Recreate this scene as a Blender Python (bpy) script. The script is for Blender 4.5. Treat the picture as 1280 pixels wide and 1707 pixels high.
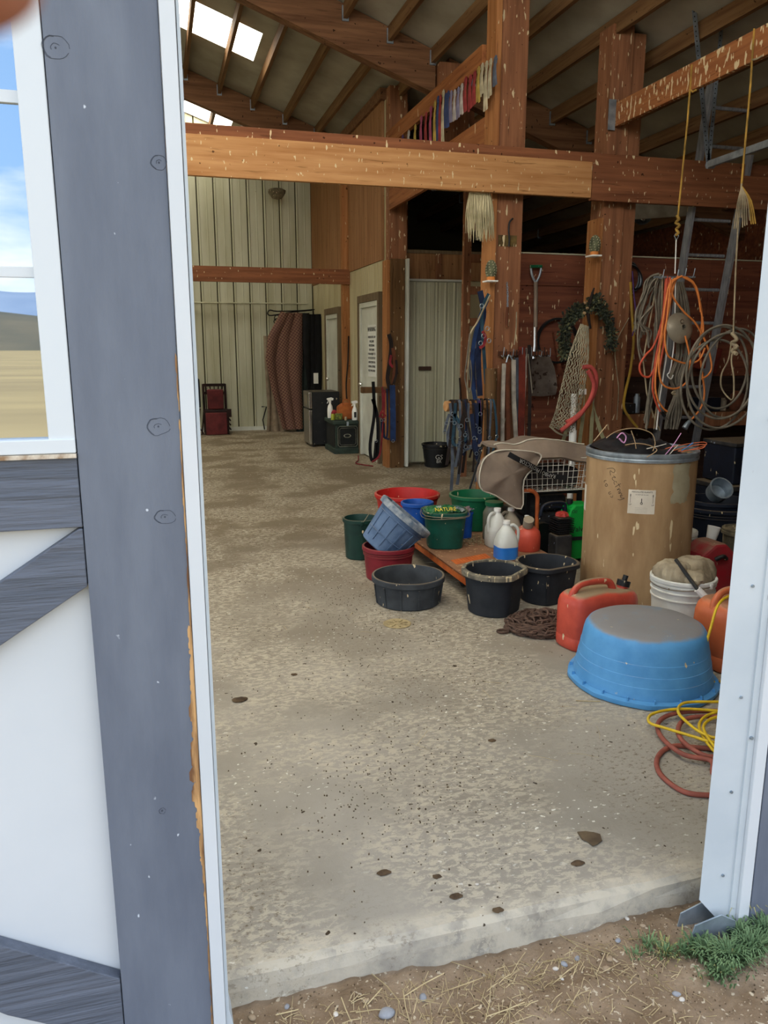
import bpy, bmesh, math, random
from mathutils import Vector, Matrix, Euler, noise
for o in list(bpy.data.objects): bpy.data.objects.remove(o)
SC = bpy.context.scene
COL = SC.collection
R = math.radians
random.seed(7)

# ------------------------------------------------------------------ camera
cam = bpy.data.cameras.new('camera'); camo = bpy.data.objects.new('camera', cam); COL.objects.link(camo)
CAMZ = 1.54; PITCH = R(12.1); YAW = R(15.94)
camo.location = (0, 0, CAMZ)
camo.rotation_euler = (R(90) - PITCH, 0, -YAW)
cam.sensor_fit = 'VERTICAL'; cam.sensor_height = 5.646; cam.sensor_width = 4.234; cam.lens = 4.30
cam.clip_start = 0.01; cam.clip_end = 6000
cam.dof.use_dof = True; cam.dof.focus_distance = 4.6; cam.dof.aperture_fstop = 2.8
SC.camera = camo

# ------------------------------------------------------------------ sky
def build_world():
    w = bpy.data.worlds.new('sky'); SC.world = w; w.use_nodes = True
    nt = w.node_tree; N = nt.nodes; L = nt.links; N.clear()
    out = N.new('ShaderNodeOutputWorld'); bg = N.new('ShaderNodeBackground')
    tc = N.new('ShaderNodeTexCoord'); sep = N.new('ShaderNodeSeparateXYZ')
    L.new(tc.outputs['Generated'], sep.inputs[0])
    ramp = N.new('ShaderNodeValToRGB'); e = ramp.color_ramp.elements
    e[0].position = 0.0; e[0].color = (0.62, 0.74, 0.86, 1)
    e[1].position = 0.75; e[1].color = (0.16, 0.29, 0.55, 1)
    m = e.new(0.18); m.color = (0.28, 0.47, 0.74, 1)
    L.new(sep.outputs['Z'], ramp.inputs[0])
    mp = N.new('ShaderNodeMapping'); mp.inputs['Scale'].default_value = (1.0, 1.0, 3.2)
    L.new(tc.outputs['Generated'], mp.inputs[0])
    nz = N.new('ShaderNodeTexNoise'); nz.inputs['Scale'].default_value = 2.6; nz.inputs['Detail'].default_value = 7; nz.inputs['Roughness'].default_value = .55
    L.new(mp.outputs[0], nz.inputs['Vector'])
    cr = N.new('ShaderNodeValToRGB'); cr.color_ramp.elements[0].position = .42; cr.color_ramp.elements[1].position = .60
    L.new(nz.outputs['Fac'], cr.inputs[0])
    mx = N.new('ShaderNodeMix'); mx.data_type = 'RGBA'
    L.new(cr.outputs[0], mx.inputs[0]); L.new(ramp.outputs[0], mx.inputs[6]); mx.inputs[7].default_value = (0.95, 0.95, 0.94, 1)
    L.new(mx.outputs[2], bg.inputs[0]); bg.inputs[1].default_value = SKY
    L.new(bg.outputs[0], out.inputs[0])
SKY = 1.65
build_world()
sun = bpy.data.lights.new('sun', 'SUN'); sun.energy = 5.0; sun.angle = R(3); sun.color = (1, .95, .86)
suno = bpy.data.objects.new('sun', sun); COL.objects.link(suno)
suno.rotation_euler = Vector((-0.25, -1.0, -1.05)).to_track_quat('-Z', 'Y').to_euler()
suno.location = (0, 20, 30)

SC.view_settings.view_transform = 'Standard'; SC.view_settings.look = 'None'
SC.view_settings.gamma = 1; SC.view_settings.use_curve_mapping = False
SC.view_settings.exposure = 0.68
SKYLIGHT = 6.0; FILL_GLOW = 4.6

# ------------------------------------------------------------------ materials
def srgb(r, g, b):
    f = lambda c: (c/255/12.92) if c/255 <= .04045 else ((c/255+.055)/1.055)**2.4
    return (f(r), f(g), f(b), 1)
def mat(name, c, c2=None, rough=.6, metal=0, scale=6, stretch=(1, 1, 1), lo=.35, hi=.65, bump=0, bscale=None,
        dust=None, dustamt=.5, splat=None, sscale=40, sstretch=(1, 1, .25), sthr=.66, detail=6, spec=.4, trans=0, alpha=1, coat=0, ior=1.45, streak=None, knots=None):
    m = bpy.data.materials.new(name); m.use_nodes = True
    nt = m.node_tree; N = nt.nodes; L = nt.links; b = N['Principled BSDF']
    b.inputs['Roughness'].default_value = rough; b.inputs['Metallic'].default_value = metal
    b.inputs['Specular IOR Level'].default_value = spec
    b.inputs['Transmission Weight'].default_value = trans; b.inputs['IOR'].default_value = ior
    b.inputs['Coat Weight'].default_value = coat
    b.inputs['Alpha'].default_value = alpha
    tc = N.new('ShaderNodeTexCoord')
    def nz(sc, st, det=6, dist=0, rgh=.55):
        mp = N.new('ShaderNodeMapping'); mp.inputs['Scale'].default_value = st; L.new(tc.outputs['Object'], mp.inputs[0])
        n = N.new('ShaderNodeTexNoise'); n.inputs['Scale'].default_value = sc; n.inputs['Detail'].default_value = det
        n.inputs['Distortion'].default_value = dist; n.inputs['Roughness'].default_value = rgh
        L.new(mp.outputs[0], n.inputs['Vector']); return n
    def ramp(src, a, bb):
        r = N.new('ShaderNodeMapRange'); r.inputs[1].default_value = a; r.inputs[2].default_value = bb; L.new(src, r.inputs[0]); return r.outputs[0]
    def mix(f, A, B):
        x = N.new('ShaderNodeMix'); x.data_type = 'RGBA'
        if isinstance(f, float): x.inputs[0].default_value = f
        else: L.new(f, x.inputs[0])
        for i, v in ((6, A), (7, B)):
            if isinstance(v, tuple): x.inputs[i].default_value = v
            else: L.new(v, x.inputs[i])
        return x.outputs[2]
    cur = c
    n0 = nz(scale, stretch, detail)
    if c2: cur = mix(ramp(n0.outputs['Fac'], lo, hi), c, c2)
    if streak:
        sc_, st_, col_, a_, b_ = streak
        n = nz(sc_, st_, 5, .6); cur = mix(ramp(n.outputs['Fac'], a_, b_), cur, col_)
    if knots:
        n = nz(24, (1, 1, 1), 2, 0, .4); cur = mix(ramp(n.outputs['Fac'], .715, .745), cur, knots)
    if dust:
        g = N.new('ShaderNodeNewGeometry'); s = N.new('ShaderNodeSeparateXYZ'); L.new(g.outputs['Normal'], s.inputs[0])
        n = nz(9, (1, 1, 1), 5)
        ad = N.new('ShaderNodeMath'); ad.operation = 'MULTIPLY_ADD'; L.new(n.outputs['Fac'], ad.inputs[0]); ad.inputs[1].default_value = .5; L.new(s.outputs['Z'], ad.inputs[2])
        f = ramp(ad.outputs[0], .95, 1.2)
        mu = N.new('ShaderNodeMath'); mu.operation = 'MULTIPLY'; L.new(f, mu.inputs[0]); mu.inputs[1].default_value = dustamt
        cur = mix(mu.outputs[0], cur, dust)
    if splat:
        n = nz(sscale, sstretch, 2, 0, .4); cur = mix(ramp(n.outputs['Fac'], sthr, sthr+.02), cur, splat)
    if isinstance(cur, tuple): b.inputs['Base Color'].default_value = cur
    else: L.new(cur, b.inputs['Base Color'])
    if bump:
        bn = N.new('ShaderNodeBump'); bn.inputs['Strength'].default_value = bump; bn.inputs['Distance'].default_value = .01
        n = nz(bscale, stretch, 6) if bscale else n0
        L.new(n.outputs['Fac'], bn.inputs['Height']); L.new(bn.outputs[0], b.inputs['Normal'])
    return m
DUST = srgb(150, 132, 105); CREAM = srgb(208, 190, 152)
def wood(name, a, b_, ax, splat=None, sthr=.66, **k):
    st = {'x': (.5, 9, 9), 'y': (9, .5, 9), 'z': (9, 9, .5)}[ax]
    return mat(name, a, b_, rough=.75, scale=2.2, stretch=st, lo=.33, hi=.68, bump=.35, splat=splat, sthr=sthr, spec=.2,
               streak=(5, tuple(v*1.3 for v in st), tuple(list(x*.55 for x in b_[:3])+[1]), .60, .74), knots=tuple(list(x*.32 for x in b_[:3])+[1]), **k)
M = {}
M['beam_x'] = wood('beam_pine_x', srgb(194, 148, 100), srgb(162, 112, 68), 'x', CREAM, .675, sscale=26, sstretch=(1.6, 1.6, .6))
M['beam_red_x'] = wood('beam_red_x', srgb(142, 92, 62), srgb(108, 66, 44), 'x', CREAM, .68, sscale=22, sstretch=(1.6, 1.6, .6))
M['beam_y'] = wood('beam_pine_y', srgb(160, 104, 62), srgb(122, 72, 42), 'y', CREAM, .71, sscale=22)
M['splat_y'] = wood('beam_splattered_y', srgb(160, 106, 66), srgb(128, 78, 48), 'y', CREAM, .585, sscale=22, sstretch=(1.6, 1.6, .6))
M['post'] = wood('post_fir', srgb(150, 102, 72), srgb(112, 74, 52), 'z', CREAM, .665, sscale=24, sstretch=(1.6, 1.6, .45))
M['postlight'] = wood('post_pale', srgb(176, 122, 76), srgb(140, 90, 52), 'z', CREAM, .72, sscale=24, sstretch=(1.6, 1.6, .45))
M['postdark'] = wood('post_treated', srgb(112, 84, 54), srgb(84, 60, 38), 'z', CREAM, .70, sscale=26, sstretch=(1.6, 1.6, .45))
M['rafter'] = wood('rafter_fir', srgb(132, 96, 68), srgb(94, 64, 44), 'x')
M['purlin'] = wood('purlin_fir', srgb(128, 98, 66), srgb(98, 68, 44), 'y')
M['ply'] = wood('plywood_orange', srgb(158, 116, 80), srgb(128, 90, 60), 'z')
M['plyred'] = wood('plywood_red', srgb(132, 80, 58), srgb(94, 54, 42), 'x', CREAM, .695, sscale=24, sstretch=(1.6, 1.6, .5))
M['trimgrey'] = wood('trim_greybrown', srgb(120, 104, 82), srgb(96, 80, 62), 'z')
M['groove'] = mat('panel_joint', srgb(70, 66, 48), rough=.9)
M['deck'] = mat('roof_insulation', srgb(170, 165, 150), srgb(148, 142, 126), rough=.8, scale=2)
M['panel'] = mat('white_steel_panel', srgb(196, 196, 172), srgb(172, 170, 142), rough=.45, scale=1.2, stretch=(3, 3, .4), splat=srgb(120, 105, 80), sscale=30, sthr=.76, sstretch=(1, 1, 1))
M['panelin'] = mat('inner_steel_panel', srgb(190, 182, 150), srgb(170, 158, 122), rough=.45, scale=1.2, stretch=(3, 3, .4))
M['white'] = mat('white_door_paint', srgb(212, 215, 205), srgb(190, 192, 182), rough=.4, scale=3)
M['ext'] = mat('exterior_white_steel', srgb(216, 220, 222), srgb(208, 213, 216), rough=.35, scale=2, splat=srgb(120, 100, 80), sscale=26, sstretch=(1, 1, 1), sthr=.79)
M['extdull'] = mat('jamb_flashing', srgb(204, 211, 214), srgb(190, 199, 204), rough=.4, scale=3, splat=srgb(150, 150, 150), sscale=40, sthr=.76)
M['grey'] = mat('slate_paint', srgb(114, 121, 133), srgb(101, 108, 121), rough=.5, scale=2.5, stretch=(5, 5, 1), bump=.25, bscale=14,
                splat=srgb(205, 212, 220), sscale=42, sstretch=(1, 1, .7), sthr=.757)
M['greyx'] = mat('slate_paint_weathered', srgb(104, 110, 122), srgb(88, 94, 105), rough=.6, scale=5, stretch=(.6, 5, 9), bump=.9, bscale=7,
                 splat=srgb(205, 212, 220), sscale=38, sstretch=(1, 1, 1), sthr=.77)
M['vinyl'] = mat('white_vinyl', srgb(216, 222, 225), rough=.35)
M['tan'] = mat('bare_wood', srgb(214, 168, 112), srgb(120, 84, 56), rough=.8, scale=40, stretch=(1, 1, .12), lo=.42, hi=.58)
M['galv'] = mat('galvanised', srgb(168, 180, 190), srgb(130, 142, 152), rough=.45, metal=.7, scale=14)
M['chrome'] = mat('chrome', srgb(215, 215, 212), rough=.2, metal=1)
M['blackmetal'] = mat('black_metal', srgb(30, 30, 32), rough=.4, metal=.3)
M['dark'] = mat('near_black', srgb(22, 22, 24), rough=.7)

# ------------------------------------------------------------------ mesh builder
ORG = {}
class MB:
    def __init__(s): s.v = []; s.f = []
    def add(s, vs, fs):
        n = len(s.v); s.v += [tuple(v) for v in vs]; s.f += [tuple(i+n for i in f) for f in fs]; return s
    def box(s, a, b):
        x0, y0, z0 = a; x1, y1, z1 = b
        return s.add([(x0,y0,z0),(x1,y0,z0),(x1,y1,z0),(x0,y1,z0),(x0,y0,z1),(x1,y0,z1),(x1,y1,z1),(x0,y1,z1)],
              [(0,3,2,1),(4,5,6,7),(0,1,5,4),(1,2,6,5),(2,3,7,6),(3,0,4,7)])
    def beam(s, p, q, w, h, up=(0, 0, 1)):
        p = Vector(p); q = Vector(q); d = (q-p).normalized(); u = Vector(up); sd = d.cross(u)
        if sd.length < 1e-4: sd = d.cross(Vector((0, 1, 0)))
        sd.normalize(); u = sd.cross(d).normalized(); vs = []
        for c in (p, q):
            for a, b in ((-1,-1),(1,-1),(1,1),(-1,1)): vs.append(c+sd*a*w/2+u*b*h/2)
        return s.add(vs, [(0,1,2,3),(7,6,5,4),(0,4,5,1),(1,5,6,2),(2,6,7,3),(3,7,4,0)])
    def rbox(s, c, sz, r=.01, rot=None, n=3):
        bm = bmesh.new(); bmesh.ops.create_cube(bm, size=1)
        for v in bm.verts: v.co = Vector((v.co.x*sz[0], v.co.y*sz[1], v.co.z*sz[2]))
        bmesh.ops.bevel(bm, geom=bm.edges[:], offset=r, segments=n, affect='EDGES', profile=.6)
        mt = (Matrix.Translation(c) @ (rot.to_matrix().to_4x4() if rot else Matrix()))
        bm.verts.index_update()
        s.add([mt @ v.co for v in bm.verts], [[v.index for v in f.verts] for f in bm.faces]); bm.free(); return s
    def cyl(s, p, q, r, r2=None, n=12, cap=True):
        return s.tube([p, q], [r, r if r2 is None else r2], n, cap=cap, smooth=0)
    def tube(s, pts, r, n=8, cap=True, smooth=0, closed=False, flat=None):
        P = [Vector(p) for p in pts]
        if smooth: P, r = catmull(P, r, smooth, closed)
        K = len(P)
        if not hasattr(r, '__len__'): r = [r]*K
        vs = []; prev = None
        for i in range(K):
            if closed: t = P[(i+1) % K]-P[i-1]
            else: t = P[min(i+1, K-1)]-P[max(i-1, 0)]
            if t.length < 1e-7: t = Vector((0, 0, 1))
            t.normalize()
            if prev is None:
                a = Vector((0, 0, 1)) if abs(t.z) < .9 else Vector((1, 0, 0)); nr = t.cross(a).normalized()
            else:
                nr = prev - t*prev.dot(t)
                if nr.length < 1e-5: nr = t.cross(Vector((1, .3, .2)))
                nr.normalize()
            prev = nr; bn = t.cross(nr)
            for j in range(n):
                an = 2*math.pi*j/n; vs.append(P[i]+(nr*math.cos(an)+bn*math.sin(an)*(flat or 1))*r[i])
        fs = []
        for i in range(K if closed else K-1):
            i2 = (i+1) % K
            for j in range(n):
                j2 = (j+1) % n; fs.append((i*n+j, i*n+j2, i2*n+j2, i2*n+j))
        if cap and not closed: fs += [tuple(range(n-1, -1, -1)), tuple((K-1)*n+j for j in range(n))]
        return s.add(vs, fs)
    def ribbon(s, pts, w, th, side=(1, 0, 0), smooth=4):
        P = [Vector(p) for p in pts]
        if smooth: P, _ = catmull(P, 0, smooth, False)
        sd = Vector(side).normalized(); vs = []; K = len(P)
        for i in range(K):
            t = (P[min(i+1, K-1)]-P[max(i-1, 0)]).normalized(); nn = sd.cross(t).normalized(); s2 = t.cross(nn).normalized()
            ww = w[min(i*len(w)//K, len(w)-1)] if hasattr(w, '__len__') else w
            for a, b in ((-1,-1),(1,-1),(1,1),(-1,1)): vs.append(P[i]+s2*a*ww/2+nn*b*th/2)
        fs = [(3,2,1,0), tuple((K-1)*4+j for j in range(4))]
        for i in range(K-1):
            for j in range(4): fs.append((i*4+j, i*4+(j+1) % 4, (i+1)*4+(j+1) % 4, (i+1)*4+j))
        return s.add(vs, fs)
    def lathe(s, prof, c=(0, 0, 0), n=32, sx=1, sy=1, rot=None, dfn=None, closed=False):
        vs = []; K = len(prof); mt = rot.to_matrix() if rot else Matrix.Identity(3); c = Vector(c)
        for r, z in prof:
            for j in range(n):
                a = 2*math.pi*j/n; k = dfn(a, z, r) if dfn else 1
                vs.append(c+mt @ Vector((math.cos(a)*r*sx*k, math.sin(a)*r*sy*k, z)))
        fs = []
        for i in range(K if closed else K-1):
            i2 = (i+1) % K
            for j in range(n): fs.append((i*n+j, i*n+(j+1) % n, i2*n+(j+1) % n, i2*n+j))
        if not closed:
            if prof[0][0] > 1e-4: fs.append(tuple(range(n-1, -1, -1)))
            if prof[-1][0] > 1e-4: fs.append(tuple((K-1)*n+j for j in range(n)))
        return s.add(vs, fs)
    def ell(s, c, r, n=12, m=8, rot=None):
        return s.lathe([(math.sin(math.pi*i/m)*1.0+1e-5, -math.cos(math.pi*i/m)*r[2]) for i in range(m+1)], c, n, r[0], r[1], rot)
    def poly(s, pts, d):
        P = [Vector(p) for p in pts]; d = Vector(d); n = len(P)
        return s.add(P+[p+d for p in P], [tuple(range(n-1, -1, -1)), tuple(range(n, 2*n))]+[(i, (i+1) % n, n+(i+1) % n, n+i) for i in range(n)])
    def grid(s, fn, nu, nv, th=0):
        vs = [Vector(fn(i/nu, j/nv)) for i in range(nu+1) for j in range(nv+1)]; W = nv+1
        fs = [(i*W+j, (i+1)*W+j, (i+1)*W+j+1, i*W+j+1) for i in range(nu) for j in range(nv)]
        if th:
            nr = [Vector() for _ in vs]
            for f in fs:
                q = (vs[f[2]]-vs[f[0]]).cross(vs[f[3]]-vs[f[1]])
                for k in f: nr[k] += q
            back = [v-n.normalized()*th if n.length else v for v, n in zip(vs, nr)]; n0 = len(vs)
            ed = [i*W for i in range(nu+1)]+[nu*W+j for j in range(1, W)]+[i*W+nv for i in range(nu-1, -1, -1)]+[j for j in range(nv-1, 0, -1)]
            fs = fs+[tuple(k+n0 for k in reversed(f)) for f in fs]+[(ed[(k+1) % len(ed)], ed[k], ed[k]+n0, ed[(k+1) % len(ed)]+n0) for k in range(len(ed))]
            vs = vs+back
        return s.add(vs, fs)
    def xf(s, mt): s.v = [tuple(mt @ Vector(v)) for v in s.v]; return s
    def build(s, name, m, parent=None, smooth=None, bevel=0):
        me = bpy.data.meshes.new(name); org = ORG.get(parent.name, Vector()) if parent else Vector()
        me.from_pydata([Vector(v)-org for v in s.v], [], s.f); me.validate()
        bm = bmesh.new(); bm.from_mesh(me); bmesh.ops.recalc_face_normals(bm, faces=bm.faces); bm.to_mesh(me); bm.free()
        if m is not None: me.materials.append(M[m] if isinstance(m, str) else m)
        o = bpy.data.objects.new(name, me); COL.objects.link(o)
        if parent: o.parent = parent; ORG[o.name] = org
        if smooth:
            me.shade_smooth() if hasattr(me, 'shade_smooth') else None
            try: me.set_sharp_from_angle(angle=R(smooth))
            except Exception: pass
        if bevel:
            b = o.modifiers.new('bevel', 'BEVEL'); b.width = bevel; b.segments = 2; b.limit_method = 'ANGLE'
        return o
def catmull(P, r, k, closed):
    n = len(P); rr = list(r) if hasattr(r, '__len__') else None; out = []; ro = []
    for i in range(n if closed else n-1):
        g = (lambda j: P[j % n]) if closed else (lambda j: P[max(0, min(n-1, j))])
        p0, p1, p2, p3 = g(i-1), g(i), g(i+1), g(i+2)
        for q in range(k):
            t = q/k; out.append(.5*((2*p1)+(p2-p0)*t+(2*p0-5*p1+4*p2-p3)*t*t+(3*p1-p0-3*p2+p3)*t**3))
            if rr: ro.append(rr[i]*(1-t)+rr[min(i+1, n-1)]*t)
    if not closed:
        out.append(P[-1]);
        if rr: ro.append(rr[-1])
    return out, (ro if rr else r)
def setp(o, label=None, cat=None, group=None, kind=None):
    if label: o['label'] = label
    if cat: o['category'] = cat
    if group: o['group'] = group
    if kind: o['kind'] = kind
    return o
def thing(name, loc, label, cat, group=None):
    o = bpy.data.objects.new(name, None); COL.objects.link(o); o.location = loc; o.empty_display_size = .1
    ORG[o.name] = Vector(loc); return setp(o, label, cat, group)
def struct(o): o['kind'] = 'structure'; return o
def kids(o): return [c for c in list(bpy.data.objects) if c.parent == o]
def copytree(o, loc, rz=0, label=None, scale=None):
    def rec(s, par):
        c = s.copy(); COL.objects.link(c); c.parent = par
        for k in kids(s): rec(k, c)
        return c
    c = rec(o, None); c.location = loc; c.rotation_euler = (0, 0, rz)
    if scale: c.scale = scale
    if label: c['label'] = label
    return c
def text(name, s, size, loc, rot, m, parent, ext=.0006, align='CENTER', bend=None):
    cu = bpy.data.curves.new(name, 'FONT'); cu.body = s; cu.size = size; cu.extrude = ext; cu.align_x = align; cu.align_y = 'CENTER'; cu.resolution_u = 2
    t = bpy.data.objects.new('tmp', cu); COL.objects.link(t)
    me = bpy.data.meshes.new_from_object(t.evaluated_get(bpy.context.evaluated_depsgraph_get()))
    bpy.data.objects.remove(t)
    rot = rot if isinstance(rot, Matrix) else Euler(rot).to_matrix()
    org = ORG.get(parent.name, Vector()) if parent else Vector()
    for v in me.vertices:
        p = Vector(v.co)
        if bend: p = bend(p)
        else: p = rot @ p + Vector(loc)
        v.co = p-org
    me.materials.clear(); me.materials.append(M[m] if isinstance(m, str) else m); me.name = name
    o = bpy.data.objects.new(name, me); COL.objects.link(o)
    if parent: o.parent = parent; ORG[o.name] = org
    return o

# ================================================================== SETTING
XR = 2.8; YB = 14.5; YF = 1.72; XL = -4.0; XE = 7.0
def rz(x): return 4.6-.345*(x-2.8)
# --- slab
def floor_mat():
    m = bpy.data.materials.new('stained_concrete'); m.use_nodes = True
    nt = m.node_tree; N = nt.nodes; L = nt.links; b = N['Principled BSDF']; b.inputs['Roughness'].default_value = .82; b.inputs['Specular IOR Level'].default_value = .3
    tc = N.new('ShaderNodeTexCoord')
    def nz(sc, det=6, st=(1, 1, 1), rg=.55, dist=0):
        mp = N.new('ShaderNodeMapping'); mp.inputs['Scale'].default_value = st; L.new(tc.outputs['Object'], mp.inputs[0])
        n = N.new('ShaderNodeTexNoise'); n.inputs['Scale'].default_value = sc; n.inputs['Detail'].default_value = det; n.inputs['Roughness'].default_value = rg; n.inputs['Distortion'].default_value = dist
        L.new(mp.outputs[0], n.inputs['Vector']); return n.outputs['Fac']
    def rg(s, a, c): r = N.new('ShaderNodeMapRange'); r.inputs[1].default_value = a; r.inputs[2].default_value = c; L.new(s, r.inputs[0]); return r.outputs[0]
    def mul(a, c):
        x = N.new('ShaderNodeMath'); x.operation = 'MULTIPLY'; L.new(a, x.inputs[0])
        if isinstance(c, float): x.inputs[1].default_value = c
        else: L.new(c, x.inputs[1])
        return x.outputs[0]
    def mix(f, A, B):
        x = N.new('ShaderNodeMix'); x.data_type = 'RGBA'; L.new(f, x.inputs[0])
        for i, v in ((6, A), (7, B)):
            if isinstance(v, tuple): x.inputs[i].default_value = v
            else: L.new(v, x.inputs[i])
        return x.outputs[2]
    sep = N.new('ShaderNodeSeparateXYZ'); L.new(tc.outputs['Object'], sep.inputs[0])
    base = mix(rg(nz(1.4), .35, .68), srgb(162, 156, 144), srgb(138, 131, 118))
    # browner towards the far end: dirt, plus fading doorway light painted into the colour
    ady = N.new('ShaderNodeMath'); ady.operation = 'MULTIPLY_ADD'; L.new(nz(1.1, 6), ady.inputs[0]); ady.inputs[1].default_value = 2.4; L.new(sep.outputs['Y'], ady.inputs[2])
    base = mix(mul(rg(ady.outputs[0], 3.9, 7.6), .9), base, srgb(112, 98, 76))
    # caked dusty patches with sharp ragged edges
    lip = mul(rg(sep.outputs['Y'], 1.80, 1.72), rg(nz(12, 8), .35, .6)); base = mix(mul(lip, .75), base, srgb(200, 190, 170))
    caked = mul(rg(nz(26, 12, (1, 1.8, 1), .78, .5), .495, .525), rg(nz(1.6, 5), .42, .54))
    base = mix(mul(caked, .75), base, srgb(188, 178, 158))
    dark = mul(rg(nz(40, 8, (1, 1.6, 1), .8), .545, .585), rg(nz(.9, 3, (1.3, .8, 1)), .47, .6))
    base = mix(mul(dark, .8), base, srgb(96, 82, 62))
    sp = mul(rg(nz(30, 2, (1, 1, 1), .4), .73, .75), 1.0)
    base = mix(sp, base, srgb(60, 48, 34))
    wh = mul(rg(nz(36, 3, (1, 1.5, 1.1), .5), .66, .675), rg(nz(1.1, 2, (1, 1, 2)), .45, .6))
    base = mix(wh, base, srgb(222, 220, 208))
    L.new(base, b.inputs['Base Color'])
    bp = N.new('ShaderNodeBump'); bp.inputs['Strength'].default_value = .5; bp.inputs['Distance'].default_value = .006
    L.new(nz(40, 8, (1, 1, 1), .7), bp.inputs['Height']); L.new(bp.outputs[0], b.inputs['Normal'])
    return m
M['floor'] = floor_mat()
floor = bpy.data.objects.new('floor', None)
def slab_piece(x0, x1, y0, y1, front=False):
    m = MB()
    if not front: m.box((x0, y0, -.12), (x1, y1, 0)); return m
    nx = 60; prof = [(0.0, -.16), (.004, -.05), (.012, -.018), (.03, -.004), (.06, 0)]
    rows = []
    for i in range(nx+1):
        x = x0+(x1-x0)*i/nx
        rows.append([(x, y0+dy+.010*noise.noise((x*5, z*20, 1))+.006*noise.noise((x*17, z*20, 4)), z+(.004*noise.noise((x*9, 3, z)) if z < 0 else 0)) for dy, z in prof]+[(x, y1, 0)])
    vs = [p for r in rows for p in r]; W = len(prof)+1
    m.add(vs, [(i*W+j, (i+1)*W+j, (i+1)*W+j+1, i*W+j+1) for i in range(nx) for j in range(W-1)]); return m
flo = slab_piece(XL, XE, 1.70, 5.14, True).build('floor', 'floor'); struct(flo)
J = .004
ys = [5.14, 9.2, 15.6]
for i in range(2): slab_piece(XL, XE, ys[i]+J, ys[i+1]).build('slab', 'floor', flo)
MB().box((XL, 5.10, -.14), (XE, 5.2, -.02)).build('control_joint', mat('joint_dirt', srgb(70, 60, 46), rough=.9), flo)

# --- ground outside
M['dirt'] = mat('dry_dirt', srgb(150, 130, 107), srgb(118, 98, 76), rough=.95, scale=7, lo=.35, hi=.62, bump=.8, bscale=60, detail=10, splat=srgb(188, 174, 150), sscale=70, sstretch=(1, 1, 1), sthr=.66)
def gz(x, y):
    return -.095+.02*noise.noise((x*2.1, y*2.1, 0))+.012*noise.noise((x*7, y*7, 2))+.008*noise.noise((x*24, y*24, 5))+.004*noise.noise((x*60, y*60, 5))
grd = MB().grid(lambda u, v: (-.9+3.4*u, -.1+1.88*v, gz(-.9+3.4*u, -.1+1.88*v)), 260, 150).build('ground', 'dirt', smooth=60); struct(grd)
M['field'] = mat('dry_grass_field', srgb(172, 150, 100), srgb(146, 126, 84), rough=1, scale=.05, stretch=(1, 3, 1))
far = MB().grid(lambda u, v: (-300+600*u, -.2-500*v, -.13-.35*min(1, v*60)), 4, 40).build('ground', 'field', grd)
MB().box((-60, -.25, -.5), (-.9, 1.69, -.12)).box((-60, 1.69, -.5), (-4.12, 40, -.12)).box((2.5, -.25, -.5), (40, 1.75, -.12)).build('ground', 'dirt', grd)
M['road'] = mat('gravel_road', srgb(160, 150, 126), srgb(144, 132, 110), rough=1, scale=2)
MB().add([(-60, -2.5, -.40), (30, -1.2, -.40), (30, -9, -.40), (-60, -16, -.40)], [(0, 1, 2, 3)]).build('gravel_road', 'road', grd)
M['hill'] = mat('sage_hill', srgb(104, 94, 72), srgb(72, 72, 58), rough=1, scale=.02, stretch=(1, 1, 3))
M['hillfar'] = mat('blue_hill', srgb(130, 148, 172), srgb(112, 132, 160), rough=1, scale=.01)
def hill(n, m, y, h, wl, sd, dep):
    def fn(u, v):
        x = -900+1800*u; e = math.sin(math.pi*min(1, v*1.0)*.5)
        hh = h*(.72+.55*noise.noise((x/wl, sd, 0))+.16*noise.noise((x/wl*4, sd, 3)))
        return (x, y-dep*v, -1+hh*e)
    return MB().grid(fn, 120, 8).build(n, m, smooth=80)
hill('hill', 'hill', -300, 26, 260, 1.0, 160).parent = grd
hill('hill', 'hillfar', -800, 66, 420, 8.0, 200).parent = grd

# --- walls
def panels(x0, x1, z0, z1, w, parent, m, plane, axis='x', ribs=1, rib=.014, ztop=None, gap=.002):
    """separate sheet metal panels with raised ribs; axis x: sheets face -Y at Y=plane; axis y: sheets face -X at X=plane"""
    n = round(abs(x1-x0)/w); first = None
    for i in range(n):
        mb = MB(); xa = x0+i*w; k = ribs
        def P(a, d, z): return (a, plane-d, z) if axis == 'x' else (plane-d, a, z)
        prof = []
        for q in range(k):
            s = xa+q*w/k; e = w/k
            prof += [(s+.002 if q == 0 else s, .0), (s+.012, rib), (s+.026, rib), (s+.038, 0), (s+e*.5, 0.0), (s+e*.55, .003), (s+e*.6, 0)]
        prof += [(xa+w-gap, 0)]
        zt = ztop if ztop else (lambda a: z1)
        vs = []
        for a, d in prof: vs += [P(a, d, z0), P(a, d, zt(a))]
        for a, d in prof: vs += [P(a, d-.012, z0), P(a, d-.012, zt(a))]
        K = len(prof); fs = []
        for j in range(K-1):
            fs += [(2*j, 2*j+2, 2*j+3, 2*j+1), (2*K+2*j+1, 2*K+2*j+3, 2*K+2*j+2, 2*K+2*j), (2*j, 2*K+2*j, 2*K+2*j+2, 2*j+2), (2*j+1, 2*j+3, 2*K+2*j+3, 2*K+2*j+1)]
        fs += [(0, 1, 2*K+1, 2*K), (2*K-1, 2*K-2, 4*K-2, 4*K-1)]
        mb.add(vs, fs); mb.build('panel', m, parent)
wb = struct(MB().box((XL, YB+.02, 0), (XE, YB+.1, 7)).build('wall_back', 'groove'))
panels(-4.0, 2.8, .06, 5.5, .283333, wb, 'panel', YB, 'x', gap=.020)
MB().box((XL, YB-.02, 0), (XR, YB+.02, .07)).build('base_flashing', 'white', wb)
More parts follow.
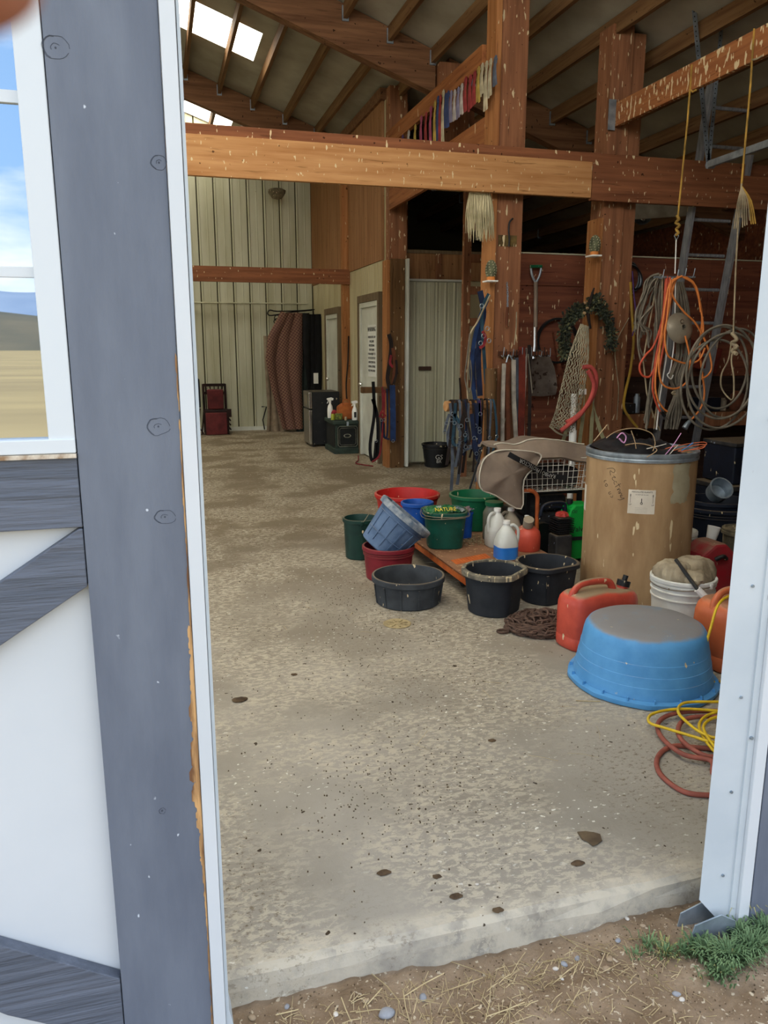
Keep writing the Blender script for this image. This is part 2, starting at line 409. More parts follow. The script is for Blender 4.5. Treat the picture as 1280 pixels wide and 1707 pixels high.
MB().tube([(XL, YB-.03, 2.27), (0, YB-.03, 2.26), (2.7, YB-.03, 2.27)], .012, 8).build('conduit', 'panel', wb)
wr = struct(MB().box((XR+.02, 9.80, 0), (XR+.08, YB, 4.42)).build('wall_right', 'panelin'))
panels(9.86, 11.66, .03, 2.58, .90, wr, 'panelin', XR, 'y', ribs=4, rib=.006)
panels(11.80, 14.50, .03, 2.58, .90, wr, 'panelin', XR, 'y', ribs=4, rib=.006)
for y0, y1 in ((9.86, 10.75), (10.76, 11.66), (11.80, 13.1), (13.11, 14.5)):
    MB().box((XR-.012, y0, 2.585), (XR+.018, y1, 4.45)).build('plywood_sheet', 'ply', wr)
MB().box((XR-.05, 9.8, 4.42), (XR+.08, YB, 4.55)).build('top_plate', 'rafter', wr)
# tack room block front (faces camera) at Y=9.7 : plywood header, loft floor
wt = struct(MB().box((2.98, 9.72, 2.34), (XE, 9.76, 2.66)).build('wall_tackroom', 'ply'))
MB().box((2.98, 9.70, 2.66), (XE, 9.82, 2.70)).build('sill', 'trimgrey', wt)
MB().box((2.95, 9.74, 0), (XE, 9.80, 2.34)).build('backing', 'panelin', wt)
MB().box((2.9, 9.82, 2.60), (XE, YB, 2.64)).build('loft_floor', 'ply', wt)
MB().box((3.45, 9.70, 2.34), (3.53, 9.74, 2.66)).build('stud', 'post', wt)
we = struct(MB().box((XE, YF, -.1), (XE+.1, YB, 3.4)).build('wall_right', 'plyred'))
wl_ = struct(MB().box((XL-.1, 7.2, -.1), (XL, YB, 7.2)).build('wall_left', 'panel'))
MB().box((XL-.1, YF, 3.4), (XL, 7.195, 7.2)).build('wall_face', 'panel', wl_); MB().box((XL-.1, YF, -.1), (XL, 1.95, 3.39)).build('added_bay_jamb', 'panel', wl_)  # bay below stays open: unseen opening added to let daylight in
# front wall around the door opening
wf = struct(MB().box((XL, 1.72, -.12), (-1.2, 1.80, 3.42)).build('wall_front', 'ext'))
MB().box((2.7, 1.72, -.12), (XE, 1.80, 4.8)).box((XL, 1.72, 4.62), (-1.2, 1.80, 7.0)).build('wall_face', 'ext', wf)
MB().box((-1.2, 1.72, 3.3), (2.7, 1.80, 3.42)).box((-1.2, 1.72, 4.62), (2.7, 1.80, 6.2)).build('wall_face', 'ext', wf)
cl = bpy.data.materials.new('added_fill_glow'); cl.use_nodes = True  # glowing band added high in the front wall as unseen fill light
nb = cl.node_tree.nodes['Principled BSDF']; nb.inputs['Base Color'].default_value = srgb(235, 238, 232)
nb.inputs['Emission Color'].default_value = (1, .96, .90, 1); nb.inputs['Emission Strength'].default_value = FILL_GLOW; M['fill_glow'] = cl
for x in (-3.6, -2.4): MB().box((x, 1.745, 3.42), (x+1.16, 1.775, 4.62)).build('added_fill_panel', 'fill_glow', wf)
for k in range(3): MB().box((-1.2+1.3*k+.02, 1.745, 3.42), (-1.2+1.3*(k+1)-.02, 1.775, 4.62)).build('added_fill_panel', 'fill_glow', wf)

# --- ceiling: deck, purlins, hangers, skylights
ceil = bpy.data.objects.new('x', None)
SK = [(10.05, 10.98), (13.75, 14.45), (6.1, 6.9), (2.6, 3.5)]  # last two are unseen skylights, added to brighten the interior
def deck(m, x0, x1, y0, y1, t=.06):
    m.add([(x0, y0, rz(x0)), (x1, y0, rz(x1)), (x1, y1, rz(x1)), (x0, y1, rz(x0)), (x0, y0, rz(x0)+t), (x1, y0, rz(x1)+t), (x1, y1, rz(x1)+t), (x0, y1, rz(x0)+t)],
          [(0,3,2,1),(4,5,6,7),(0,1,5,4),(1,2,6,5),(2,3,7,6),(3,0,4,7)]); return m
dk = MB(); deck(dk, 1.40, XE+.3, 1.2, YB+.1); deck(dk, XL-.1, -3.0, 1.2, YB+.1)
yy = 1.2
for a, b_ in sorted(SK): deck(dk, -3.0, 1.40, yy, a); yy = b_
deck(dk, -3.0, 1.40, yy, YB+.1)
ceil = struct(dk.build('ceiling', 'deck'))
em = bpy.data.materials.new('daylit_fibreglass'); em.use_nodes = True
nb = em.node_tree.nodes['Principled BSDF']; nb.inputs['Base Color'].default_value = srgb(240, 238, 215)
nb.inputs['Emission Color'].default_value = (1, .95, .80, 1); nb.inputs['Emission Strength'].default_value = SKYLIGHT
M['skylight'] = em
for k, (a, b_) in enumerate(SK):
    o = deck(MB(), -3.0, 1.40, a, b_, .01); o = o.build('skylight_seen_or_added', 'skylight', ceil)
PX = [0.61+.465*i for i in range(-9, 14)]
pd = []
for x in PX:
    z = rz(x)
    pm = MB().box((x-.022, 1.8, z-.15), (x+.022, YB, z-.012)); pd.append(pm.build('purlin', 'purlin', ceil))
hm = []
for yr in (8.43, 12.33):
    for x in PX:
        if -1 < x < 6.4: MB().box((x-.034, yr-.012, rz(x)-.17), (x+.034, yr, rz(x)-.03)).build('joist_hanger', 'galv', ceil)
# rafters
def rafter(y, x0, x1, d, w, lab, m='rafter'):
    mb = MB()
    for k in (0,):
        a = rz(x0)-.0; b_ = rz(x1)-.0
        mb.add([(x0, y, a-d), (x1, y, b_-d), (x1, y, b_-.012), (x0, y, a-.012), (x0, y+w, a-d), (x1, y+w, b_-d), (x1, y+w, b_-.012), (x0, y+w, a-.012)],
               [(0,1,2,3),(7,6,5,4),(0,4,5,1),(1,5,6,2),(2,6,7,3),(3,7,4,0)])
    return mb.build('rafter', m, ceil)
rafter(8.44, XL, 2.97, .42, .13, 'nearer wide orange rafter sloping down to the right above the main beam')
rafter(8.44, 3.12, XE, .36, .13, 'dark rafter end behind the two tall posts, below the roof purlins')
rafter(12.34, XL, 2.74, .40, .13, 'farther brown rafter sloping down between the two skylights')
rafter(4.55, XL, XE, .42, .13, 'rafter over the doorway side of the roof')
# --- timber frame
def tbox(name, a, b_, m, lab, cat, bevel=.004): return setp(MB().box(a, b_).build(name, m, bevel=bevel), lab, cat)
BY = 6.28
t = thing('header_beam', (2.5, BY, 2.78), 'long pale orange pine beam splattered with droppings, spanning the whole bay', 'beam')
MB().box((-3.9, BY, 2.760), (3.62, BY+.045, 3.045)).build('face_board', 'beam_x', t, bevel=.003)
MB().box((3.625, BY, 2.742), (6.98, BY+.045, 3.02)).build('face_board', 'beam_red_x', t, bevel=.003)
MB().box((-3.9, BY+.05, 2.80), (6.98, BY+.095, 3.13)).build('back_board', 'beam_red_x', t, bevel=.003)
t = thing('post', (2.9, 6.5, 0), 'brown square post hung with ribbon rails and a hanging brush, left of the tall pair', 'post')
MB().box((2.82, 6.42, 0), (3.06, 6.62, rz(3.06)-.02)).build('core', 'post', t, bevel=.004)
MB().box((2.765, 6.40, 0), (2.815, 6.60, rz(2.8)-.12)).build('side_board', 'postlight', t, bevel=.004)
t = thing('post', (4.0, 6.5, 0), 'thick reddish post with the wreath, right of the tall pair, behind the drum', 'post')
MB().box((3.82, 6.40, 0), (4.02, 6.62, rz(4.02)-.02)).build('core', 'post', t, bevel=.004)
MB().box((4.025, 6.42, 0), (4.15, 6.62, rz(4.15)-.02)).build('core', 'post', t, bevel=.004)
MB().box((3.77, 6.38, 0), (3.815, 6.58, 2.62)).build('side_board', 'postlight', t, bevel=.004)
t = thing('post', (2.86, 9.6, 0), 'dark weathered post at the corner of the tack room, left of the white double doors', 'post')
MB().box((2.75, 9.5, 0), (2.79, 9.70, 2.55)).build('side_board', 'postlight', t)
MB().box((2.79, 9.46, 0), (2.97, 9.62, 2.56)).build('core', 'postdark', t, bevel=.004)
MB().box((2.80, 9.56, 2.56), (3.02, 9.72, rz(3)-.02)).build('upper_post', 'post', t, bevel=.004)
tbox('post', (2.70, 11.68, 0), (2.82, 11.80, 4.42), 'postlight', 'square timber post against the tack room wall, between the two white side doors', 'post')
t = tbox('post', (2.99, 8.36, 3.2), (3.3, 8.56, rz(3.3)-.02), 'post', 'short upper post carrying the near rafter, behind the ribbon rail', 'post')
t = thing('rail', (2.78, 8, 3.1), 'upper and lower long boards running back from the post, ribbons hang between them', 'rail')
MB().box((2.735, 6.62, 3.80), (2.775, 9.5, 3.97)).build('upper_board', 'beam_y', t)
MB().box((2.775, 6.62, 3.12), (2.815, 9.5, 3.42)).build('lower_board', 'beam_y', t)
setp(MB().box((-3.9, 11.62, 2.41), (2.80, 11.67, 2.62)).build('girt', 'beam_red_x', bevel=.003), 'orange horizontal timber crossing in front of the pale back wall', 'beam')
t = thing('cross_rail', (3.9, 5, 2.9), 'splattered board running from the right post towards the camera, carrying two ropes', 'beam')
MB().box((3.87, 3.4, 3.36), (3.91, 6.398, 3.55)).build('board', 'splat_y', t, bevel=.003)
MB().box((3.80, 6.372, 3.33), (3.868, 6.379, 3.57)).build('hanger_plate', 'galv', t)
MB().box((3.87, 1.82, 3.36), (3.91, 3.395, 3.55)).build('board', 'splat_y', t, bevel=.003)
M['plyshade'] = wood('plywood_shade_painted', srgb(70, 52, 44), srgb(46, 34, 30), 'x', CREAM, .74, sscale=24)  # darker copy of the red plywood, painting in the gloom behind the ladder
# --- red plywood partition
wp = struct(MB().box((3.06, 7.12, 0), (XE, 7.14, 2.38)).build('wall_partition', 'plyred'))
for i, (a, b_) in enumerate(((3.06, 4.28), (4.285, 5.5), (5.505, 6.99))):
    MB().box((a, 7.10, 1.22), (b_, 7.118, 2.10)).build('plywood_sheet', 'plyred', wp)
    MB().box((a, 7.10, .02), (b_, 7.118, 1.215)).build('plywood_sheet', 'plyred' if i == 0 else 'plyshade', wp)
    MB().box((a, 7.085, 2.10), (b_, 7.118, 2.385)).build('top_board', 'plyred', wp)
MB().box((3.06, 7.08, 2.388), (XE, 7.15, 2.40)).build('cap_strip', 'panel', wp)
# loft back darkness is real: unlit space over the tack room
MB().box((3.06, 9.78, 2.7), (3.1, 9.82, 4.4)).build('stud', 'post', wt)
# white double doors
d = struct(MB().box((2.985, 9.655, .03), (3.42, 9.70, 2.32)).build('door_4', 'panel'))
panels(3.0, 3.42, .04, 2.31, .42, d, 'panel', 9.64, 'x', ribs=3, rib=.010)
d2 = struct(MB().box((3.425, 9.655, .03), (3.80, 9.70, 2.32)).build('door_5', 'panel'))
panels(3.43, 3.79, .04, 2.31, .36, d2, 'panel', 9.64, 'x', ribs=3, rib=.010)
MB().box((2.99, 9.615, 2.32), (3.83, 9.70, 2.345)).build('top_track', 'white', d)
MB().box((2.99, 9.62, 0), (3.02, 9.70, 2.32)).build('edge_trim', 'white', d)
MB().rbox((3.29, 9.615, 1.245), (.17, .03, .05), .012).build('latch', mat('rusty_latch', srgb(80, 56, 42), srgb(50, 36, 30), rough=.8), d)
setp(MB().box((2.975, 9.40, .02), (3.005, 9.60, 2.56)).build('corner_trim', 'white'), 'narrow white steel flashing on the right side of the dark corner post', 'flashing')
# side doors in the tack room wall
def side_door(n, y0, y1, h, sign=False):
    d = struct(MB().box((XR-.030, y0, .02), (XR+.01, y1, h)).build(n, 'white'))
    MB().box((XR-.05, y0-.07, 0), (XR+.01, y0-.005, h+.07)).build('frame', 'white', d)
    MB().box((XR-.05, y1+.005, 0), (XR+.01, y1+.07, h+.07)).build('frame', 'white', d)
    MB().box((XR-.05, y0-.005, h+.005), (XR+.01, y1+.005, h+.07)).build('frame', 'white', d)
    MB().box((XR-.06, y0-.15, 0), (XR+.01, y0-.075, h+.17)).build('casing', 'trimgrey', d)
    MB().box((XR-.06, y1+.075, 0), (XR+.01, y1+.15, h+.17)).build('casing', 'trimgrey', d)
    MB().box((XR-.06, y0-.075, h+.075), (XR+.01, y1+.075, h+.17)).build('casing', 'trimgrey', d)
    return d
d = side_door('door_1', 10.0, 10.82, 2.03)
MB().ell((XR-.07, 10.76, 1.0), (.03, .03, .03)).build('knob', 'chrome', d)
SG = mat('sign_paper', srgb(222, 224, 220), rough=.6); INK = mat('sign_ink', srgb(40, 40, 44), rough=.7); M['sg'] = SG; M['ink'] = INK
sgn = setp(MB().box((XR-.036, 10.07, 1.12), (XR-.031, 10.47, 1.80)).build('sign', 'sg'), 'white warning notice with rows of small dark print on the nearer side door', 'sign')
rt = Matrix(((0, 0, -1), (-1, 0, 0), (0, 1, 0)))
text('lettering', 'WARNING', .085, (XR-.038, 10.27, 1.74), rt, 'ink', sgn)
for i, s in enumerate(('UNDER STATE LAW', 'AN EQUINE', 'PROFESSIONAL', 'IS NOT LIABLE', 'FOR AN INJURY TO', 'OR THE DEATH OF', 'A PARTICIPANT IN', 'EQUINE ACTIVITIES', 'RESULTING FROM')):
    text('lettering', s, .042, (XR-.038, 10.27, 1.64-i*.055), rt, 'ink', sgn)
d = side_door('door_2', 12.35, 13.1, 1.95)
MB().ell((XR-.07, 13.0, .98), (.03, .03, .03)).build('knob', 'chrome', d)

# ================================================================== OUTSIDE DOORS
def keep(n, o): return o
DY = 1.60
dl = struct(MB().box((-2.2, DY+.01, .02), (.030, DY+.05, 3.3)).build('door_left', 'ext'))
dl.name = 'door_6'
MB().box((-.156, DY-.022, -.02), (.0370, DY+.009, 3.3)).build('stile', 'grey', dl, bevel=.002)
# peeled edge of the stile: bare wood showing
def peel():
    m = MB(); random.seed(3)
    for i in range(330):
        z = random.uniform(-.02, 1.08) if i < 270 else random.uniform(1.0, 1.5); dy = .0222+.000004*i
        w = (.004+.009*max(0, 1-abs(z-.62)/.35))*random.uniform(.5, 1.5); h = random.uniform(.006, .032); w *= .8
        if z < .42 or z > .95: w *= .55
        x = .0362-random.uniform(0, w)
        m.add([(x-w*.5, DY-dy, z), (x+.0001, DY-dy, z-h*.3), (.0366, DY-dy, z), (.0366, DY-dy, z+h), (x, DY-dy, z+h*1.3), (x-w*.5, DY-dy, z+h*.8)], [(0, 1, 2, 3, 4, 5)])
    return m
pl = peel(); pl.build('peeled_edge', 'tan', dl)

# knots in the stile
KN = mat('knot_line', srgb(72, 77, 88), rough=.8); M['kn'] = KN
for x, z, a, b_ in ((-.137, 2.04, .022, .020), (.024, 1.865, .014, .013), (-.005, 1.385, .022, .017), (-.003, 1.205, .021, .014), (-.045, .56, .007, .007)):
    m = MB()
    for k, s0, s1 in ((1.0, 0, 19), (.93, 5, 14), (.35, 2, 12)): m.tube([(x+a*k*math.cos(t_*.33)*(1+.22*noise.noise((t_*.33, x*50, k))), DY-.0222, z+b_*k*math.sin(t_*.33)*(1+.2*noise.noise((t_*.4, z*9, k)))) for t_ in range(s0, s1)], .0005, 4)
    m.ell((x, DY-.022, z), (.0018, .0012, .002), 8, 4); m.build('knot', 'kn', dl)
# metal edge strip
m = MB().box((.038, DY-.030, -.055), (.066, DY+.05, 3.3)).build('edge_strip', 'ext', dl, bevel=.002)
m = MB().poly([(.067, DY-.02, -.09), (.0685, DY-.02, 3.3), (.0735, DY-.02, 3.3), (.0745, DY-.02, .02), (.082, DY-.02, -.02), (.086, DY-.02, -.075), (.078, DY-.02, -.10)], (0, .07, 0)).build('flashing', 'extdull', dl)
# boards
RY = DY-.020
MB().box((-2.2, RY, 1.193), (-.158, DY+.009, 1.336)).build('rail', 'greyx', dl, bevel=.002)
MB().poly([(-.158, RY, 1.190), (-.158, RY, 1.073), (-.60, RY, .793), (-.60, RY, .91), (-.165, RY, 1.190)], (0, .029, 0)).build('brace', 'greyx', dl, bevel=.002)
MB().poly([(-.158, RY, .163), (-.60, RY, .435), (-.60, RY, .30), (-.39, RY, .13), (-.20, RY, .02), (-.158, RY, .02)], (0, .029, 0)).build('brace', 'greyx', dl, bevel=.002)
MB().box((-2.2, RY, -.05), (-.158, DY+.009, .015)).build('rail', 'greyx', dl, bevel=.002)
# window
w = struct(MB().box((-.205, DY-.02, 1.341), (-.158, DY+.02, 3.0)).build('window_1', 'vinyl', bevel=.002))
MB().box((-1.1, DY-.024, 1.339), (-.158, DY+.02, 1.366)).build('sill', 'vinyl', w, bevel=.002)
MB().box((-1.1, DY-.028, 1.330), (-.158, DY+.02, 1.338)).build('caulk', mat('old_caulk', srgb(225, 215, 196), srgb(150, 120, 90), scale=40, rough=.9), w)
MB().box((-1.1, DY-.004, 1.660), (-.190, DY+.004, 1.678)).build('muntin', 'vinyl', w)
MB().box((-1.1, DY-.004, 1.952), (-.190, DY+.004, 1.972)).build('muntin', 'vinyl', w)
MB().box((-1.1, DY-.004, 2.245), (-.190, DY+.004, 2.262)).build('muntin', 'vinyl', w)
MB().box((-1.1, DY+.0092, 1.37), (-.2, DY+.0097, 2.9)).build('backing', mat('room_behind_pane', srgb(38, 44, 50), srgb(54, 60, 62), rough=.9, scale=3), w)
gl = bpy.data.materials.new('window_glass'); gl.use_nodes = True
nt = gl.node_tree; gb = nt.nodes['Principled BSDF']; gb.inputs['Base Color'].default_value = (.46, .50, .54, 1); gb.inputs['Metallic'].default_value = .92
gb.inputs['Roughness'].default_value = .01
M['glass'] = gl
for a, b_ in ((1.366, 1.660), (1.678, 1.952), (1.972, 2.245), (2.262, 2.9)):
    MB().box((-1.1, DY+.003, a), (-.19, DY+.006, b_)).build('pane', 'glass', w)
# ---------- right door
dr = struct(MB().box((1.55, DY+.01, -.02), (3.6, DY+.05, 3.3)).build('door_7', 'ext'))
MB().add([(1.379, DY, .013), (1.386, DY, 3.3), (1.47, DY-.004, 3.3), (1.487, DY-.004, -.112),
          (1.415, DY+.03, .013), (1.422, DY+.03, 3.3), (1.49, DY+.03, 3.3), (1.50, DY+.03, -.112)],
         [(0,3,2,1),(4,5,6,7),(0,1,5,4),(1,2,6,5),(2,3,7,6),(3,0,4,7)]).build('flange', 'extdull', dr)
MB().box((1.480, DY-.010, -.118), (1.500, DY+.05, 3.3)).build('flange_step', 'extdull', dr)
MB().box((1.501, DY-.022, -.125), (1.536, DY+.05, 3.3)).build('edge_strip', 'ext', dr, bevel=.002)
MB().box((1.540, DY-.022, -.10), (1.76, DY+.009, 3.3)).build('stile', 'grey', dr, bevel=.002)
for z in (1.36, .93, .62, .34, .08): MB().cyl((1.447, DY-.0075, z), (1.447, DY-.002, z), .004, n=10).build('screw', 'galv', dr)
MB().cyl((1.487, DY-.016, .50), (1.487, DY-.008, .50), .005, n=10).build('screw', 'galv', dr)
MB().cyl((1.489, DY-.016, -.07), (1.489, DY-.008, -.07), .005, n=10).build('screw', 'galv', dr)
# floor guide channel
t = thing('door_guide', (1.44, 1.6, -.12), 'bent galvanised steel door guide on the dirt at the foot of the right jamb', 'bracket')
m = MB()
for side in (0, 1):
    y = 1.565+.062*side
    m.poly([(1.325+.01*side, y, -.105), (1.345, y, -.035-.01*side), (1.43, y, -.02), (1.475, y-.005, -.045), (1.48, y-.005, -.11), (1.36, y, -.13)], (0, .004, 0))
m.poly([(1.33, 1.565, -.112), (1.36, 1.565, -.131), (1.48, 1.565, -.116), (1.48, 1.565, -.110), (1.36, 1.565, -.125), (1.335, 1.565, -.106)], (0, .065, 0))
m.build('channel', 'galv', t, bevel=.001)

# ================================================================== BUCKETS AND THINGS ON THE FLOOR
def plastic(n, c, c2=None, dust=.45, splat=CREAM, sthr=.72, rough=.5, **k):
    M[n] = mat(n, srgb(*c), srgb(*(c2 or tuple(int(x*.82) for x in c))), rough=rough, scale=9, dust=DUST, dustamt=dust, splat=splat, sscale=34, sstretch=(1, 1, .5), sthr=sthr, bump=.1, bscale=30, **k)
plastic('blue_tub', (92, 158, 210), (78, 144, 198), .75, sthr=.74)
plastic('rubber', (66, 70, 74), (48, 52, 56), .45, rough=.8, sthr=.70)
plastic('rubberdark', (40, 44, 50), (28, 32, 38), .35, rough=.75, sthr=.695)
plastic('bluedusty', (96, 118, 148), (72, 94, 124), .35, rough=.7, sthr=.74)
plastic('greendark', (16, 84, 70), (12, 66, 54), .25, sthr=.70)
plastic('green', (18, 104, 66), (14, 84, 54), .25)
plastic('greenblack', (22, 58, 50), (18, 46, 40), .3)
plastic('red', (192, 40, 36), (168, 32, 30), .25)
plastic('maroon', (132, 34, 44), (112, 28, 38), .25, sthr=.74)
plastic('gasred', (206, 86, 66), (184, 72, 56), 1.0, sthr=.72, rough=.4)
plastic('gasorange', (206, 112, 70), (192, 98, 60), .6, sthr=.76, rough=.4)
plastic('gascrimson', (158, 34, 44), (136, 52, 54), .7, sthr=.72)
plastic('whitebucket', (226, 228, 222), (206, 206, 198), .15, splat=srgb(130, 110, 80), sthr=.76)
plastic('blackplastic', (26, 28, 30), (20, 22, 24), .2)
plastic('navy', (20, 28, 44), (16, 22, 34), .25)
plastic('blueplastic', (24, 82, 168), (20, 68, 142), .15)
M['wire'] = mat('dull_wire', srgb(150, 140, 118), rough=.5, metal=.6)
M['capwhite'] = mat('white_cap', srgb(232, 232, 226), rough=.4)
M['grain'] = mat('loose_grain', srgb(168, 150, 116), srgb(110, 92, 62), rough=.9, scale=60)

def shell(rt, rb, h, t=.006, lip=.010, liph=.028, ridge=(), n=40):
    """open bucket profile: outside up, lip, inside down"""
    o = [(0.0001, 0), (rb-.008, 0), (rb, .006)]
    f = lambda z: rb+(rt-rb)*z/h
    for z in ridge: o += [(f(z-.006), z-.006), (f(z)+.006, z-.003), (f(z)+.006, z+.003), (f(z+.006), z+.006)]
    o += [(f(h-liph), h-liph), (rt+lip, h-liph+.003), (rt+lip, h-.004), (rt+lip*.5, h), (rt-t, h), (rt-t-.002, h-.004), (f(h*.5)-t, h*.5), (rb-t, .012), (.0001, .012)]
    return o
def flatback(ang, k=.66):
    def f(a, z, r):
        c = math.cos(a-ang); return min(1, k/c) if c > .05 else 1
    return f
def squarish(p=3.2, ang=0):
    def f(a, z, r):
        a = a-ang; return 1/((abs(math.cos(a))**p+abs(math.sin(a))**p)**(1/p))
    return f
def bucket(lab, x, y, z, rt, rb, h, m, dfn=None, ridge=(), bail=None, bm='wire', cat='bucket', lip=.010, liph=.028, ears=True, name='bucket', n=44, pail=0, sub=None):
    t = thing(name, (x, y, z), lab, cat)
    MB().lathe(shell(rt, rb, h, ridge=ridge, lip=lip, liph=liph), (x, y, z), n, dfn=dfn).build('body', m, t, smooth=40)
    if bail is not None:
        a, drop = bail  # direction of hinge axis, fall angle
        ax = Vector((math.cos(a), math.sin(a), 0)); sd = Vector((-math.sin(a), math.cos(a), 0)); R0 = rt+lip+.004
        pts = []
        for i in range(17):
            q = math.pi*i/16; e = Vector((0, 0, 1))*math.cos(drop)+sd*math.sin(drop)
            pts.append(Vector((x, y, z+h-.018))+ax*R0*math.cos(q)+e*R0*math.sin(q)*.95)
        o = MB().tube(pts, .0022, 6).build('bail', bm, t, smooth=60)
        for s_ in (-1, 1):
            MB().rbox(Vector((x, y, z+h-.018))+ax*s_*(R0-.004), (.018, .018, .03), .004).build('ear', m, t, smooth=40)
    return t
# --- upside-down blue tub
t = thing('muck_tub', (2.107, 2.963, 0), 'large round blue plastic tub standing upside down on the floor by the right jamb', 'tub')
def lobed(a, z, r): return 1+(.018*max(0, math.cos(a*9))**3 if z < .034 and r > .31 else 0)
M['blue_rim'] = mat('blue_tub_rim', srgb(92, 158, 210), srgb(78, 144, 198), rough=.5, scale=9)
MB().lathe([(.300, .006), (.334, .004), (.338, .012), (.338, .026), (.322, .031), (.313, .033), (.300, .033)], (2.107, 2.963, 0), 90, dfn=lobed, closed=True).build('rim', 'blue_rim', t, smooth=35)
MB().lathe([(.302, .033), (.314, .034), (.306, .085), (.304, .087), (.297, .130), (.295, .132), (.287, .180), (.285, .182), (.276, .235), (.270, .258), (.258, .277), (.236, .288), (.12, .286), (.001, .285)],
           (2.107, 2.963, 0), 90, dfn=lobed).build('body', 'blue_tub', t, smooth=35)
for k in range(18):
    a = k*2*math.pi/18+.1; MB().beam((2.107+.318*math.cos(a), 2.963+.318*math.sin(a), .033), (2.107+.332*math.cos(a), 2.963+.332*math.sin(a), .033), .006, .022).build('rim_rib', 'blue_rim', t)
# --- grey rubber feed pan
t = bucket('wide shallow grey rubber feed pan, nearest the middle of the floor', 1.396, 4.351, 0, .215, .194, .175, 'rubber', lip=.008, liph=.035, cat='feed pan', name='feed_pan')
for k in range(12):
    a = k*math.pi/6; MB().beam((1.396+.197*math.cos(a), 4.351+.197*math.sin(a), .01), (1.396+.213*math.cos(a), 4.351+.213*math.sin(a), .13), .012, .006, (math.cos(a), math.sin(a), 0)).build('rib', 'rubber', t)
MB().poly([(1.60, 4.40, .15), (1.635, 4.41, .15), (1.635, 4.41, .11), (1.61, 4.40, .09)], (0, .02, 0)).build('lug', 'rubber', t)
# --- two black rubber buckets
t = bucket('black rubber bucket with pale worn rim, left of two in front of the drum', 1.836, 4.061, 0, .178, .151, .255, 'rubberdark', dfn=flatback(R(-50), .86), lip=.014, liph=.034, bail=None)
MB().lathe([(.179, .230), (.195, .230), (.1955, .252), (.188, .260), (.170, .260), (.169, .25)], (1.836, 4.061, 0), 44, dfn=flatback(R(-50), .86), closed=True).build('worn_rim', mat('worn_rubber_rim', srgb(130, 122, 104), srgb(76, 74, 68), rough=.9, scale=18, splat=srgb(190, 176, 140), sscale=60, sthr=.62), t, smooth=40)
MB().lathe([(.001, .045), (.12, .04), (.150, .03)], (1.836, 4.061, 0), 20, dfn=flatback(R(-50), .8)).build('residue', 'grain', t)
t = bucket('plain black rubber bucket, right of the two, against the drum', 2.235, 4.17, 0, .182, .156, .24, 'rubberdark', dfn=flatback(R(-75), .80), lip=.014, liph=.030)
MB().beam((2.17, 4.02, .02), (2.15, 3.995, .20), .016, .006, (0, 1, 0)).build('seam', 'rubberdark', t)
# --- maroon bucket and tilted blue bucket standing in it
t = bucket('low maroon bucket behind the grey feed pan, a tilted blue bucket resting in it', 1.425, 4.88, 0, .170, .150, .225, 'maroon', ridge=(.17, .185), lip=.008)
tb = thing('bucket', (0, 0, 0), 'dusty blue-grey flat-back bucket tipped over and wedged in the maroon one', 'bucket')
sh = shell(.185, .14, .30, lip=.012, liph=.04)
MB().lathe(sh, (0, 0, 0), 48, dfn=flatback(R(90), .7)).build('body', 'bluedusty', tb, smooth=40)
MB().lathe([(.186, .262), (.204, .262), (.206, .297), (.198, .304), (.176, .304), (.174, .29)], (0, 0, 0), 48, dfn=flatback(R(90), .7), closed=True).build('caked_rim', mat('caked_rim', srgb(150, 156, 160), srgb(92, 108, 126), rough=.95, scale=22, bump=.8), tb, smooth=40)
for a in range(6):
    an = R(-150+a*24); MB().beam((.150*math.cos(an), .150*math.sin(an), .04), (.179*math.cos(an), .179*math.sin(an), .235), .010, .006, (math.cos(an), math.sin(an), 0)).build('rib', 'bluedusty', tb)
for zz in (.1, .23):
    MB().tube([((.142+.045*zz/.3+.003)*math.cos(R(-160+i*10)), (.142+.045*zz/.3+.003)*math.sin(R(-160+i*10)), zz) for i in range(15)], .004, 6).build('band', 'bluedusty', tb)
tb.rotation_euler = (R(-6), R(40), R(-18)); tb.location = (1.36, 4.90, .20)
# --- dark green bucket left with wire bail up
bucket('dark green bucket at the far left of the group, thin wire bail standing up', 1.372, 5.43, 0, .126, .112, .30, 'greenblack', lip=.008, bail=(R(80), R(-38)))
# --- big red tub
t = bucket('big round bright red muck tub behind the tilted blue bucket', 1.95, 6.12, 0, .262, .215, .33, 'red', ridge=(.285,), lip=.012, liph=.03, bail=None, cat='tub', name='muck_tub')
# --- orange board platform
t = thing('platform_cart', (2.1, 5.2, 0), 'flat low platform of worn orange-brown board holding the green bucket and blue jug', 'cart')
M['cartboard'] = mat('worn_orange_board', srgb(152, 112, 84), srgb(126, 90, 64), rough=.85, scale=6, splat=srgb(205, 170, 130), sscale=40, sthr=.68, bump=.2)
M['cartedge'] = mat('orange_edge', srgb(206, 110, 48), srgb(180, 84, 34), rough=.7, scale=14)
m = MB().poly([(1.742, 4.27, .135), (1.85, 4.31, .135), (2.05, 4.44, .135), (2.49, 4.49, .135), (2.49, 5.72, .135), (1.72, 5.72, .135)], (0, 0, .012)).build('deck', 'cartboard', t)
MB().poly([(1.742, 4.27, .095), (1.754, 4.275, .095), (1.732, 5.72, .095), (1.72, 5.72, .095)], (0, 0, .05)).build('side_lip', 'cartedge', t)
MB().poly([(1.742, 4.27, .095), (1.742, 4.258, .095), (1.855, 4.298, .095), (2.055, 4.428, .095), (2.49, 4.478, .095), (2.49, 4.49, .095), (2.05, 4.44, .095), (1.85, 4.31, .095)], (0, 0, .05)).build('side_lip', 'cartedge', t)
m = MB()
for k in range(12): m.box((1.79+k*.024, 4.56+k*.008, .147), (1.809+k*.024, 4.66+k*.008, .150))
m.build('worn_strip', 'cartedge', t)
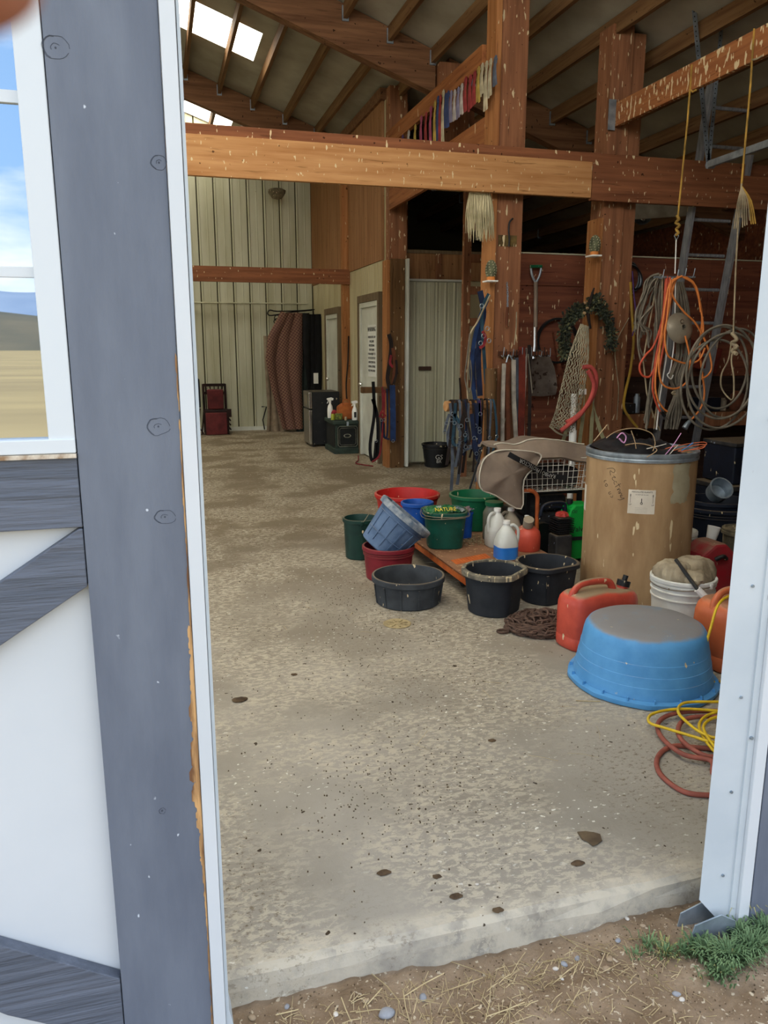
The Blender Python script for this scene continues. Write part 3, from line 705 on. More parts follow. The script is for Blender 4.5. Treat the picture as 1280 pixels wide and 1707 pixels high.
for x, y in ((1.84, 4.55), (1.82, 5.6), (2.42, 4.65), (2.42, 5.6)):
    MB().cyl((x-.015, y, .045), (x+.015, y, .045), .045, n=18).build('wheel', 'blackplastic', t, smooth=40)
    MB().box((x-.02, y-.03, .088), (x+.02, y+.03, .134)).build('caster', 'galv', t)
# spilled grain
def scatter(name, m, n, fn, parent=None, label=None, cat=None, sz=(.004, .009)):
    mb = MB()
    for i in range(n):
        x, y, z = fn(i); s_ = random.uniform(*sz); e = Euler((random.random()*6, random.random()*6, random.random()*6)).to_matrix()
        vs = [Vector((x, y, z))+e @ Vector(v)*s_ for v in ((1, 0, 0), (-1, 0, 0), (0, .7, 0), (0, -.7, 0), (0, 0, .6), (0, 0, -.6))]
        mb.add(vs, [(0,2,4),(2,1,4),(1,3,4),(3,0,4),(2,0,5),(1,2,5),(3,1,5),(0,3,5)])
    o = mb.build(name, m, parent)
    o['kind'] = 'stuff'
    return setp(o, label, cat)
scatter('spilled_feed', 'grain', 420, lambda i: (random.gauss(2.13, .10), random.gauss(5.12, .07), .151+random.random()*.006), label='pale spilled grain and straw bits on the orange board behind the green bucket', cat='feed')
# --- dark green squarish bucket with feed bag
t = bucket('dark green squarish bucket with a crumpled feed bag in it, on the orange board', 1.885, 5.04, .1475, .158, .132, .262, 'greendark', dfn=lambda a, z, r: .93*squarish(3.4, R(-14))(a, z, r), lip=.009, liph=.03, n=56)
for k in range(2): MB().tube([(1.885+(.178+.006*k)*math.cos(i*.3)*squarish(3.4, R(-14))(i*.3, 0, 0)*.93, 5.04+(.178+.006*k)*math.sin(i*.3)*squarish(3.4, R(-14))(i*.3, 0, 0)*.93, .395-.012*k+.01*math.sin(i*.3+k)) for i in range(21)], .002, 6, closed=True).build('bail', 'wire', t)
bag = thing('feed_bag', (1.885, 5.04, .39), 'crumpled green and yellow printed feed bag stuffed in the dark green bucket', 'bag')
def crum(u, v, cx=1.855, cy=5.03, z0=.392, r=.115, h=.055, sd=0.):
    x = (u-.5)*2; y = (v-.5)*2; q = math.sqrt(max(0, 1-.6*max(abs(x), abs(y))**2))
    return (cx+x*r, cy+y*r*.9, z0+h*(q-.4)+.018*noise.noise((x*2.5+sd, y*2.5, 1))+.02*abs(noise.noise((x*5+sd, y*5, 2))))
MB().grid(crum, 18, 18, .003).build('bag', mat('green_bag', srgb(40, 110, 62), srgb(24, 66, 44), rough=.4, scale=8), bag)
YL = mat('yellow_print', srgb(226, 200, 60), rough=.5); M['yl'] = YL
text('lettering', 'NATURE', .040, (1.85, 4.935, .432), (R(52), 0, R(-4)), 'yl', bag)
text('lettering', 'MIX', .022, (1.81, 4.955, .448), (R(40), 0, R(8)), 'capwhite', bag)
MB().grid(lambda u, v: crum(u, v, 1.955, 5.06, .390, .065, .03, 4), 12, 12, .003).build('flap', mat('silver_film', srgb(60, 80, 84), srgb(120, 130, 130), rough=.25, scale=10), bag)
# --- large green tub & blue items behind
bucket('large green round tub on the board, right behind the dark green bucket', 2.30, 5.50, .1475, .188, .150, .27, 'green', lip=.010, bail=None, cat='tub', name='muck_tub')
bucket('small blue bucket squeezed between the tilted bucket and the dark green one', 1.79, 5.37, .1475, .115, .09, .26, 'blueplastic', lip=.007)
t = thing('scoop', (2.115, 5.18, .1475), 'narrow blue feed scoop leaning between the two green buckets', 'scoop')
MB().lathe(shell(.05, .045, .20, lip=.004, liph=.02), (2.105, 5.20, .1475), 20, sx=1.1).build('body', 'blueplastic', t, smooth=40)
MB().grid(lambda u, v: crum(u, v, 2.105, 5.20, .352, .05, .04, 9), 8, 8, .003).build('label_rag', mat('rag_torn', srgb(150, 120, 100), srgb(70, 90, 120), rough=.9, scale=12), t)
# --- jugs
def jug(lab, x, y, z, s, liquid, m, lm, rz_=0, lvl=.45, cap='capwhite'):
    t = thing('jug', (x, y, z), lab, 'jug'); r = .078*s; h = .25*s
    dn = squarish(3.6)
    MB().lathe([(.001, 0), (r*.9, 0), (r, .008), (r*1.0, h*.42), (r*.98, h*.5), (r*.80, h*.68), (r*.42, h*.86), (r*.26, h*.92), (r*.26, h*.97), (.001, h*.97)], (x, y, z), 40,
               dfn=lambda a, zz, rr: dn(a, zz, rr)*.92 if zz < h*.55 else 1).build('body', m, t, smooth=50)
    if lm: MB().lathe([(.001, .002), (r*.88, .003), (r*1.006, .010), (r*1.006, h*lvl), (.001, h*lvl)], (x, y, z), 40, dfn=lambda a, zz, rr: dn(a, zz, rr)*.922).build('liquid', lm, t, smooth=50)
    MB().cyl((x, y, z+h*.955), (x, y, z+h*1.04), r*.31, n=20).build('cap', cap, t, smooth=40)
    c, s_ = math.cos(rz_), math.sin(rz_)
    P = [(.30*r, h*.90), (.62*r, h*.92), (.98*r, h*.80), (1.0*r, h*.55), (.90*r, h*.42)]
    MB().tube([(x+c*a, y+s_*a, z+b_) for a, b_ in P], .011*s, 8, smooth=4).build('handle', m, t, smooth=50)
    return t
M['poly'] = mat('translucent_poly', srgb(206, 208, 202), srgb(190, 192, 184), rough=.35, dust=DUST, dustamt=.15, spec=.5)
M['polydirty'] = mat('dirty_poly', srgb(156, 146, 128), srgb(130, 120, 102), rough=.6, dust=DUST, dustamt=.6)
M['bluefluid'] = mat('blue_fluid', srgb(36, 104, 186), srgb(52, 122, 200), rough=.3)
jug('white jug half full of bright blue fluid, front one on the board', 2.155, 4.60, .1475, 1.0, 1, 'poly', 'bluefluid', R(-15), .36)
jug('empty clear white jug standing behind the blue fluid jug', 2.235, 4.93, .1475, 1.05, 0, 'poly', None, R(200))
jug('dusty brownish jug with a white cap, between the clear jug and red can', 2.36, 4.97, .1475, 1.0, 0, 'polydirty', None, R(180))
t = thing('glass_jar', (2.30, 5.13, .1475), 'dusty glass jar with a green lid behind the clear jug', 'jar')
MB().lathe([(.001, 0), (.075, 0), (.08, .01), (.08, .20), (.06, .235), (.06, .25), (.001, .25)], (2.30, 5.13, .1475), 28).build('body', mat('dusty_glass', srgb(118, 118, 104), srgb(90, 90, 80), rough=.25, dust=DUST), t, smooth=40)
MB().cyl((2.30, 5.13, .3975), (2.30, 5.13, .425), .066, n=28).build('lid', 'green', t, smooth=40)
# old metal red can with big cap
t = thing('gas_can', (2.40, 4.78, .1475), 'old round red metal fuel can, dusty cream cap, right of blue fluid jug', 'fuel can')
MB().lathe([(.001, 0), (.085, 0), (.09, .008), (.09, .10), (.082, .135), (.05, .165), (.028, .175), (.028, .20), (.001, .20)], (2.40, 4.78, .1475), 32).build('body', 'gasred', t, smooth=50)
MB().cyl((2.385, 4.75, .325), (2.375, 4.72, .375), .036, n=16).build('cap', 'polydirty', t, smooth=40)
MB().cyl((2.40, 4.80, .345), (2.40, 4.80, .385), .016, n=12).build('vent_cap', 'capwhite', t)
# --- rusty chain pile
M['chain'] = mat('rusty_chain', srgb(104, 80, 66), srgb(68, 52, 44), rough=.85, scale=30)
t = thing('chain', (2.0, 3.75, 0), 'heap of rusty brown chain with a loose end ring, in front of the black buckets', 'chain')
def link(mb, c, e, L=.031, W=.017, r=.0062):
    pts = []
    for k in range(10):
        a = 2*math.pi*k/10; x = math.cos(a)*W; y = math.sin(a)*W+(L-W if math.sin(a) > 0 else -(L-W) if math.sin(a) < 0 else 0)
        pts.append(c+e @ Vector((x, y, 0)))
    mb.tube(pts, r, 5, closed=True)
protos = []
for k in range(1):
    mb = MB(); link(mb, Vector((0, 0, 0)), Matrix.Identity(3)); o = mb.build('link', 'chain', None, smooth=60); o.parent = t; ORG[o.name] = Vector(); protos.append(o)
protos[0].location = (-.2, -.06, .006)
random.seed(11)
pts = []; a = 0; k = 0
cx, cy = 1.99, 3.71
while len(pts) < 300:
    rr = .185*abs(math.sin(k*.013*3.1+1))**.6*.9+.02; a += .034/max(rr, .05)*1.1; k += 1
    x = cx+rr*1.15*math.cos(a)+.03*noise.noise((k*.05, 0, 0)); y = cy+rr*.95*math.sin(a)+.03*noise.noise((0, k*.05, 0))
    d = math.hypot((x-cx)/1.15, y-cy)/.2; z = .008+max(0, 1-d)*.085*(.3+.7*random.random())+.006*random.random()
    if (x-2.105)**2+(y-2.963)**2 > .36**2 and (x-2.255)**2+(y-4.29)**2 > .19**2 and (x-1.887)**2+(y-4.18)**2 > .19**2: pts.append(Vector((x, y, z)))
extra = MB()
for i, p in enumerate(pts):
    dd = (pts[(i+1) % len(pts)]-p); yaw = math.atan2(dd.y, dd.x)-math.pi/2
    e = Euler((random.uniform(-.25, .25), (math.pi/2 if i % 2 else 0)+random.uniform(-.5, .5), yaw+random.uniform(-.2, .2)), 'XYZ')
    if i < 285:
        c = protos[0].copy(); COL.objects.link(c); c.parent = t; c.location = p-Vector((2.0, 3.75, 0))+Vector((0, 0, .008)); c.rotation_euler = e
    else: link(extra, p+Vector((0, 0, .006)), e.to_matrix())
o = extra.build('more_links', 'chain', t, smooth=60); o['kind'] = 'stuff'
MB().tube([(1.735+.034*math.cos(q*.63), 3.70+.024*math.sin(q*.63), .009) for q in range(10)], .007, 6, closed=True).build('end_ring', 'chain', t, smooth=60)
# --- red jerry can
def jerry(lab, x, y, rz_, L, W, H, m, cap=True, capm='blackplastic', name='gas_can'):
    t = thing(name, (0, 0, 0), lab, 'fuel can')
    def fn(i, j):
        pass
    mb = MB(); secs = []
    # cross sections along height; top slopes down away from the handle
    K = 28
    for zi, (z, k, sh) in enumerate(((0, .90, 0), (.012, .98, 0), (.03, 1, 0), (H*.22, 1, 0), (H*.235, .985, 0), (H*.25, 1, 0), (H*.68, 1, 0), (H*.82, .985, 0), (H*.92, .93, 0), (H*.985, .80, 0), (H, .62, 0))):
        ring = []
        for q in range(K):
            a = 2*math.pi*q/K; c, s_ = math.cos(a), math.sin(a); p = 5.5
            r = 1/((abs(c)**p+abs(s_)**p)**(1/p)); kk = k if z < H*.8 else k
            X_ = c*r*L/2*(1-(1-kk)*W/L*1.2); Y_ = s_*r*W/2*kk
            zz = z-(.09*H*max(0, X_/L+.1)*2 if z > H*.6 else 0)
            ring.append((X_, Y_, zz))
        secs.append(ring)
    vs = [p for r_ in secs for p in r_]; n = len(secs)
    fs = [(i*K+j, i*K+(j+1) % K, (i+1)*K+(j+1) % K, (i+1)*K+j) for i in range(n-1) for j in range(K)]+[tuple(range(K-1, -1, -1)), tuple((n-1)*K+j for j in range(K))]
    mb.add(vs, fs); mb.build('body', m, t, smooth=50)
    MB().tube([(-L*.42, 0, H*.90), (-L*.40, 0, H*1.02), (-L*.28, 0, H*1.13), (0, 0, H*1.13), (L*.16, 0, H*1.06), (L*.22, 0, H*.90)], [.020, .017, .015, .015, .016, .020], 10, smooth=5, flat=1.2).build('handle', m, t, smooth=50)
    if cap:
        MB().cyl((L*.36, 0, H*.83), (L*.39, 0, H*.95), .030, n=18).build('neck', m, t, smooth=40)
        c = MB().cyl((L*.385, 0, H*.94), (L*.405, 0, H*1.04), .036, n=14)
        c.cyl((L*.40, 0, H*1.02), (L*.43, 0.0, H*1.13), .014, n=10); c.build('cap', capm, t, smooth=30)
    t.location = (x, y, 0); t.rotation_euler = (0, 0, rz_)
    return t
jerry('dusty red plastic fuel can with handle and black cap, left of the upturned blue tub', 2.16, 3.455, R(14), .45, .20, .295, 'gasred')
jerry('orange plastic fuel can with a handle, right of the blue tub behind the white jamb', 2.665, 3.02, R(8), .38, .26, .335, 'gasorange', cap=False)
# --- white bucket with cloth and black stick
t = bucket('white ribbed plastic bucket with rags piled in it, beside the drum', 2.70, 3.49, 0, .168, .148, .31, 'whitebucket', ridge=(.20, .24, .275), lip=.007, liph=.022, bail=(R(-75), R(-100)))
rg = thing('rag', (2.70, 3.49, .31), 'heap of dirty beige rags spilling over the white bucket beside the drum', 'rag')
M['rag'] = mat('dirty_beige_cloth', srgb(170, 158, 134), srgb(120, 106, 84), rough=.95, scale=9, bump=.4, bscale=30)
for cx_, cy_, rr, hh, sd in ((2.63, 3.49, .10, .10, 1), (2.77, 3.50, .11, .11, 5), (2.70, 3.42, .10, .06, 9)):
    def fr(a, z, r, sd=sd): return 1+.30*noise.noise((math.cos(a)*1.6+sd, math.sin(a)*1.6, z*14))+.22*(.3-abs(noise.noise((math.cos(a)*4+sd, math.sin(a)*4, z*22))))
    MB().lathe([(.001, -.06), (rr*.8, -.04), (rr, -.01), (rr*.98, hh*.25), (rr*.75, hh*.6), (rr*.6, hh*.74), (rr*.4, hh*.8), (rr*.2, hh*.72), (.001, hh*.66)], (cx_, cy_, .315), 72, dfn=fr).build('fold', 'rag', rg, smooth=70)
t = thing('pry_bar', (2.6, 3.3, .2), 'short black bar with a white taped grip leaning across the white bucket', 'tool')
MB().tube([(2.62, 3.46, .41), (2.63, 3.265, .29)], .010, 8).build('bar', 'blackplastic', t)
MB().tube([(2.628, 3.28, .30), (2.665, 3.255, .255)], .019, 10).build('grip', 'capwhite', t)
# --- fibre drum
DX, DYY, DR, DH = 2.80, 4.10, .322, .93
M['drum'] = mat('kraft_fibre', srgb(176, 146, 108), srgb(146, 116, 82), rough=.8, scale=3, stretch=(2.5, 2.5, .8), bump=.1, bscale=20, splat=CREAM, sscale=26, sstretch=(1.4, 1.4, .35), sthr=.70)
t = thing('drum', (DX, DYY, 0), 'tall brown fibre drum with a silver top ring, handwriting and a white label', 'drum')
MB().lathe([(.001, .0), (DR-.01, 0), (DR, .01), (DR, DH-.02), (DR-.012, DH-.02), (DR-.012, .30), (.001, .30)], (DX, DYY, 0), 72).build('body', 'drum', t, smooth=40)
MB().lathe([(DR-.006, DH-.05), (DR+.006, DH-.05), (DR+.007, DH-.035), (DR+.003, DH-.03), (DR+.008, DH-.02), (DR+.008, DH-.004), (DR, DH), (DR-.012, DH), (DR-.014, DH-.02)], (DX, DYY, 0), 72, closed=True).build('top_ring', 'galv', t, smooth=40)
MB().lathe([(DR-.002, 0), (DR+.004, 0), (DR+.004, .022), (DR-.002, .022)], (DX, DYY, 0), 72, closed=True).build('bottom_ring', 'galv', t, smooth=40)
def wrap(ang0, z0, e=.0015, tilt=0):
    def f(p):
        x = p.x*math.cos(tilt)-p.y*math.sin(tilt); y = p.x*math.sin(tilt)+p.y*math.cos(tilt)
        a = ang0+x/DR; return Vector((DX+(DR+e)*math.cos(a), DYY+(DR+e)*math.sin(a), z0+y))
    return f
def patch(name, ang0, z0, w, h, m, parent, e=.001, jag=0):
    wr_ = wrap(ang0, z0, e); mb = MB(); nu = 14; nv = 10
    def fn(u, v):
        j = jag*noise.noise((v*6, ang0*9+u, 0)); return wr_(Vector(((u-.5)*w*(1+j), (v-.5)*h*(1+jag*.5*noise.noise((u*5, 3, 1))), 0)))
    return mb.grid(fn, nu, nv, .0008).build(name, m, parent)
camdir = math.atan2(-DYY, -DX)  # side towards the doorway
patch('torn_patch', camdir+.80, .76, .13, .23, mat('torn_layer', srgb(164, 156, 130), srgb(138, 128, 102), rough=.9, scale=7), t, jag=.35)
M['paper'] = mat('label_paper', srgb(214, 206, 190), srgb(196, 186, 168), rough=.8, scale=6)
patch('label', camdir+.055, .655, .150, .140, 'paper', t, .0012)
patch('label', camdir-1.36, .62, .07, .16, 'paper', t, .0012)
LA = camdir+.055; LZ = .655
def lt(s, size, dx, dy, n='lettering'): return text(n, s, size, (0, 0, 0), (0, 0, 0), 'ink', t, ext=.0003, bend=lambda p: wrap(LA, LZ, .0024)(Vector((p.x+dx, p.y+dy, 0))))
lt("ABSOLUTE SLANTS", .0135, 0, .058)
for i in range(4): lt('-------------------------', .0085, 0, -.034-.009*i)
lt('UP', .013, -.062, -.018); lt('UP', .013, .062, -.018); lt('DO NOT LAY ON SIDE', .007, 0, .042)
mb = MB()
for sx_ in (-.062, .062):
    for a, b_, w in ((-.008, .036, .0016), (.030, .044, .004)):
        mb.grid(lambda u, v: wrap(LA, LZ, .0022)(Vector((sx_+(u-.5)*w, a+(b_-a)*v, 0))), 1, 3, .0006)
mb.grid(lambda u, v: wrap(LA, LZ, .0022)(Vector(((u-.5)*.004, -.002+.022*v, 0))), 1, 3, .0006)
mb.tube([wrap(LA, LZ, .0022)(Vector((.006*math.cos(q), -.008+.006*math.sin(q), 0))) for q in range(7)], .0017, 4, closed=True)
mb.build('printed_mark', 'ink', t)
HW = camdir-.62
hand = [[(0, .0), (.012, .035), (.03, .045), (.04, .03), (.02, .015), (.045, .005)], [(.055, .02), (.07, .028), (.062, .012), (.07, .005), (.085, .012)], [(.10, .02), (.09, .02), (.09, .005), (.105, .003)],
        [(.115, .04), (.118, .0)], [(.108, .025), (.13, .027)], [(.135, .02), (.138, .002), (.142, .018), (.15, .016), (.152, .0)], [(.158, .018), (.16, 0), (.165, .015), (.172, .015), (.176, .002)], [(.182, .018), (.18, .004), (.19, .003), (.20, .018), (.198, -.008), (.188, -.02)],
        [(.06, -.035), (.055, -.05), (.065, -.055)], [(.085, -.04), (.075, -.045), (.083, -.058), (.093, -.048), (.085, -.04)], [(.13, -.04), (.13, -.055), (.14, -.055), (.14, -.042)], [(.155, -.038), (.165, -.045), (.155, -.055)]]
for st in hand:
    pp, _ = catmull([Vector((a, b_, 0)) for a, b_ in st], 0, 4, False)
    MB().tube([wrap(HW, .83, .0008, R(-58))(p) for p in pp], .0011, 4).build('handwriting', 'ink', t)
# bag of wire twine on the drum
t = thing('trash_bag', (DX, DYY, .93), 'black plastic bag filling the top of the fibre drum', 'bag')
M['bagblack'] = mat('black_bag', srgb(26, 27, 30), srgb(40, 42, 46), rough=.28, scale=8, bump=.5, bscale=14)
def bagf(u, v):
    a = u*2*math.pi; r = .30*v; bump_ = .05*noise.noise((math.cos(a)*r*9, math.sin(a)*r*9, 2))+.02*noise.noise((math.cos(a)*r*25, math.sin(a)*r*25, 5))
    return (DX+r*math.cos(a), DYY+r*math.sin(a), .91+.055*(1-v**3)+bump_*(1-v**6)+(.03*math.cos(a-2.6) if v > .3 else 0))
MB().grid(bagf, 48, 14).build('bag', 'bagblack', t, smooth=60)
t2 = thing('twine', (DX, DYY, .97), 'tangled orange, pink and straw coloured baling twine lying on the black bag', 'twine')
M['tw1'] = mat('orange_twine', srgb(214, 116, 78), rough=.8); M['tw2'] = mat('straw_twine', srgb(176, 150, 116), rough=.8); M['tw3'] = mat('pink_twine', srgb(206, 150, 196), rough=.8); M['tw4'] = mat('blue_twine', srgb(70, 140, 210), rough=.8); M['tw5'] = mat('white_twine', srgb(206, 200, 190), rough=.8)
def tw(n, m, pts, r=.0028, k=5): return MB().tube(pts, r, 5, smooth=k).build(n, m, t2, smooth=60)
random.seed(5)
tw('strand', 'tw1', [(2.763,3.950,0.894),(2.861,3.950,0.940),(2.983,3.950,0.960),(3.116,3.950,0.970),(3.134,3.950,0.952),(3.028,3.950,0.927),(2.884,3.950,0.907)])
tw('strand', 'tw1', [(2.769,3.900,0.893),(2.866,3.900,0.932),(2.987,3.900,0.956),(3.086,3.900,0.963),(3.063,3.900,0.939),(2.907,3.900,0.930)])
tw('strand', 'tw2', [(2.393,3.850,1.030),(2.466,3.850,1.068),(2.581,3.850,1.078),(2.681,3.850,1.048),(2.713,3.850,0.992),(2.702,3.850,0.944)])
tw('strand', 'tw2', [(2.518,3.800,1.072),(2.545,3.800,1.014),(2.557,3.800,0.970)])
tw('strand', 'tw2', [(2.453,3.750,1.000),(2.521,3.750,1.007),(2.598,3.750,0.995),(2.658,3.750,0.965),(2.596,3.750,0.927)])
tw('strand', 'tw3', [(2.398,3.750,1.041),(2.426,3.750,1.067),(2.454,3.750,1.046),(2.445,3.750,1.013),(2.413,3.750,1.037),(2.433,3.750,1.017)], .004)
tw('strand', 'tw4', [(2.928,3.900,0.929),(3.006,3.900,0.976)], .0032, 1)
tw('strand', 'tw5', [(2.626,3.800,0.967),(2.692,3.800,0.978),(2.750,3.800,0.990)])
tw('strand', 'tw3', [(2.772,3.850,0.907),(2.827,3.850,0.964),(2.881,3.850,1.042)])
tw('strand', 'tw2', [(2.258,3.750,1.029),(2.333,3.750,1.115)], .003, 1)
tw('strand', 'tw5', [(2.801,3.850,0.906),(2.845,3.850,0.953),(2.867,3.850,0.973)])
# --- behind drum: machine, cage, rug
t = thing('generator', (2.62, 5.35, 0), 'dark dusty engine-driven machine under the wire cage, beside the drum', 'machine')
for x in (2.53, 2.95):
    for y in (5.06, 5.66): MB().box((x-.015, y-.015, 0), (x+.015, y+.015, .50)).build('leg', 'blackmetal', t)
MB().tube([(2.53, 5.06, .48), (2.95, 5.06, .48), (2.95, 5.66, .48), (2.53, 5.66, .48)], .016, 8, closed=True).build('frame', 'blackmetal', t)
M['grimy'] = mat('grimy_dark', srgb(64, 62, 60), srgb(30, 31, 34), rough=.6, scale=10, dust=DUST, dustamt=.5, splat=srgb(150, 165, 185), sscale=30, sstretch=(1, 1, 1), sthr=.72)
MB().rbox((2.74, 5.38, .17), (.36, .40, .28), .03).build('tank', 'grimy', t, smooth=40)
MB().rbox((2.78, 5.25, .385), (.24, .22, .13), .05).build('cover', 'grimy', t, smooth=40)
MB().lathe([(.001, -.06), (.09, -.06), (.10, -.04), (.10, .04), (.09, .06), (.001, .06)], (2.60, 5.20, .38), 24, rot=Euler((R(90), 0, 0))).build('fan_housing', 'grimy', t, smooth=40)
MB().lathe([(.001, -.03), (.125, -.03), (.13, 0), (.125, .03), (.001, .03)], (2.66, 5.09, .13), 24, rot=Euler((R(90), 0, R(10)))).build('wheel', 'blackplastic', t, smooth=40)
t = thing('hose_hook', (2.55, 4.96, .2), 'orange painted curved pipe handle in front of the dark machine', 'handle')
MB().tube([(2.42, 4.98, .515), (2.50, 4.965, .525), (2.548, 4.955, .49), (2.556, 4.955, .40), (2.560, 4.955, .16), (2.562, 4.955, .0)], .015, 10, smooth=5).build('pipe', mat('orange_pipe', srgb(190, 96, 44), srgb(150, 74, 36), rough=.6, scale=12), t, smooth=60)
MB().rbox((2.562, 4.955, .035), (.12, .08, .07), .012).build('foot', 'blackmetal', t)
t = thing('small_engine', (2.66, 4.78, 0), 'small black engine with a red air filter and finned body, left of the green can', 'machine')
MB().rbox((2.66, 4.79, .12), (.13, .12, .24), .015).build('block', 'grimy', t, smooth=40)
for k in range(7): MB().box((2.60, 4.73, .255+k*.016), (2.73, 4.85, .261+k*.016)).build('fin', 'blackmetal', t)
MB().rbox((2.665, 4.79, .30), (.09, .09, .12), .01).build('cylinder', 'grimy', t)
MB().lathe([(.045, 0), (.04, .02), (.02, .032), (.001, .03)], (2.665, 4.79, .368), 16, dfn=lambda a, z, r: 1+.12*math.cos(a*8)).build('air_filter', mat('red_filter', srgb(176, 60, 50), rough=.6), t)
MB().tube([(2.55, 4.88, .36), (2.56, 4.88, .42), (2.62, 4.88, .445), (2.72, 4.88, .44), (2.74, 4.88, .40), (2.74, 4.88, .30)], .012, 8, smooth=4).build('guard', 'navy', t, smooth=60)
MB().tube([(2.55, 4.90, .33), (2.56, 4.90, .39), (2.62, 4.90, .41), (2.72, 4.90, .405), (2.74, 4.90, .37)], .010, 8, smooth=4).build('guard', 'navy', t, smooth=60)
# green oil can
t = thing('oil_jug', (2.86, 4.9, 0), 'bright green oil container with black print, tucked against the left of the drum', 'can')
M['brightgreen'] = mat('bright_green', srgb(26, 172, 70), srgb(20, 152, 60), rough=.4, scale=5)
MB().poly([(2.755, 4.86, .02), (2.755, 4.86, .33), (2.775, 4.86, .39), (2.81, 4.86, .425), (2.93, 4.86, .425), (2.96, 4.86, .40), (2.96, 4.86, .02)], (0, .14, 0)).build('body', 'brightgreen', t, bevel=.012)
MB().cyl((2.80, 4.93, .42), (2.80, 4.93, .455), .022, n=14).build('cap', 'blackplastic', t)
text('lettering', 'Valv', .055, (2.83, 4.858, .245), (R(90), 0, 0), 'ink', t)
text('lettering', 'Oil', .035, (2.80, 4.858, .375), (R(90), 0, 0), 'ink', t)
MB().box((2.76, 4.853, .165), (2.95, 4.859, .190)).build('band', 'ink', t)
# wire cage
t = thing('wire_cage', (2.62, 5.2, .52), 'white wire basket cage under the grey rug, on the dark machine', 'basket')
M['wirewhite'] = mat('white_wire', srgb(196, 192, 180), rough=.5)
cx0, cx1, cy0, cy1, cz0, cz1 = 2.37, 2.97, 4.96, 5.36, .515, .745
mb = MB()
def w_(a, b_): mb.tube([a, b_], .0024, 4)
nx = 14; nz_ = 5
for i in range(nx+1):
    x = cx0+(cx1-cx0)*i/nx; dx = .03*(1-2*i/nx)
    for y in (cy0, cy1): w_((x+dx, y, cz0), (x, y, cz1))
    w_((x+dx, cy0, cz0), (x+dx, cy1, cz0))
for j in range(nz_+1):
    z = cz0+(cz1-cz0)*j/nz_; d_ = .03*(1-j/nz_)
    mb.tube([(cx0+d_, cy0, z), (cx1-d_, cy0, z), (cx1-d_, cy1, z), (cx0+d_, cy1, z)], .0024 if 0 < j < nz_ else .004, 4, closed=True)
for i in range(9):
    y = cy0+(cy1-cy0)*i/8
    for x, s_ in ((cx0, 1), (cx1, -1)): w_((x+s_*.03, y, cz0), (x, y, cz1))
    w_((cx0+.03, y, cz0), (cx1-.03, y, cz0))
o = mb.build('wires', 'wirewhite', t); o['kind'] = 'stuff'
MB().rbox((2.68, 5.16, .60), (.46, .30, .13), .03).build('folded_lining', mat('dark_lining', srgb(64, 56, 50), srgb(30, 30, 36), rough=.9, scale=9), t, smooth=40)
# rug
M['rug'] = mat('grey_brown_rug', srgb(140, 124, 108), srgb(116, 102, 90), rough=.9, scale=5, bump=.3, bscale=22, splat=srgb(186, 176, 160), sscale=30, sthr=.76)
M['piping'] = mat('pale_piping', srgb(190, 184, 168), rough=.8)
t = thing('horse_rug', (2.5, 5.0, .75), 'grey-brown horse rug with pale piping and a black lettered strap, draped over the wire cage', 'rug')
outl = [(2.087,4.880,0.752),(2.078,4.880,0.586),(2.196,4.880,0.521),(2.391,4.880,0.417),(2.405,4.880,0.621),(2.506,4.880,0.735),(2.512,4.880,0.802),(2.293,4.880,0.835),(2.168,4.880,0.823)]
c0 = sum((Vector(p) for p in outl), Vector())/len(outl)
def drape(k, th):
    P, _ = catmull([Vector(p) for p in outl], 0, 4, True); n = len(P); mb = MB(); vs = [c0+Vector((0, -.05, 0))]; fs = []
    for ri, s_ in enumerate((.45, .8, 1.0)):
        for i, p in enumerate(P):
            q = c0+(p-c0)*s_; q.y += -.05*(1-s_)-.02*noise.noise((p.x*9, p.z*9, s_))+.012*math.sin(i*.9)*s_; vs.append(q)
    for i in range(n): fs.append((0, 1+i, 1+(i+1) % n))
    for r_ in range(2):
        for i in range(n): fs.append((1+r_*n+i, 1+(r_+1)*n+i, 1+(r_+1)*n+(i+1) % n, 1+r_*n+(i+1) % n))
    m_ = len(vs); vs2 = [v+Vector((0, .03, 0)) for v in vs]; fs2 = [tuple(m_+k_ for k_ in reversed(f)) for f in fs]
    side = [(1+2*n+i, m_+1+2*n+i, m_+1+2*n+(i+1) % n, 1+2*n+(i+1) % n) for i in range(n)]
    mb.add(vs+vs2, fs+fs2+side); return mb
drape(0, .02).build('neck_flap', 'rug', t, smooth=60)
P, _ = catmull([Vector(p) for p in outl], 0, 4, True)
MB().tube([p+Vector((0, -.006, 0)) for p in P], .0055, 6, closed=True).build('piping', 'piping', t, smooth=60)
def top(u, v):
    x = 2.27+.72*u; hump = .835+.035*math.sin(u*3.4+.2)-.03*math.exp(-((u-.22)/.10)**2)
    yy_ = 4.935+.46*v; e = 1-abs(v-.45)*1.5
    z = hump-.105*(1-min(1, v*4))+.012*noise.noise((x*9, yy_*9, 1)) if v < .9 else hump-.03
    return (x, yy_, z)
MB().grid(top, 30, 14, .018).build('body', 'rug', t, smooth=60)
MB().tube([(2.27+.72*u/14, 5.10, top(u/14, .36)[2]+.006) for u in range(15)], .006, 6, smooth=3).build('piping', 'piping', t, smooth=60)
sp = [(2.247,4.800,0.818),(2.311,4.800,0.783),(2.408,4.830,0.738),(2.561,4.900,0.661),(2.672,4.930,0.626),(2.768,4.930,0.609)]
M['strapblack'] = mat('black_webbing', srgb(26, 26, 28), rough=.8)
MB().ribbon(sp, .036, .004, (.35, 0, .93)).build('strap', 'strapblack', t)
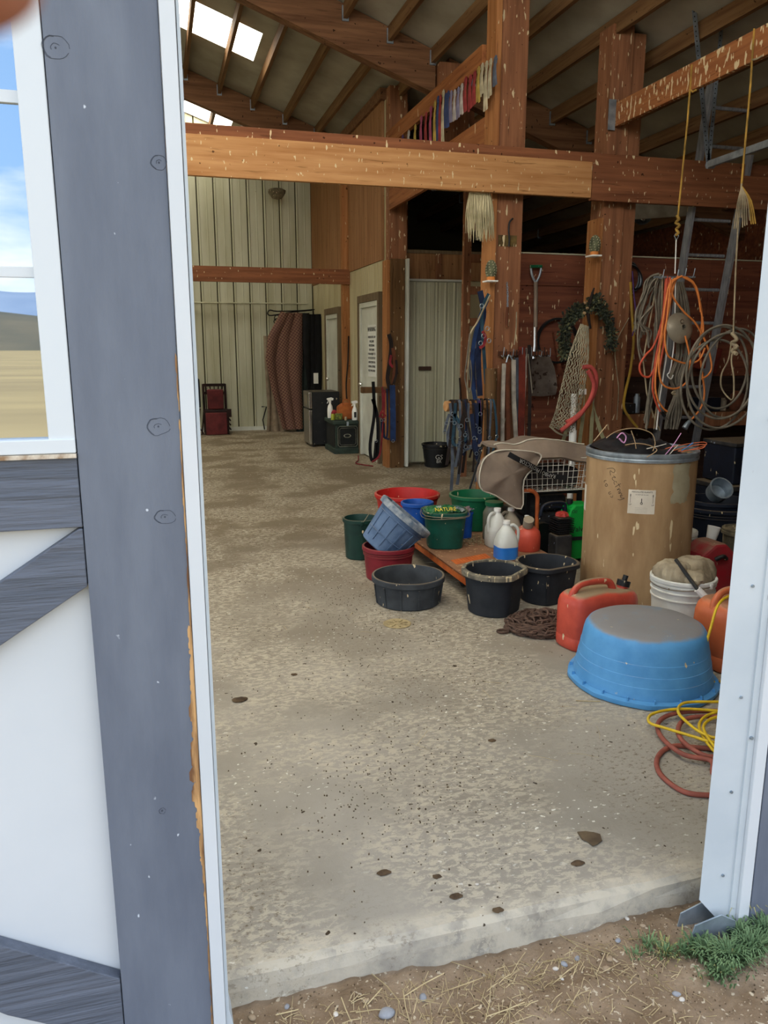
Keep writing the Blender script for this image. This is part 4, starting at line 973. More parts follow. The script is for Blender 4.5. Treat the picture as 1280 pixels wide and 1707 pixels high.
def spt(p):
    PP, _ = catmull([Vector(q) for q in sp], 0, 8, False); L_ = [0]
    for i in range(1, len(PP)): L_.append(L_[-1]+(PP[i]-PP[i-1]).length)
    tot = L_[-1]; s_ = tot*.5-p.x; s_ = max(0, min(tot-1e-4, s_)); i = max(j for j in range(len(L_)) if L_[j] <= s_); i = min(i, len(PP)-2)
    d_ = (PP[i+1]-PP[i]).normalized(); q = PP[i]+d_*(s_-L_[i]); nn = Vector((-d_.z, 0, d_.x)); nn = nn if nn.z > 0 else -nn
    return q-nn*p.y+Vector((0, -.0045, 0))
text('lettering', 'RAMBO | PROTECTOR', .040, (0, 0, 0), (0, 0, 0), 'capwhite', t, bend=spt)
# --- dark jumble right of the drum
def pail(lab, x, y, r, h, m, lid=None, **k):
    t = bucket(lab, x, y, k.pop('z', 0), r, r*.9, h, m, **k)
    if lid: MB().lathe([(.001, 0), (r+.004, 0), (r+.008, .006), (r+.008, .018), (r-.01, .022), (r-.015, .014), (.001, .014)], (x, y, h-.006), 32).build('lid', lid, t, smooth=40)
    return t
M['dirtlid'] = mat('dirty_lid', srgb(120, 110, 86), srgb(80, 74, 60), rough=.95, scale=14, splat=CREAM, sscale=50, sthr=.66)
pail('white plastic bucket half hidden right behind the fibre drum', 3.25, 4.32, .135, .34, 'whitebucket', ridge=(.27, .30), lip=.006)
pail('grey lidded pail behind the white bucket right of the drum', 3.40, 4.72, .15, .36, 'rubber', 'dirtlid')
bucket('wide dark blue tub stacked behind the paint pails by the ladder foot', 4.02, 4.88, 0, .28, .24, .36, 'navy', ridge=(.29, .31), cat='tub', name='muck_tub', lip=.012)
bucket('black bucket standing inside the wide dark blue tub', 4.02, 4.88, .05, .215, .18, .35, 'navy', lip=.008)
t = thing('pot', (3.99, 4.86, .40), 'dented grey metal pot tipped on its side on the dark buckets', 'pot')
MB().lathe([(.001, -.05), (.075, -.05), (.085, .05), (.088, .05), (.088, .056), (.078, .056), (.07, -.04), (.001, -.04)], (3.98, 4.83, .47), 28, rot=Euler((R(52), R(-14), 0))).build('body', 'galv', t, smooth=40)
# crimson can
t = thing('gas_can', (3.32, 3.98, 0), 'dusty crimson fuel can with sloping shoulders, right of the white rag bucket', 'fuel can')
MB().poly([(3.13, 3.92, .0), (3.12, 3.92, .19), (3.17, 3.92, .27), (3.255, 3.92, .335), (3.33, 3.92, .335), (3.40, 3.92, .27), (3.47, 3.92, .19), (3.47, 3.92, 0)], (0, .20, 0)).build('body', 'gascrimson', t, bevel=.018)
MB().tube([(3.25, 3.915, .24), (3.29, 3.90, .262), (3.33, 3.915, .24)], .014, 8, smooth=3).build('handle', 'blackplastic', t, smooth=60)
# paint cans
pail('lidded paint pail with green label and drips, beside the right jamb', 3.67, 4.18, .125, .34, 'dirtlid', 'dirtlid')
pail('reddish dusty pail in front of the paint pail by the jamb', 3.40, 3.70, .12, .25, 'gascrimson', None)
t = thing('cup', (3.44, 4.02, .30), 'small white plastic cup wedged between the crimson can and paint pail', 'cup')
MB().lathe([(.001, 0), (.032, 0), (.042, .085), (.038, .085), (.03, .006), (.001, .006)], (3.455, 4.22, .285), 18, rot=Euler((0, R(12), 0))).build('cup', 'capwhite', t, smooth=40)
# dark crates further right
for i, (x, y, z, a, b_, h, lb) in enumerate(((4.62, 5.4, 0, .5, .42, .42, 'dark plastic crate on the floor behind the aluminium ladder foot'), (4.66, 5.42, .425, .44, .38, .34, 'dark grey box on top of the crate behind the ladder'), (3.62, 5.62, 0, .40, .34, .62, 'tall dark bin under the hanging cords behind the drum'), (4.15, 5.75, 0, .44, .36, .30, 'low dark box beneath the work shelf'))):
    t = thing('storage_box', (x, y, z), lb, 'box')
    MB().box((x-a/2, y-b_/2, z), (x+a/2, y+b_/2, z+h*.9)).build('body', 'navy', t, bevel=.012)
    MB().box((x-a/2-.012, y-b_/2-.012, z+h*.9+.001), (x+a/2+.012, y+b_/2+.012, z+h)).build('lid', 'grimy', t, bevel=.008)
    for s_ in (-1, 1): MB().box((x+s_*a*.3-.02, y-b_/2-.008, z+h*.2), (x+s_*a*.3+.02, y-b_/2-.0005, z+h*.8)).build('rib', 'navy', t)
# --- hoses on floor
M['yellowhose'] = mat('yellow_cord', srgb(224, 190, 40), srgb(200, 164, 34), rough=.4, scale=20)
M['redhose'] = mat('brick_red_hose', srgb(158, 88, 72), srgb(132, 72, 60), rough=.6, scale=20)
t = setp(MB().tube([(1.768,2.034,0.010),(1.686,2.081,0.010),(1.677,2.205,0.010),(1.740,2.310,0.010),(1.843,2.366,0.010),(1.927,2.332,0.010)]+[(1.992,2.290,0.012),(2.052,2.217,0.012),(1.919,2.091,0.012),(1.858,2.141,0.012)]+[(1.897,2.209,0.026),(1.828,2.274,0.026),(1.825,2.399,0.026),(1.876,2.508,0.026),(1.973,2.568,0.026),(2.103,2.565,0.026),(2.258,2.498,0.026),(2.104,2.280,0.026),(1.925,2.228,0.026),(1.880,2.308,0.030),(1.907,2.418,0.030),(2.001,2.507,0.030),(2.117,2.507,0.030),(2.214,2.446,0.030)], .0095, 10, smooth=5).build('hose', 'redhose', smooth=60), 'loose coil of brick-red rubber hose on the floor by the right jamb', 'hose')
t = setp(MB().tube([(1.912,2.085,0.040),(1.934,2.232,0.040),(1.976,2.364,0.040),(2.032,2.451,0.040),(2.129,2.505,0.040),(2.256,2.497,0.040)]+[(2.131,2.283,0.046),(1.985,2.286,0.046),(1.919,2.363,0.046),(1.865,2.439,0.046),(1.830,2.497,0.046),(1.873,2.555,0.046),(1.961,2.575,0.046),(2.065,2.557,0.046),(2.243,2.483,0.046)]+[(2.307,2.524,0.056),(2.168,2.576,0.056),(2.062,2.594,0.056),(1.989,2.534,0.056),(1.965,2.443,0.056),(1.964,2.351,0.056),(2.006,2.299,0.056),(2.169,2.328,0.056),(2.124,2.446,0.056),(2.001,2.391,0.056),(1.933,2.225,0.056)], .0062, 8, smooth=5).build('extension_cord', 'yellowhose', smooth=60), 'bright yellow cord lying in loops on top of the red hose by the jamb', 'cord')
t = setp(MB().tube([(2.517,2.860,0.410),(2.441,2.840,0.414),(2.359,2.800,0.392),(2.318,2.780,0.304),(2.278,2.760,0.202),(2.272,2.750,0.121),(2.295,2.740,0.067)]+[(2.429,2.820,0.010),(2.557,2.854,0.010)], .0062, 8, smooth=5).build('extension_cord', 'yellowhose', smooth=60), 'yellow cord hanging in a loop over the orange fuel can', 'cord')

# ================================================================== HANGING AND FAR THINGS
def cloth(n, c, c2=None, **k):
    M[n] = mat(n, srgb(*c), srgb(*(c2 or tuple(int(x*.7) for x in c))), rough=.9, scale=k.pop('scale', 8), **k); return n
for n, c in (('r_red', (164, 58, 60)), ('r_lav', (146, 142, 176)), ('r_white', (205, 198, 196)), ('r_cream', (206, 196, 168)), ('r_yellow', (196, 168, 84)), ('r_blue', (58, 76, 128)), ('r_pink', (172, 76, 112)), ('r_grey', (98, 108, 128)), ('r_purple', (84, 56, 110)), ('navyweb', (30, 42, 74)), ('blueweb', (40, 64, 110)), ('tealweb', (46, 78, 96)), ('greyweb', (96, 104, 116)), ('redweb', (140, 44, 50)), ('brownleather', (108, 62, 40)), ('redleather', (122, 48, 34)), ('darkleather', (44, 34, 30)), ('girth', (188, 180, 166)), ('tanrope', (176, 160, 130)), ('greyrope', (128, 120, 106)), ('yellowrope', (190, 150, 70)), ('net', (186, 176, 148))): cloth(n, c)
RIB = [
 (827, 94, 146, 'r_grey', 8), (819, 98, 162, 'r_cream', 6), (812, 102, 188, 'r_cream', 6), (805, 106, 160, 'r_cream', 7), (799, 112, 172, 'r_yellow', 7),
 (792, 120, 176, 'r_red', 9), (785, 126, 186, 'r_red', 9), (777, 130, 190, 'r_red', 10), (771, 140, 192, 'r_white', 7), (765, 146, 198, 'r_lav', 7), (759, 150, 203, 'r_white', 6), (753, 152, 207, 'r_lav', 7), (748, 152, 214, 'r_blue', 7), (744, 156, 216, 'r_blue', 6),
 (740, 150, 246, 'r_cream', 6), (735, 158, 242, 'r_red', 5), (731, 160, 238, 'r_blue', 5), (726, 168, 244, 'r_yellow', 5), (719, 178, 246, 'r_pink', 7), (711, 188, 247, 'r_red', 8), (703, 194, 246, 'r_pink', 8), (693, 208, 246, 'r_yellow', 8), (682, 218, 246, 'r_white', 8), (672, 226, 242, 'r_purple', 9)]
RP = [(2.722,6.294,3.775),(2.722,6.277,3.544),(2.722,6.389,3.787),(2.722,6.368,3.498),(2.722,6.474,3.796),(2.722,6.446,3.402),(2.722,6.561,3.805),(2.722,6.544,3.556),(2.722,6.637,3.802),(2.722,6.619,3.521),(2.722,6.727,3.792),(2.722,6.710,3.527),(2.722,6.821,3.792),(2.722,6.803,3.504),(2.722,6.931,3.806),(2.722,6.914,3.513),(2.722,7.015,3.782),(2.722,7.000,3.526),(2.722,7.101,3.778),(2.722,7.087,3.518),(2.722,7.190,3.783),(2.722,7.176,3.515),(2.722,7.282,3.799),(2.722,7.268,3.518),(2.722,7.361,3.821),(2.722,7.345,3.501),(2.722,7.423,3.818),(2.722,7.408,3.506),(2.722,7.490,3.868),(2.722,7.466,3.362),(2.722,7.571,3.849),(2.722,7.551,3.402),(2.722,7.638,3.857),(2.722,7.620,3.439),(2.722,7.722,3.838),(2.722,7.705,3.426),(2.722,7.843,3.816),(2.722,7.828,3.442),(2.722,7.986,3.799),(2.722,7.974,3.469),(2.722,8.135,3.804),(2.722,8.126,3.508),(2.722,8.329,3.773),(2.722,8.323,3.552),(2.722,8.553,3.769),(2.722,8.550,3.602),(2.722,8.768,3.772),(2.722,8.766,3.674)]
CN = {'r_grey': 'slate grey', 'r_cream': 'cream', 'r_yellow': 'yellow', 'r_red': 'red', 'r_white': 'white', 'r_lav': 'lavender', 'r_blue': 'deep blue', 'r_pink': 'bright pink', 'r_purple': 'purple'}
ORD = 'first second third fourth fifth sixth seventh eighth ninth tenth eleventh twelfth thirteenth fourteenth fifteenth sixteenth seventeenth eighteenth nineteenth twentieth twenty-first twenty-second twenty-third twenty-fourth'.split()
random.seed(4)
for i, (px, a, b_, m, w) in enumerate(RIB):
    T = Vector(RP[2*i]); B = Vector(RP[2*i+1]); B.y = T.y; L_ = T.z-B.z
    t = thing('award_ribbon', tuple(T), CN[m]+' award ribbon, '+ORD[i]+' back from the left post on the high rail', 'ribbon', 'award ribbons on the high rail')
    W = .045+.004*w
    MB().lathe([(.001, -.004), (W*.45, -.004), (W*.5, 0), (W*.3, .006), (.001, .008)], T+Vector((-.006, 0, -.03)), 16, rot=Euler((0, R(-90), 0)), dfn=lambda a_, z, r: 1+.1*math.cos(a_*8)).build('rosette', m, t)
    for s_ in (-1, 1):
        MB().ribbon([T+Vector((0, 0, -.02)), T+Vector((-.012, s_*.012, -L_*.4)), T+Vector((-.004, s_*(.02+.01*random.random()), -L_*(.92+.08*random.random())))], W*.55, .002, (0, 1, 0), 4).build('tail', m, t)
# white horse tail hair under the beam
def strands(name, m, c, n, spread, L_, th, parent, top=.03, drift=0, flat=.4):
    mb = MB()
    for i in range(n):
        u = random.uniform(-1, 1); v = random.uniform(-1, 1)
        p0 = Vector(c)+Vector((u*top, v*top*flat, random.uniform(-.02, .01))); k = random.uniform(.35, 1)**.7
        p1 = p0+Vector((u*spread*.6+drift*.4, v*spread*.3, -L_*k*.5)); p2 = p0+Vector((u*spread*.7+drift+random.uniform(-.01, .01), v*spread*.3, -L_*k))
        mb.tube([p0, p1, p2], [th, th*.9, th*.35], 4, smooth=3)
    o = mb.build(name, m, parent, smooth=60); o['kind'] = 'stuff'; return o
random.seed(8)
t = thing('horse_tail_hair', (2.63, 6.42, 2.78), 'hank of long cream horsehair hanging under the main beam left of the post', 'hair')
cloth('hair', (206, 196, 160), (160, 150, 118))
strands('lock', 'hair', (2.595, 6.36, 2.76), 90, .05, .38, .0045, t, top=.045, drift=.015)
strands('lock', 'hair', (2.695, 6.36, 2.76), 90, .05, .37, .0045, t, top=.045, drift=.01)
MB().ell((2.64, 6.37, 2.75), (.09, .03, .06), 12, 8).build('tie', 'hair', t, smooth=60)
# cone ornaments on brackets
def cone(x, y, z, lab):
    t = thing('cone_ornament', (x, y, z), lab, 'ornament')
    cloth('conegreen', (120, 124, 96), (50, 56, 42)); cloth('conebright', (176, 172, 140))
    MB().ell((x, y, z+.085), (.042, .042, .075), 16, 12).build('core', 'conegreen', t, smooth=60)
    mb = MB(); mb2 = MB()
    for k in range(150):
        q = (k+.5)/150; ph = math.acos(1-2*q); th = k*2.39996
        p = Vector((.045*math.sin(ph)*math.cos(th), .045*math.sin(ph)*math.sin(th), .078*math.cos(ph))); (mb if k % 3 else mb2).ell(Vector((x, y, z+.085))+p, (.006, .006, .006), 5, 4)
    o = mb.build('scale', 'conegreen', t); o['kind'] = 'stuff'; o = mb2.build('bright_scale', 'conebright', t); o['kind'] = 'stuff'
    MB().box((x-.045, y-.05, z-.012), (x+.045, y+.075, z)).build('shelf', 'capwhite', t)
    MB().cyl((x, y, z), (x, y, z+.03), .036, n=18).build('cup', mat('orange_cup', srgb(206, 128, 60), rough=.6), t, smooth=40)
cone(3.70, 6.31, 2.30, 'knobbly green cone ornament on a small shelf, higher one, on the right post')
cone(2.745, 6.33, 2.07, 'knobbly grey cone ornament on a small shelf, lower one, on the left post')
# things on the left post front
t = thing('hook', (2.90, 6.41, 2.5), 'black curved iron hook over a rusty plate high on the left post', 'hook')
MB().tube([(2.957,6.390,2.584),(2.926,6.390,2.549),(2.922,6.390,2.482),(2.930,6.390,2.419),(2.927,6.390,2.356)], .008, 8, smooth=4).build('bar', 'blackmetal', t, smooth=60)
MB().box((2.84, 6.412, 2.36), (3.01, 6.419, 2.45)).build('plate', mat('mossy_plate', srgb(110, 92, 50), srgb(74, 58, 34), rough=.9, scale=14, splat=CREAM, sscale=40, sthr=.62), t)
t = thing('snap_chain', (2.86, 6.4, 1.9), 'steel snap and chain with a dark wooden toggle hanging on the left post', 'chain')
mb = MB(); pp = [(2.924,6.395,2.052),(2.932,6.395,1.978),(2.934,6.395,1.918),(2.936,6.395,1.858)]; pp, _ = catmull([Vector(p) for p in pp], 0, 4, False)
for i, p in enumerate(pp): link(mb, p, Euler((R(90), 0, R(90*(i % 2)))).to_matrix(), .014, .007, .0022)
mb.build('chain', 'galv', t)
MB().tube([(2.932,6.385,1.858),(2.929,6.385,1.767),(2.932,6.385,1.692)], .012, 8).build('toggle', 'brownleather', t, smooth=50)
# shovel
t = thing('shovel', (3.6, 7.05, 1.0), 'wide grain shovel with worn D handle hung on the red plywood wall', 'shovel')
MB().tube([(3.512,7.030,2.126),(3.524,7.030,1.849),(3.528,7.030,1.624),(3.529,7.030,1.453)], .019, 12).build('shaft', mat('weathered_handle', srgb(150, 134, 118), srgb(110, 96, 84), rough=.7, stretch=(9, 9, 1)), t, smooth=40)
MB().tube([(3.509,7.000,1.708),(3.516,7.000,1.539),(3.510,7.000,1.408)], [.020, .022, .026], 12).build('socket', 'chrome', t, smooth=40)
MB().tube([(3.512,7.030,2.115),(3.472,7.030,2.180),(3.456,7.030,2.250)], .012, 8, smooth=3).tube([(3.512,7.030,2.115),(3.547,7.030,2.181),(3.562,7.030,2.253)], .012, 8, smooth=3).build('fork', 'galv', t, smooth=50)
MB().tube([(3.449,7.030,2.266),(3.568,7.030,2.269)], .015, 10).build('grip', 'green', t, smooth=40)
bl = [(3.469,7.000,1.454),(3.525,7.000,1.499),(3.609,7.000,1.482),(3.682,7.000,1.419),(3.732,7.000,1.327),(3.765,7.000,1.199),(3.770,7.000,1.094),(3.759,7.000,1.059),(3.623,7.000,1.044),(3.500,7.000,1.051),(3.469,7.000,1.168),(3.456,7.000,1.329)]
M['blade'] = mat('dull_blade', srgb(128, 118, 110), srgb(92, 82, 74), rough=.55, metal=.4, scale=8, splat=srgb(60, 48, 40), sscale=22, sstretch=(1, 1, 1), sthr=.64)
def blade():
    c = sum((Vector(p) for p in bl), Vector())/len(bl); mb = MB(); n = len(bl); vs = [c+Vector((0, .03, 0))]; fs = []
    for s_ in (.5, .85, 1): vs += [c+(Vector(p)-c)*s_+Vector((0, .03*(1-s_**2)-.0, 0)) for p in bl]
    for i in range(n): fs.append((0, 1+i, 1+(i+1) % n))
    for r_ in range(2):
        for i in range(n): fs.append((1+r_*n+i, 1+(r_+1)*n+i, 1+(r_+1)*n+(i+1) % n, 1+r_*n+(i+1) % n))
    m_ = len(vs); mb.add(vs+[v+Vector((0, .006, 0)) for v in vs], fs+[tuple(m_+k for k in reversed(f)) for f in fs]+[(1+2*n+i, m_+1+2*n+i, m_+1+2*n+(i+1) % n, 1+2*n+(i+1) % n) for i in range(n)])
    return mb
blade().build('blade', 'blade', t, smooth=50)
setp(MB().beam((3.75, 7.06, 1.66), (3.86, 7.06, 1.10), .035, .03).build('broom_handle', 'plyred'), 'thin brown wooden handle leaning on the red wall right of the shovel blade', 'handle')
# tool hooks rail on partition
t = thing('hook_rail', (3.2, 6.7, 1.5), 'row of tangled rusty hooks and snaps that the straps hang from beside the left post', 'rail')
MB().beam((2.86, 6.385, 1.465), (3.36, 6.385, 1.462), .02, .04).build('board', 'brownleather', t)
random.seed(6)
for k in range(16):
    x = 2.88+k*.03; h = random.uniform(.02, .07)
    MB().tube([(x, 6.37, 1.45), (x+.004, 6.34, 1.44), (x+random.uniform(-.01, .01), 6.325, 1.46+h)], .004, 6, smooth=3).build('hook', 'blackmetal' if k % 3 else 'galv', t)
# straps and girths
def strap(name, m, pts, w, lab, cat='strap', th=.008, side=(1, 0, 0), group=None, wm=None):
    return setp(MB().ribbon(pts, w, th, side).build(name, m), lab, cat, group)
t = thing('girth', (3.06, 6.33, 1.3), 'long cream fleece girth with a tan centre hanging nearest the left post', 'girth')
MB().ribbon([(2.890,6.330,1.381),(2.888,6.330,1.103),(2.899,6.330,0.617)], .030, .02).build('fleece_edge', 'girth', t)
MB().ribbon([(2.921,6.325,1.392),(2.931,6.325,1.103),(2.955,6.325,0.616)], .036, .012).build('centre', 'brownleather', t)
MB().ribbon([(2.979,6.330,1.412),(2.991,6.330,1.101),(3.011,6.330,0.891),(3.039,6.330,0.612)], .034, .02).build('fleece_edge', 'girth', t)
MB().tube([(2.907,6.330,1.371),(2.932,6.330,1.453),(2.980,6.330,1.396)], .007, 6, smooth=4).build('buckle', 'galv', t)
strap('girth', 'greyweb', [(3.027,6.360,1.431),(3.042,6.360,1.203),(3.040,6.360,0.940),(3.076,6.360,0.779),(3.071,6.360,0.591)], .05, 'grey-white frayed girth strap hanging second behind the cream girth', 'girth', .012)
strap('strap', 'redleather', [(3.057,6.335,1.524),(3.070,6.335,1.204),(3.075,6.335,0.942),(3.077,6.335,0.594)], .062, 'wide red-brown leather strap hanging in the middle of the strap row', th=.007)
strap('strap', 'girth', [(3.105,6.350,1.513),(3.106,6.350,1.203),(3.105,6.350,0.940),(3.120,6.350,0.590)], .016, 'thin pale strap along the right edge of the red-brown leather strap', th=.008)
strap('strap', 'darkleather', [(3.127,6.340,1.539),(3.150,6.340,1.150),(3.163,6.340,0.563)], .03, 'narrow black leather strap hanging rightmost, beside the shovel blade')
strap('rein', 'tanrope', [(2.987,6.320,1.816),(2.987,6.320,1.675),(2.975,6.320,1.539)], .008, 'thin cream cord hanging vertically above the strap hooks', 'cord')
strap('rein', 'greyrope', [(3.109,6.320,1.462),(3.140,6.320,1.282),(3.164,6.320,1.125)], .008, 'thin grey cord with a knotted end beside the black strap', 'cord')
# bundle on left side of left post
t = thing('lead_rope', (2.62, 6.33, 2.0), 'blue nylon halter bundle hanging on the left face of the left post', 'halter')
for pts, m, w in (([(2.661,6.360,1.986),(2.699,6.360,1.814),(2.671,6.360,1.639),(2.661,6.360,1.413),(2.686,6.360,1.105)], 'navyweb', .05), ([(2.721,6.340,1.912),(2.659,6.340,1.763),(2.610,6.340,1.564),(2.594,6.340,1.312),(2.634,6.340,1.066)], 'blueweb', .035), ([(2.731,6.330,1.961),(2.670,6.330,1.813),(2.695,6.330,1.514),(2.726,6.330,1.209)], 'tealweb', .03), ([(2.712,6.350,1.614),(2.659,6.350,1.514),(2.607,6.350,1.413),(2.624,6.350,1.158)], 'navyweb', .045), ([(2.667,6.300,1.653),(2.696,6.300,1.604),(2.682,6.300,1.539),(2.644,6.300,1.514)], 'redweb', .025)):
    MB().ribbon(pts, w, .006).build('strap', m, t)
for c in [(2.656,6.300,1.860),(2.679,6.300,1.614),(2.711,6.300,1.674),(2.654,6.300,1.554),(2.730,6.300,1.574)]: MB().tube([Vector(c)+Vector((.018*math.cos(q*.7), 0, .018*math.sin(q*.7))) for q in range(9)], .0035, 6, closed=True).build('ring', 'galv', t)
setp(MB().tube([(2.725,6.290,1.949),(2.669,6.290,1.835),(2.612,6.290,1.722),(2.555,6.290,1.623),(2.544,6.290,1.414),(2.538,6.290,1.188),(2.546,6.290,1.071)], .008, 7, smooth=5).build('lead_rope', 'tanrope', smooth=60), 'twisted pale cotton rope slanting down from the left post then hanging straight', 'rope')
setp(MB().tube([(2.545,6.280,1.633),(2.523,6.280,1.415),(2.510,6.280,1.264),(2.552,6.280,1.137),(2.571,6.280,1.264),(2.556,6.280,1.415)], .006, 7, smooth=5).build('lead_rope', 'greyrope', smooth=60), 'thin braided grey rope loop hanging beside the twisted pale rope', 'rope')
# wooden arm with halters
t = thing('saddle_arm', (2.55, 6.3, 1.03), 'rounded wooden arm sticking out left from the left post, halters hang on it', 'rack')
MB().tube([(2.33, 6.26, 1.03), (2.76, 6.30, 1.035)], .045, 14).build('arm', 'beam_x', t, smooth=40)
HB = [
 ('greyweb', 'grey nylon halter hanging on the outer end of the wooden arm', [[(2.341,6.180,1.062),(2.354,6.180,0.921),(2.324,6.180,0.795),(2.342,6.180,0.693),(2.384,6.180,0.768),(2.386,6.180,0.920),(2.364,6.180,0.971)], [(2.365,6.170,0.972),(2.422,6.170,0.844),(2.467,6.170,0.767),(2.441,6.170,0.706)], [(2.333,6.170,0.973),(2.308,6.170,0.898),(2.293,6.170,0.823)]], .022),
 ('tealweb', 'pale blue-grey nylon halter second from the outer end of the arm', [[(2.381,6.160,1.063),(2.374,6.160,0.897),(2.366,6.160,0.730),(2.410,6.160,0.708)], [(2.372,6.160,0.973),(2.445,6.160,0.860),(2.480,6.160,0.767),(2.448,6.160,0.728)]], .024),
 ('darkleather', 'black leather headstall with steel buckles in the middle of the arm', [[(2.447,6.150,1.062),(2.483,6.150,0.921),(2.519,6.150,0.767),(2.477,6.150,0.692)], [(2.449,6.150,0.972),(2.430,6.150,0.871),(2.469,6.150,0.794)]], .02),
 ('greyweb', 'grey strap halter hanging near the centre of the wooden arm', [[(2.504,6.170,1.059),(2.502,6.170,0.918),(2.518,6.170,0.714)], [(2.452,6.170,0.716),(2.540,6.170,0.687),(2.453,6.170,0.654)]], .02),
 ('navyweb', 'dark navy halter bunch nearest the post on the wooden arm', [[(2.549,6.160,1.059),(2.565,6.160,0.867),(2.558,6.160,0.688),(2.600,6.160,0.567)], [(2.583,6.150,1.059),(2.600,6.150,0.816),(2.610,6.150,0.661)], [(2.521,6.140,0.971),(2.548,6.140,0.767),(2.573,6.140,0.633)]], .035),
 ('r_purple', 'purple strap looped over the wooden arm next to the post', [[(2.593,6.150,1.084),(2.601,6.150,0.968),(2.599,6.150,0.841)]], .022)]
for m, lab, ribs, w in HB:
    t = thing('halter', tuple(ribs[0][0]), lab, 'halter')
    for p in ribs: MB().ribbon(p, w, .005).build('strap', m, t)
    for p in ribs:
        for c in (p[-1], p[1]): MB().tube([Vector(c)+Vector((.016*math.cos(q*.9), -.006, .016*math.sin(q*.9))) for q in range(7)], .003, 5, closed=True).build('buckle', 'galv', t)
for px, lab in ((0, 'left of two long grey cotton leads reaching down below the halters'), (1, 'right of two long grey cotton leads reaching down below the halters')):
    P_ = ([(2.377,6.200,0.689),(2.380,6.200,0.508),(2.373,6.200,0.310)], [(2.448,6.200,0.687),(2.446,6.200,0.505),(2.427,6.200,0.360)])[px]
    setp(MB().ribbon(P_, .026, .008).build('lead_strap', 'greyweb'), lab, 'strap')
setp(MB().tube([(2.572,6.000,0.732),(2.523,6.000,0.558),(2.463,6.000,0.357)]+[(2.769,6.901,0.005)], .009, 6).build('whip', 'blackplastic'), 'thin black stick leaning down beside the left post base', 'stick')
random.seed(31)
for k in range(14):
    x0 = 2.37+.028*k; m = random.choice(['darkleather', 'greyweb', 'navyweb', 'rugblack' if 'rugblack' in M else 'darkleather', 'darkleather', 'tealweb']); y0 = 6.19+random.uniform(-.03, .03)
    L_ = random.uniform(.28, .52)+.012*k
    t = thing('strap', (x0, y0, 1.0), ('black leather', 'grey nylon', 'navy nylon', 'black', 'dark leather', 'teal nylon')[['darkleather', 'greyweb', 'navyweb', 'rugblack', 'x', 'tealweb'].index(m)]+' strap in the halter tangle, '+ORD[k]+' from the outer end of the wooden arm', 'strap', 'straps tangled on the wooden arm')
    pts = [(x0, y0+.07, 1.075), (x0, y0, 1.06), (x0+random.uniform(-.03, .03), y0-.01, 1.0-L_*.5), (x0+random.uniform(-.05, .05), y0, 1.0-L_)]
    MB().ribbon(pts, random.uniform(.016, .026), .005).build('web', m, t)
    c = Vector(pts[2]); MB().tube([c+Vector((.014*math.cos(q*.9), -.008, .016*math.sin(q*.9))) for q in range(7)], .003, 5, closed=True).build('buckle', 'chrome', t)
# log sleeve at lower part of left post
t = thing('half_log', (2.78, 6.33, 0), 'rough split log strapped to the lower front of the left post', 'log')
MB().tube([(2.775, 6.30, .002), (2.77, 6.31, .7), (2.765, 6.32, 1.34)], .055, 12, smooth=3).build('log', 'postdark', t, smooth=50)
# wreath on right post
t = thing('wreath', (3.7, 6.28, 1.75), 'dark green leafy garland draped over the top of the hay net on the right post', 'wreath')
cloth('leafdark', (62, 70, 56), (34, 38, 34)); cloth('leafolive', (104, 104, 72), (60, 62, 44))
gar = catmull([Vector(p) for p in [(3.447,6.290,1.462),(3.422,6.290,1.616),(3.460,6.290,1.759),(3.550,6.290,1.831),(3.642,6.290,1.862),(3.720,6.290,1.924),(3.772,6.290,1.854),(3.838,6.290,1.772),(3.881,6.290,1.669),(3.897,6.290,1.513)]], 0, 9, False)[0]
mb = MB(); mb2 = MB()
for i, p in enumerate(gar):
    for k in range(34 if i < len(gar)*.4 else 15):
        d = Vector((random.uniform(-1, 1), random.uniform(-.8, .1), random.uniform(-1, 1))).normalized(); q = p+d*random.uniform(.01, .075); e = d.to_track_quat('X', 'Z').to_matrix() @ Euler((random.random()*6, 0, 0)).to_matrix()
        L_ = random.uniform(.02, .04); W_ = L_*.4
        (mb if k % 3 else mb2).add([q+e @ Vector(v) for v in ((-L_/2, 0, 0), (0, W_, .004), (L_/2, 0, 0), (0, -W_, .004), (0, 0, -.003))], [(0, 1, 2, 3), (0, 4, 1), (1, 4, 2), (2, 4, 3), (3, 4, 0)])
for b_, m in ((mb, 'leafdark'), (mb2, 'leafolive')):
    o = b_.build('leaves', m, t); o['kind'] = 'stuff'
MB().tube(gar, .022, 7).build('stem', 'leafdark', t, smooth=60)
MB().tube([(3.685,6.260,2.023),(3.656,6.260,1.922),(3.639,6.260,1.810),(3.671,6.260,1.678)], [.006, .014, .016, .008], 6, smooth=4).build('bow', 'darkleather', t, smooth=60)
cloth('dried', (176, 150, 110), (130, 96, 70))
for c in [(3.593,6.240,1.895),(3.619,6.240,1.850),(3.592,6.240,1.809)]: MB().ell(c, (.016, .014, .014), 8, 6).build('dried_flower', 'dried', t)
setp(MB().lathe([(.20, -.02), (.22, -.02), (.22, .02), (.20, .02)], Vector((3.78, 7.06, 1.58)), 40, rot=Euler((R(90), 0, 0)), closed=True).build('tyre_ring', 'blackplastic', smooth=40), 'thin black rubber ring hanging behind the garland, left of the right post', 'ring')
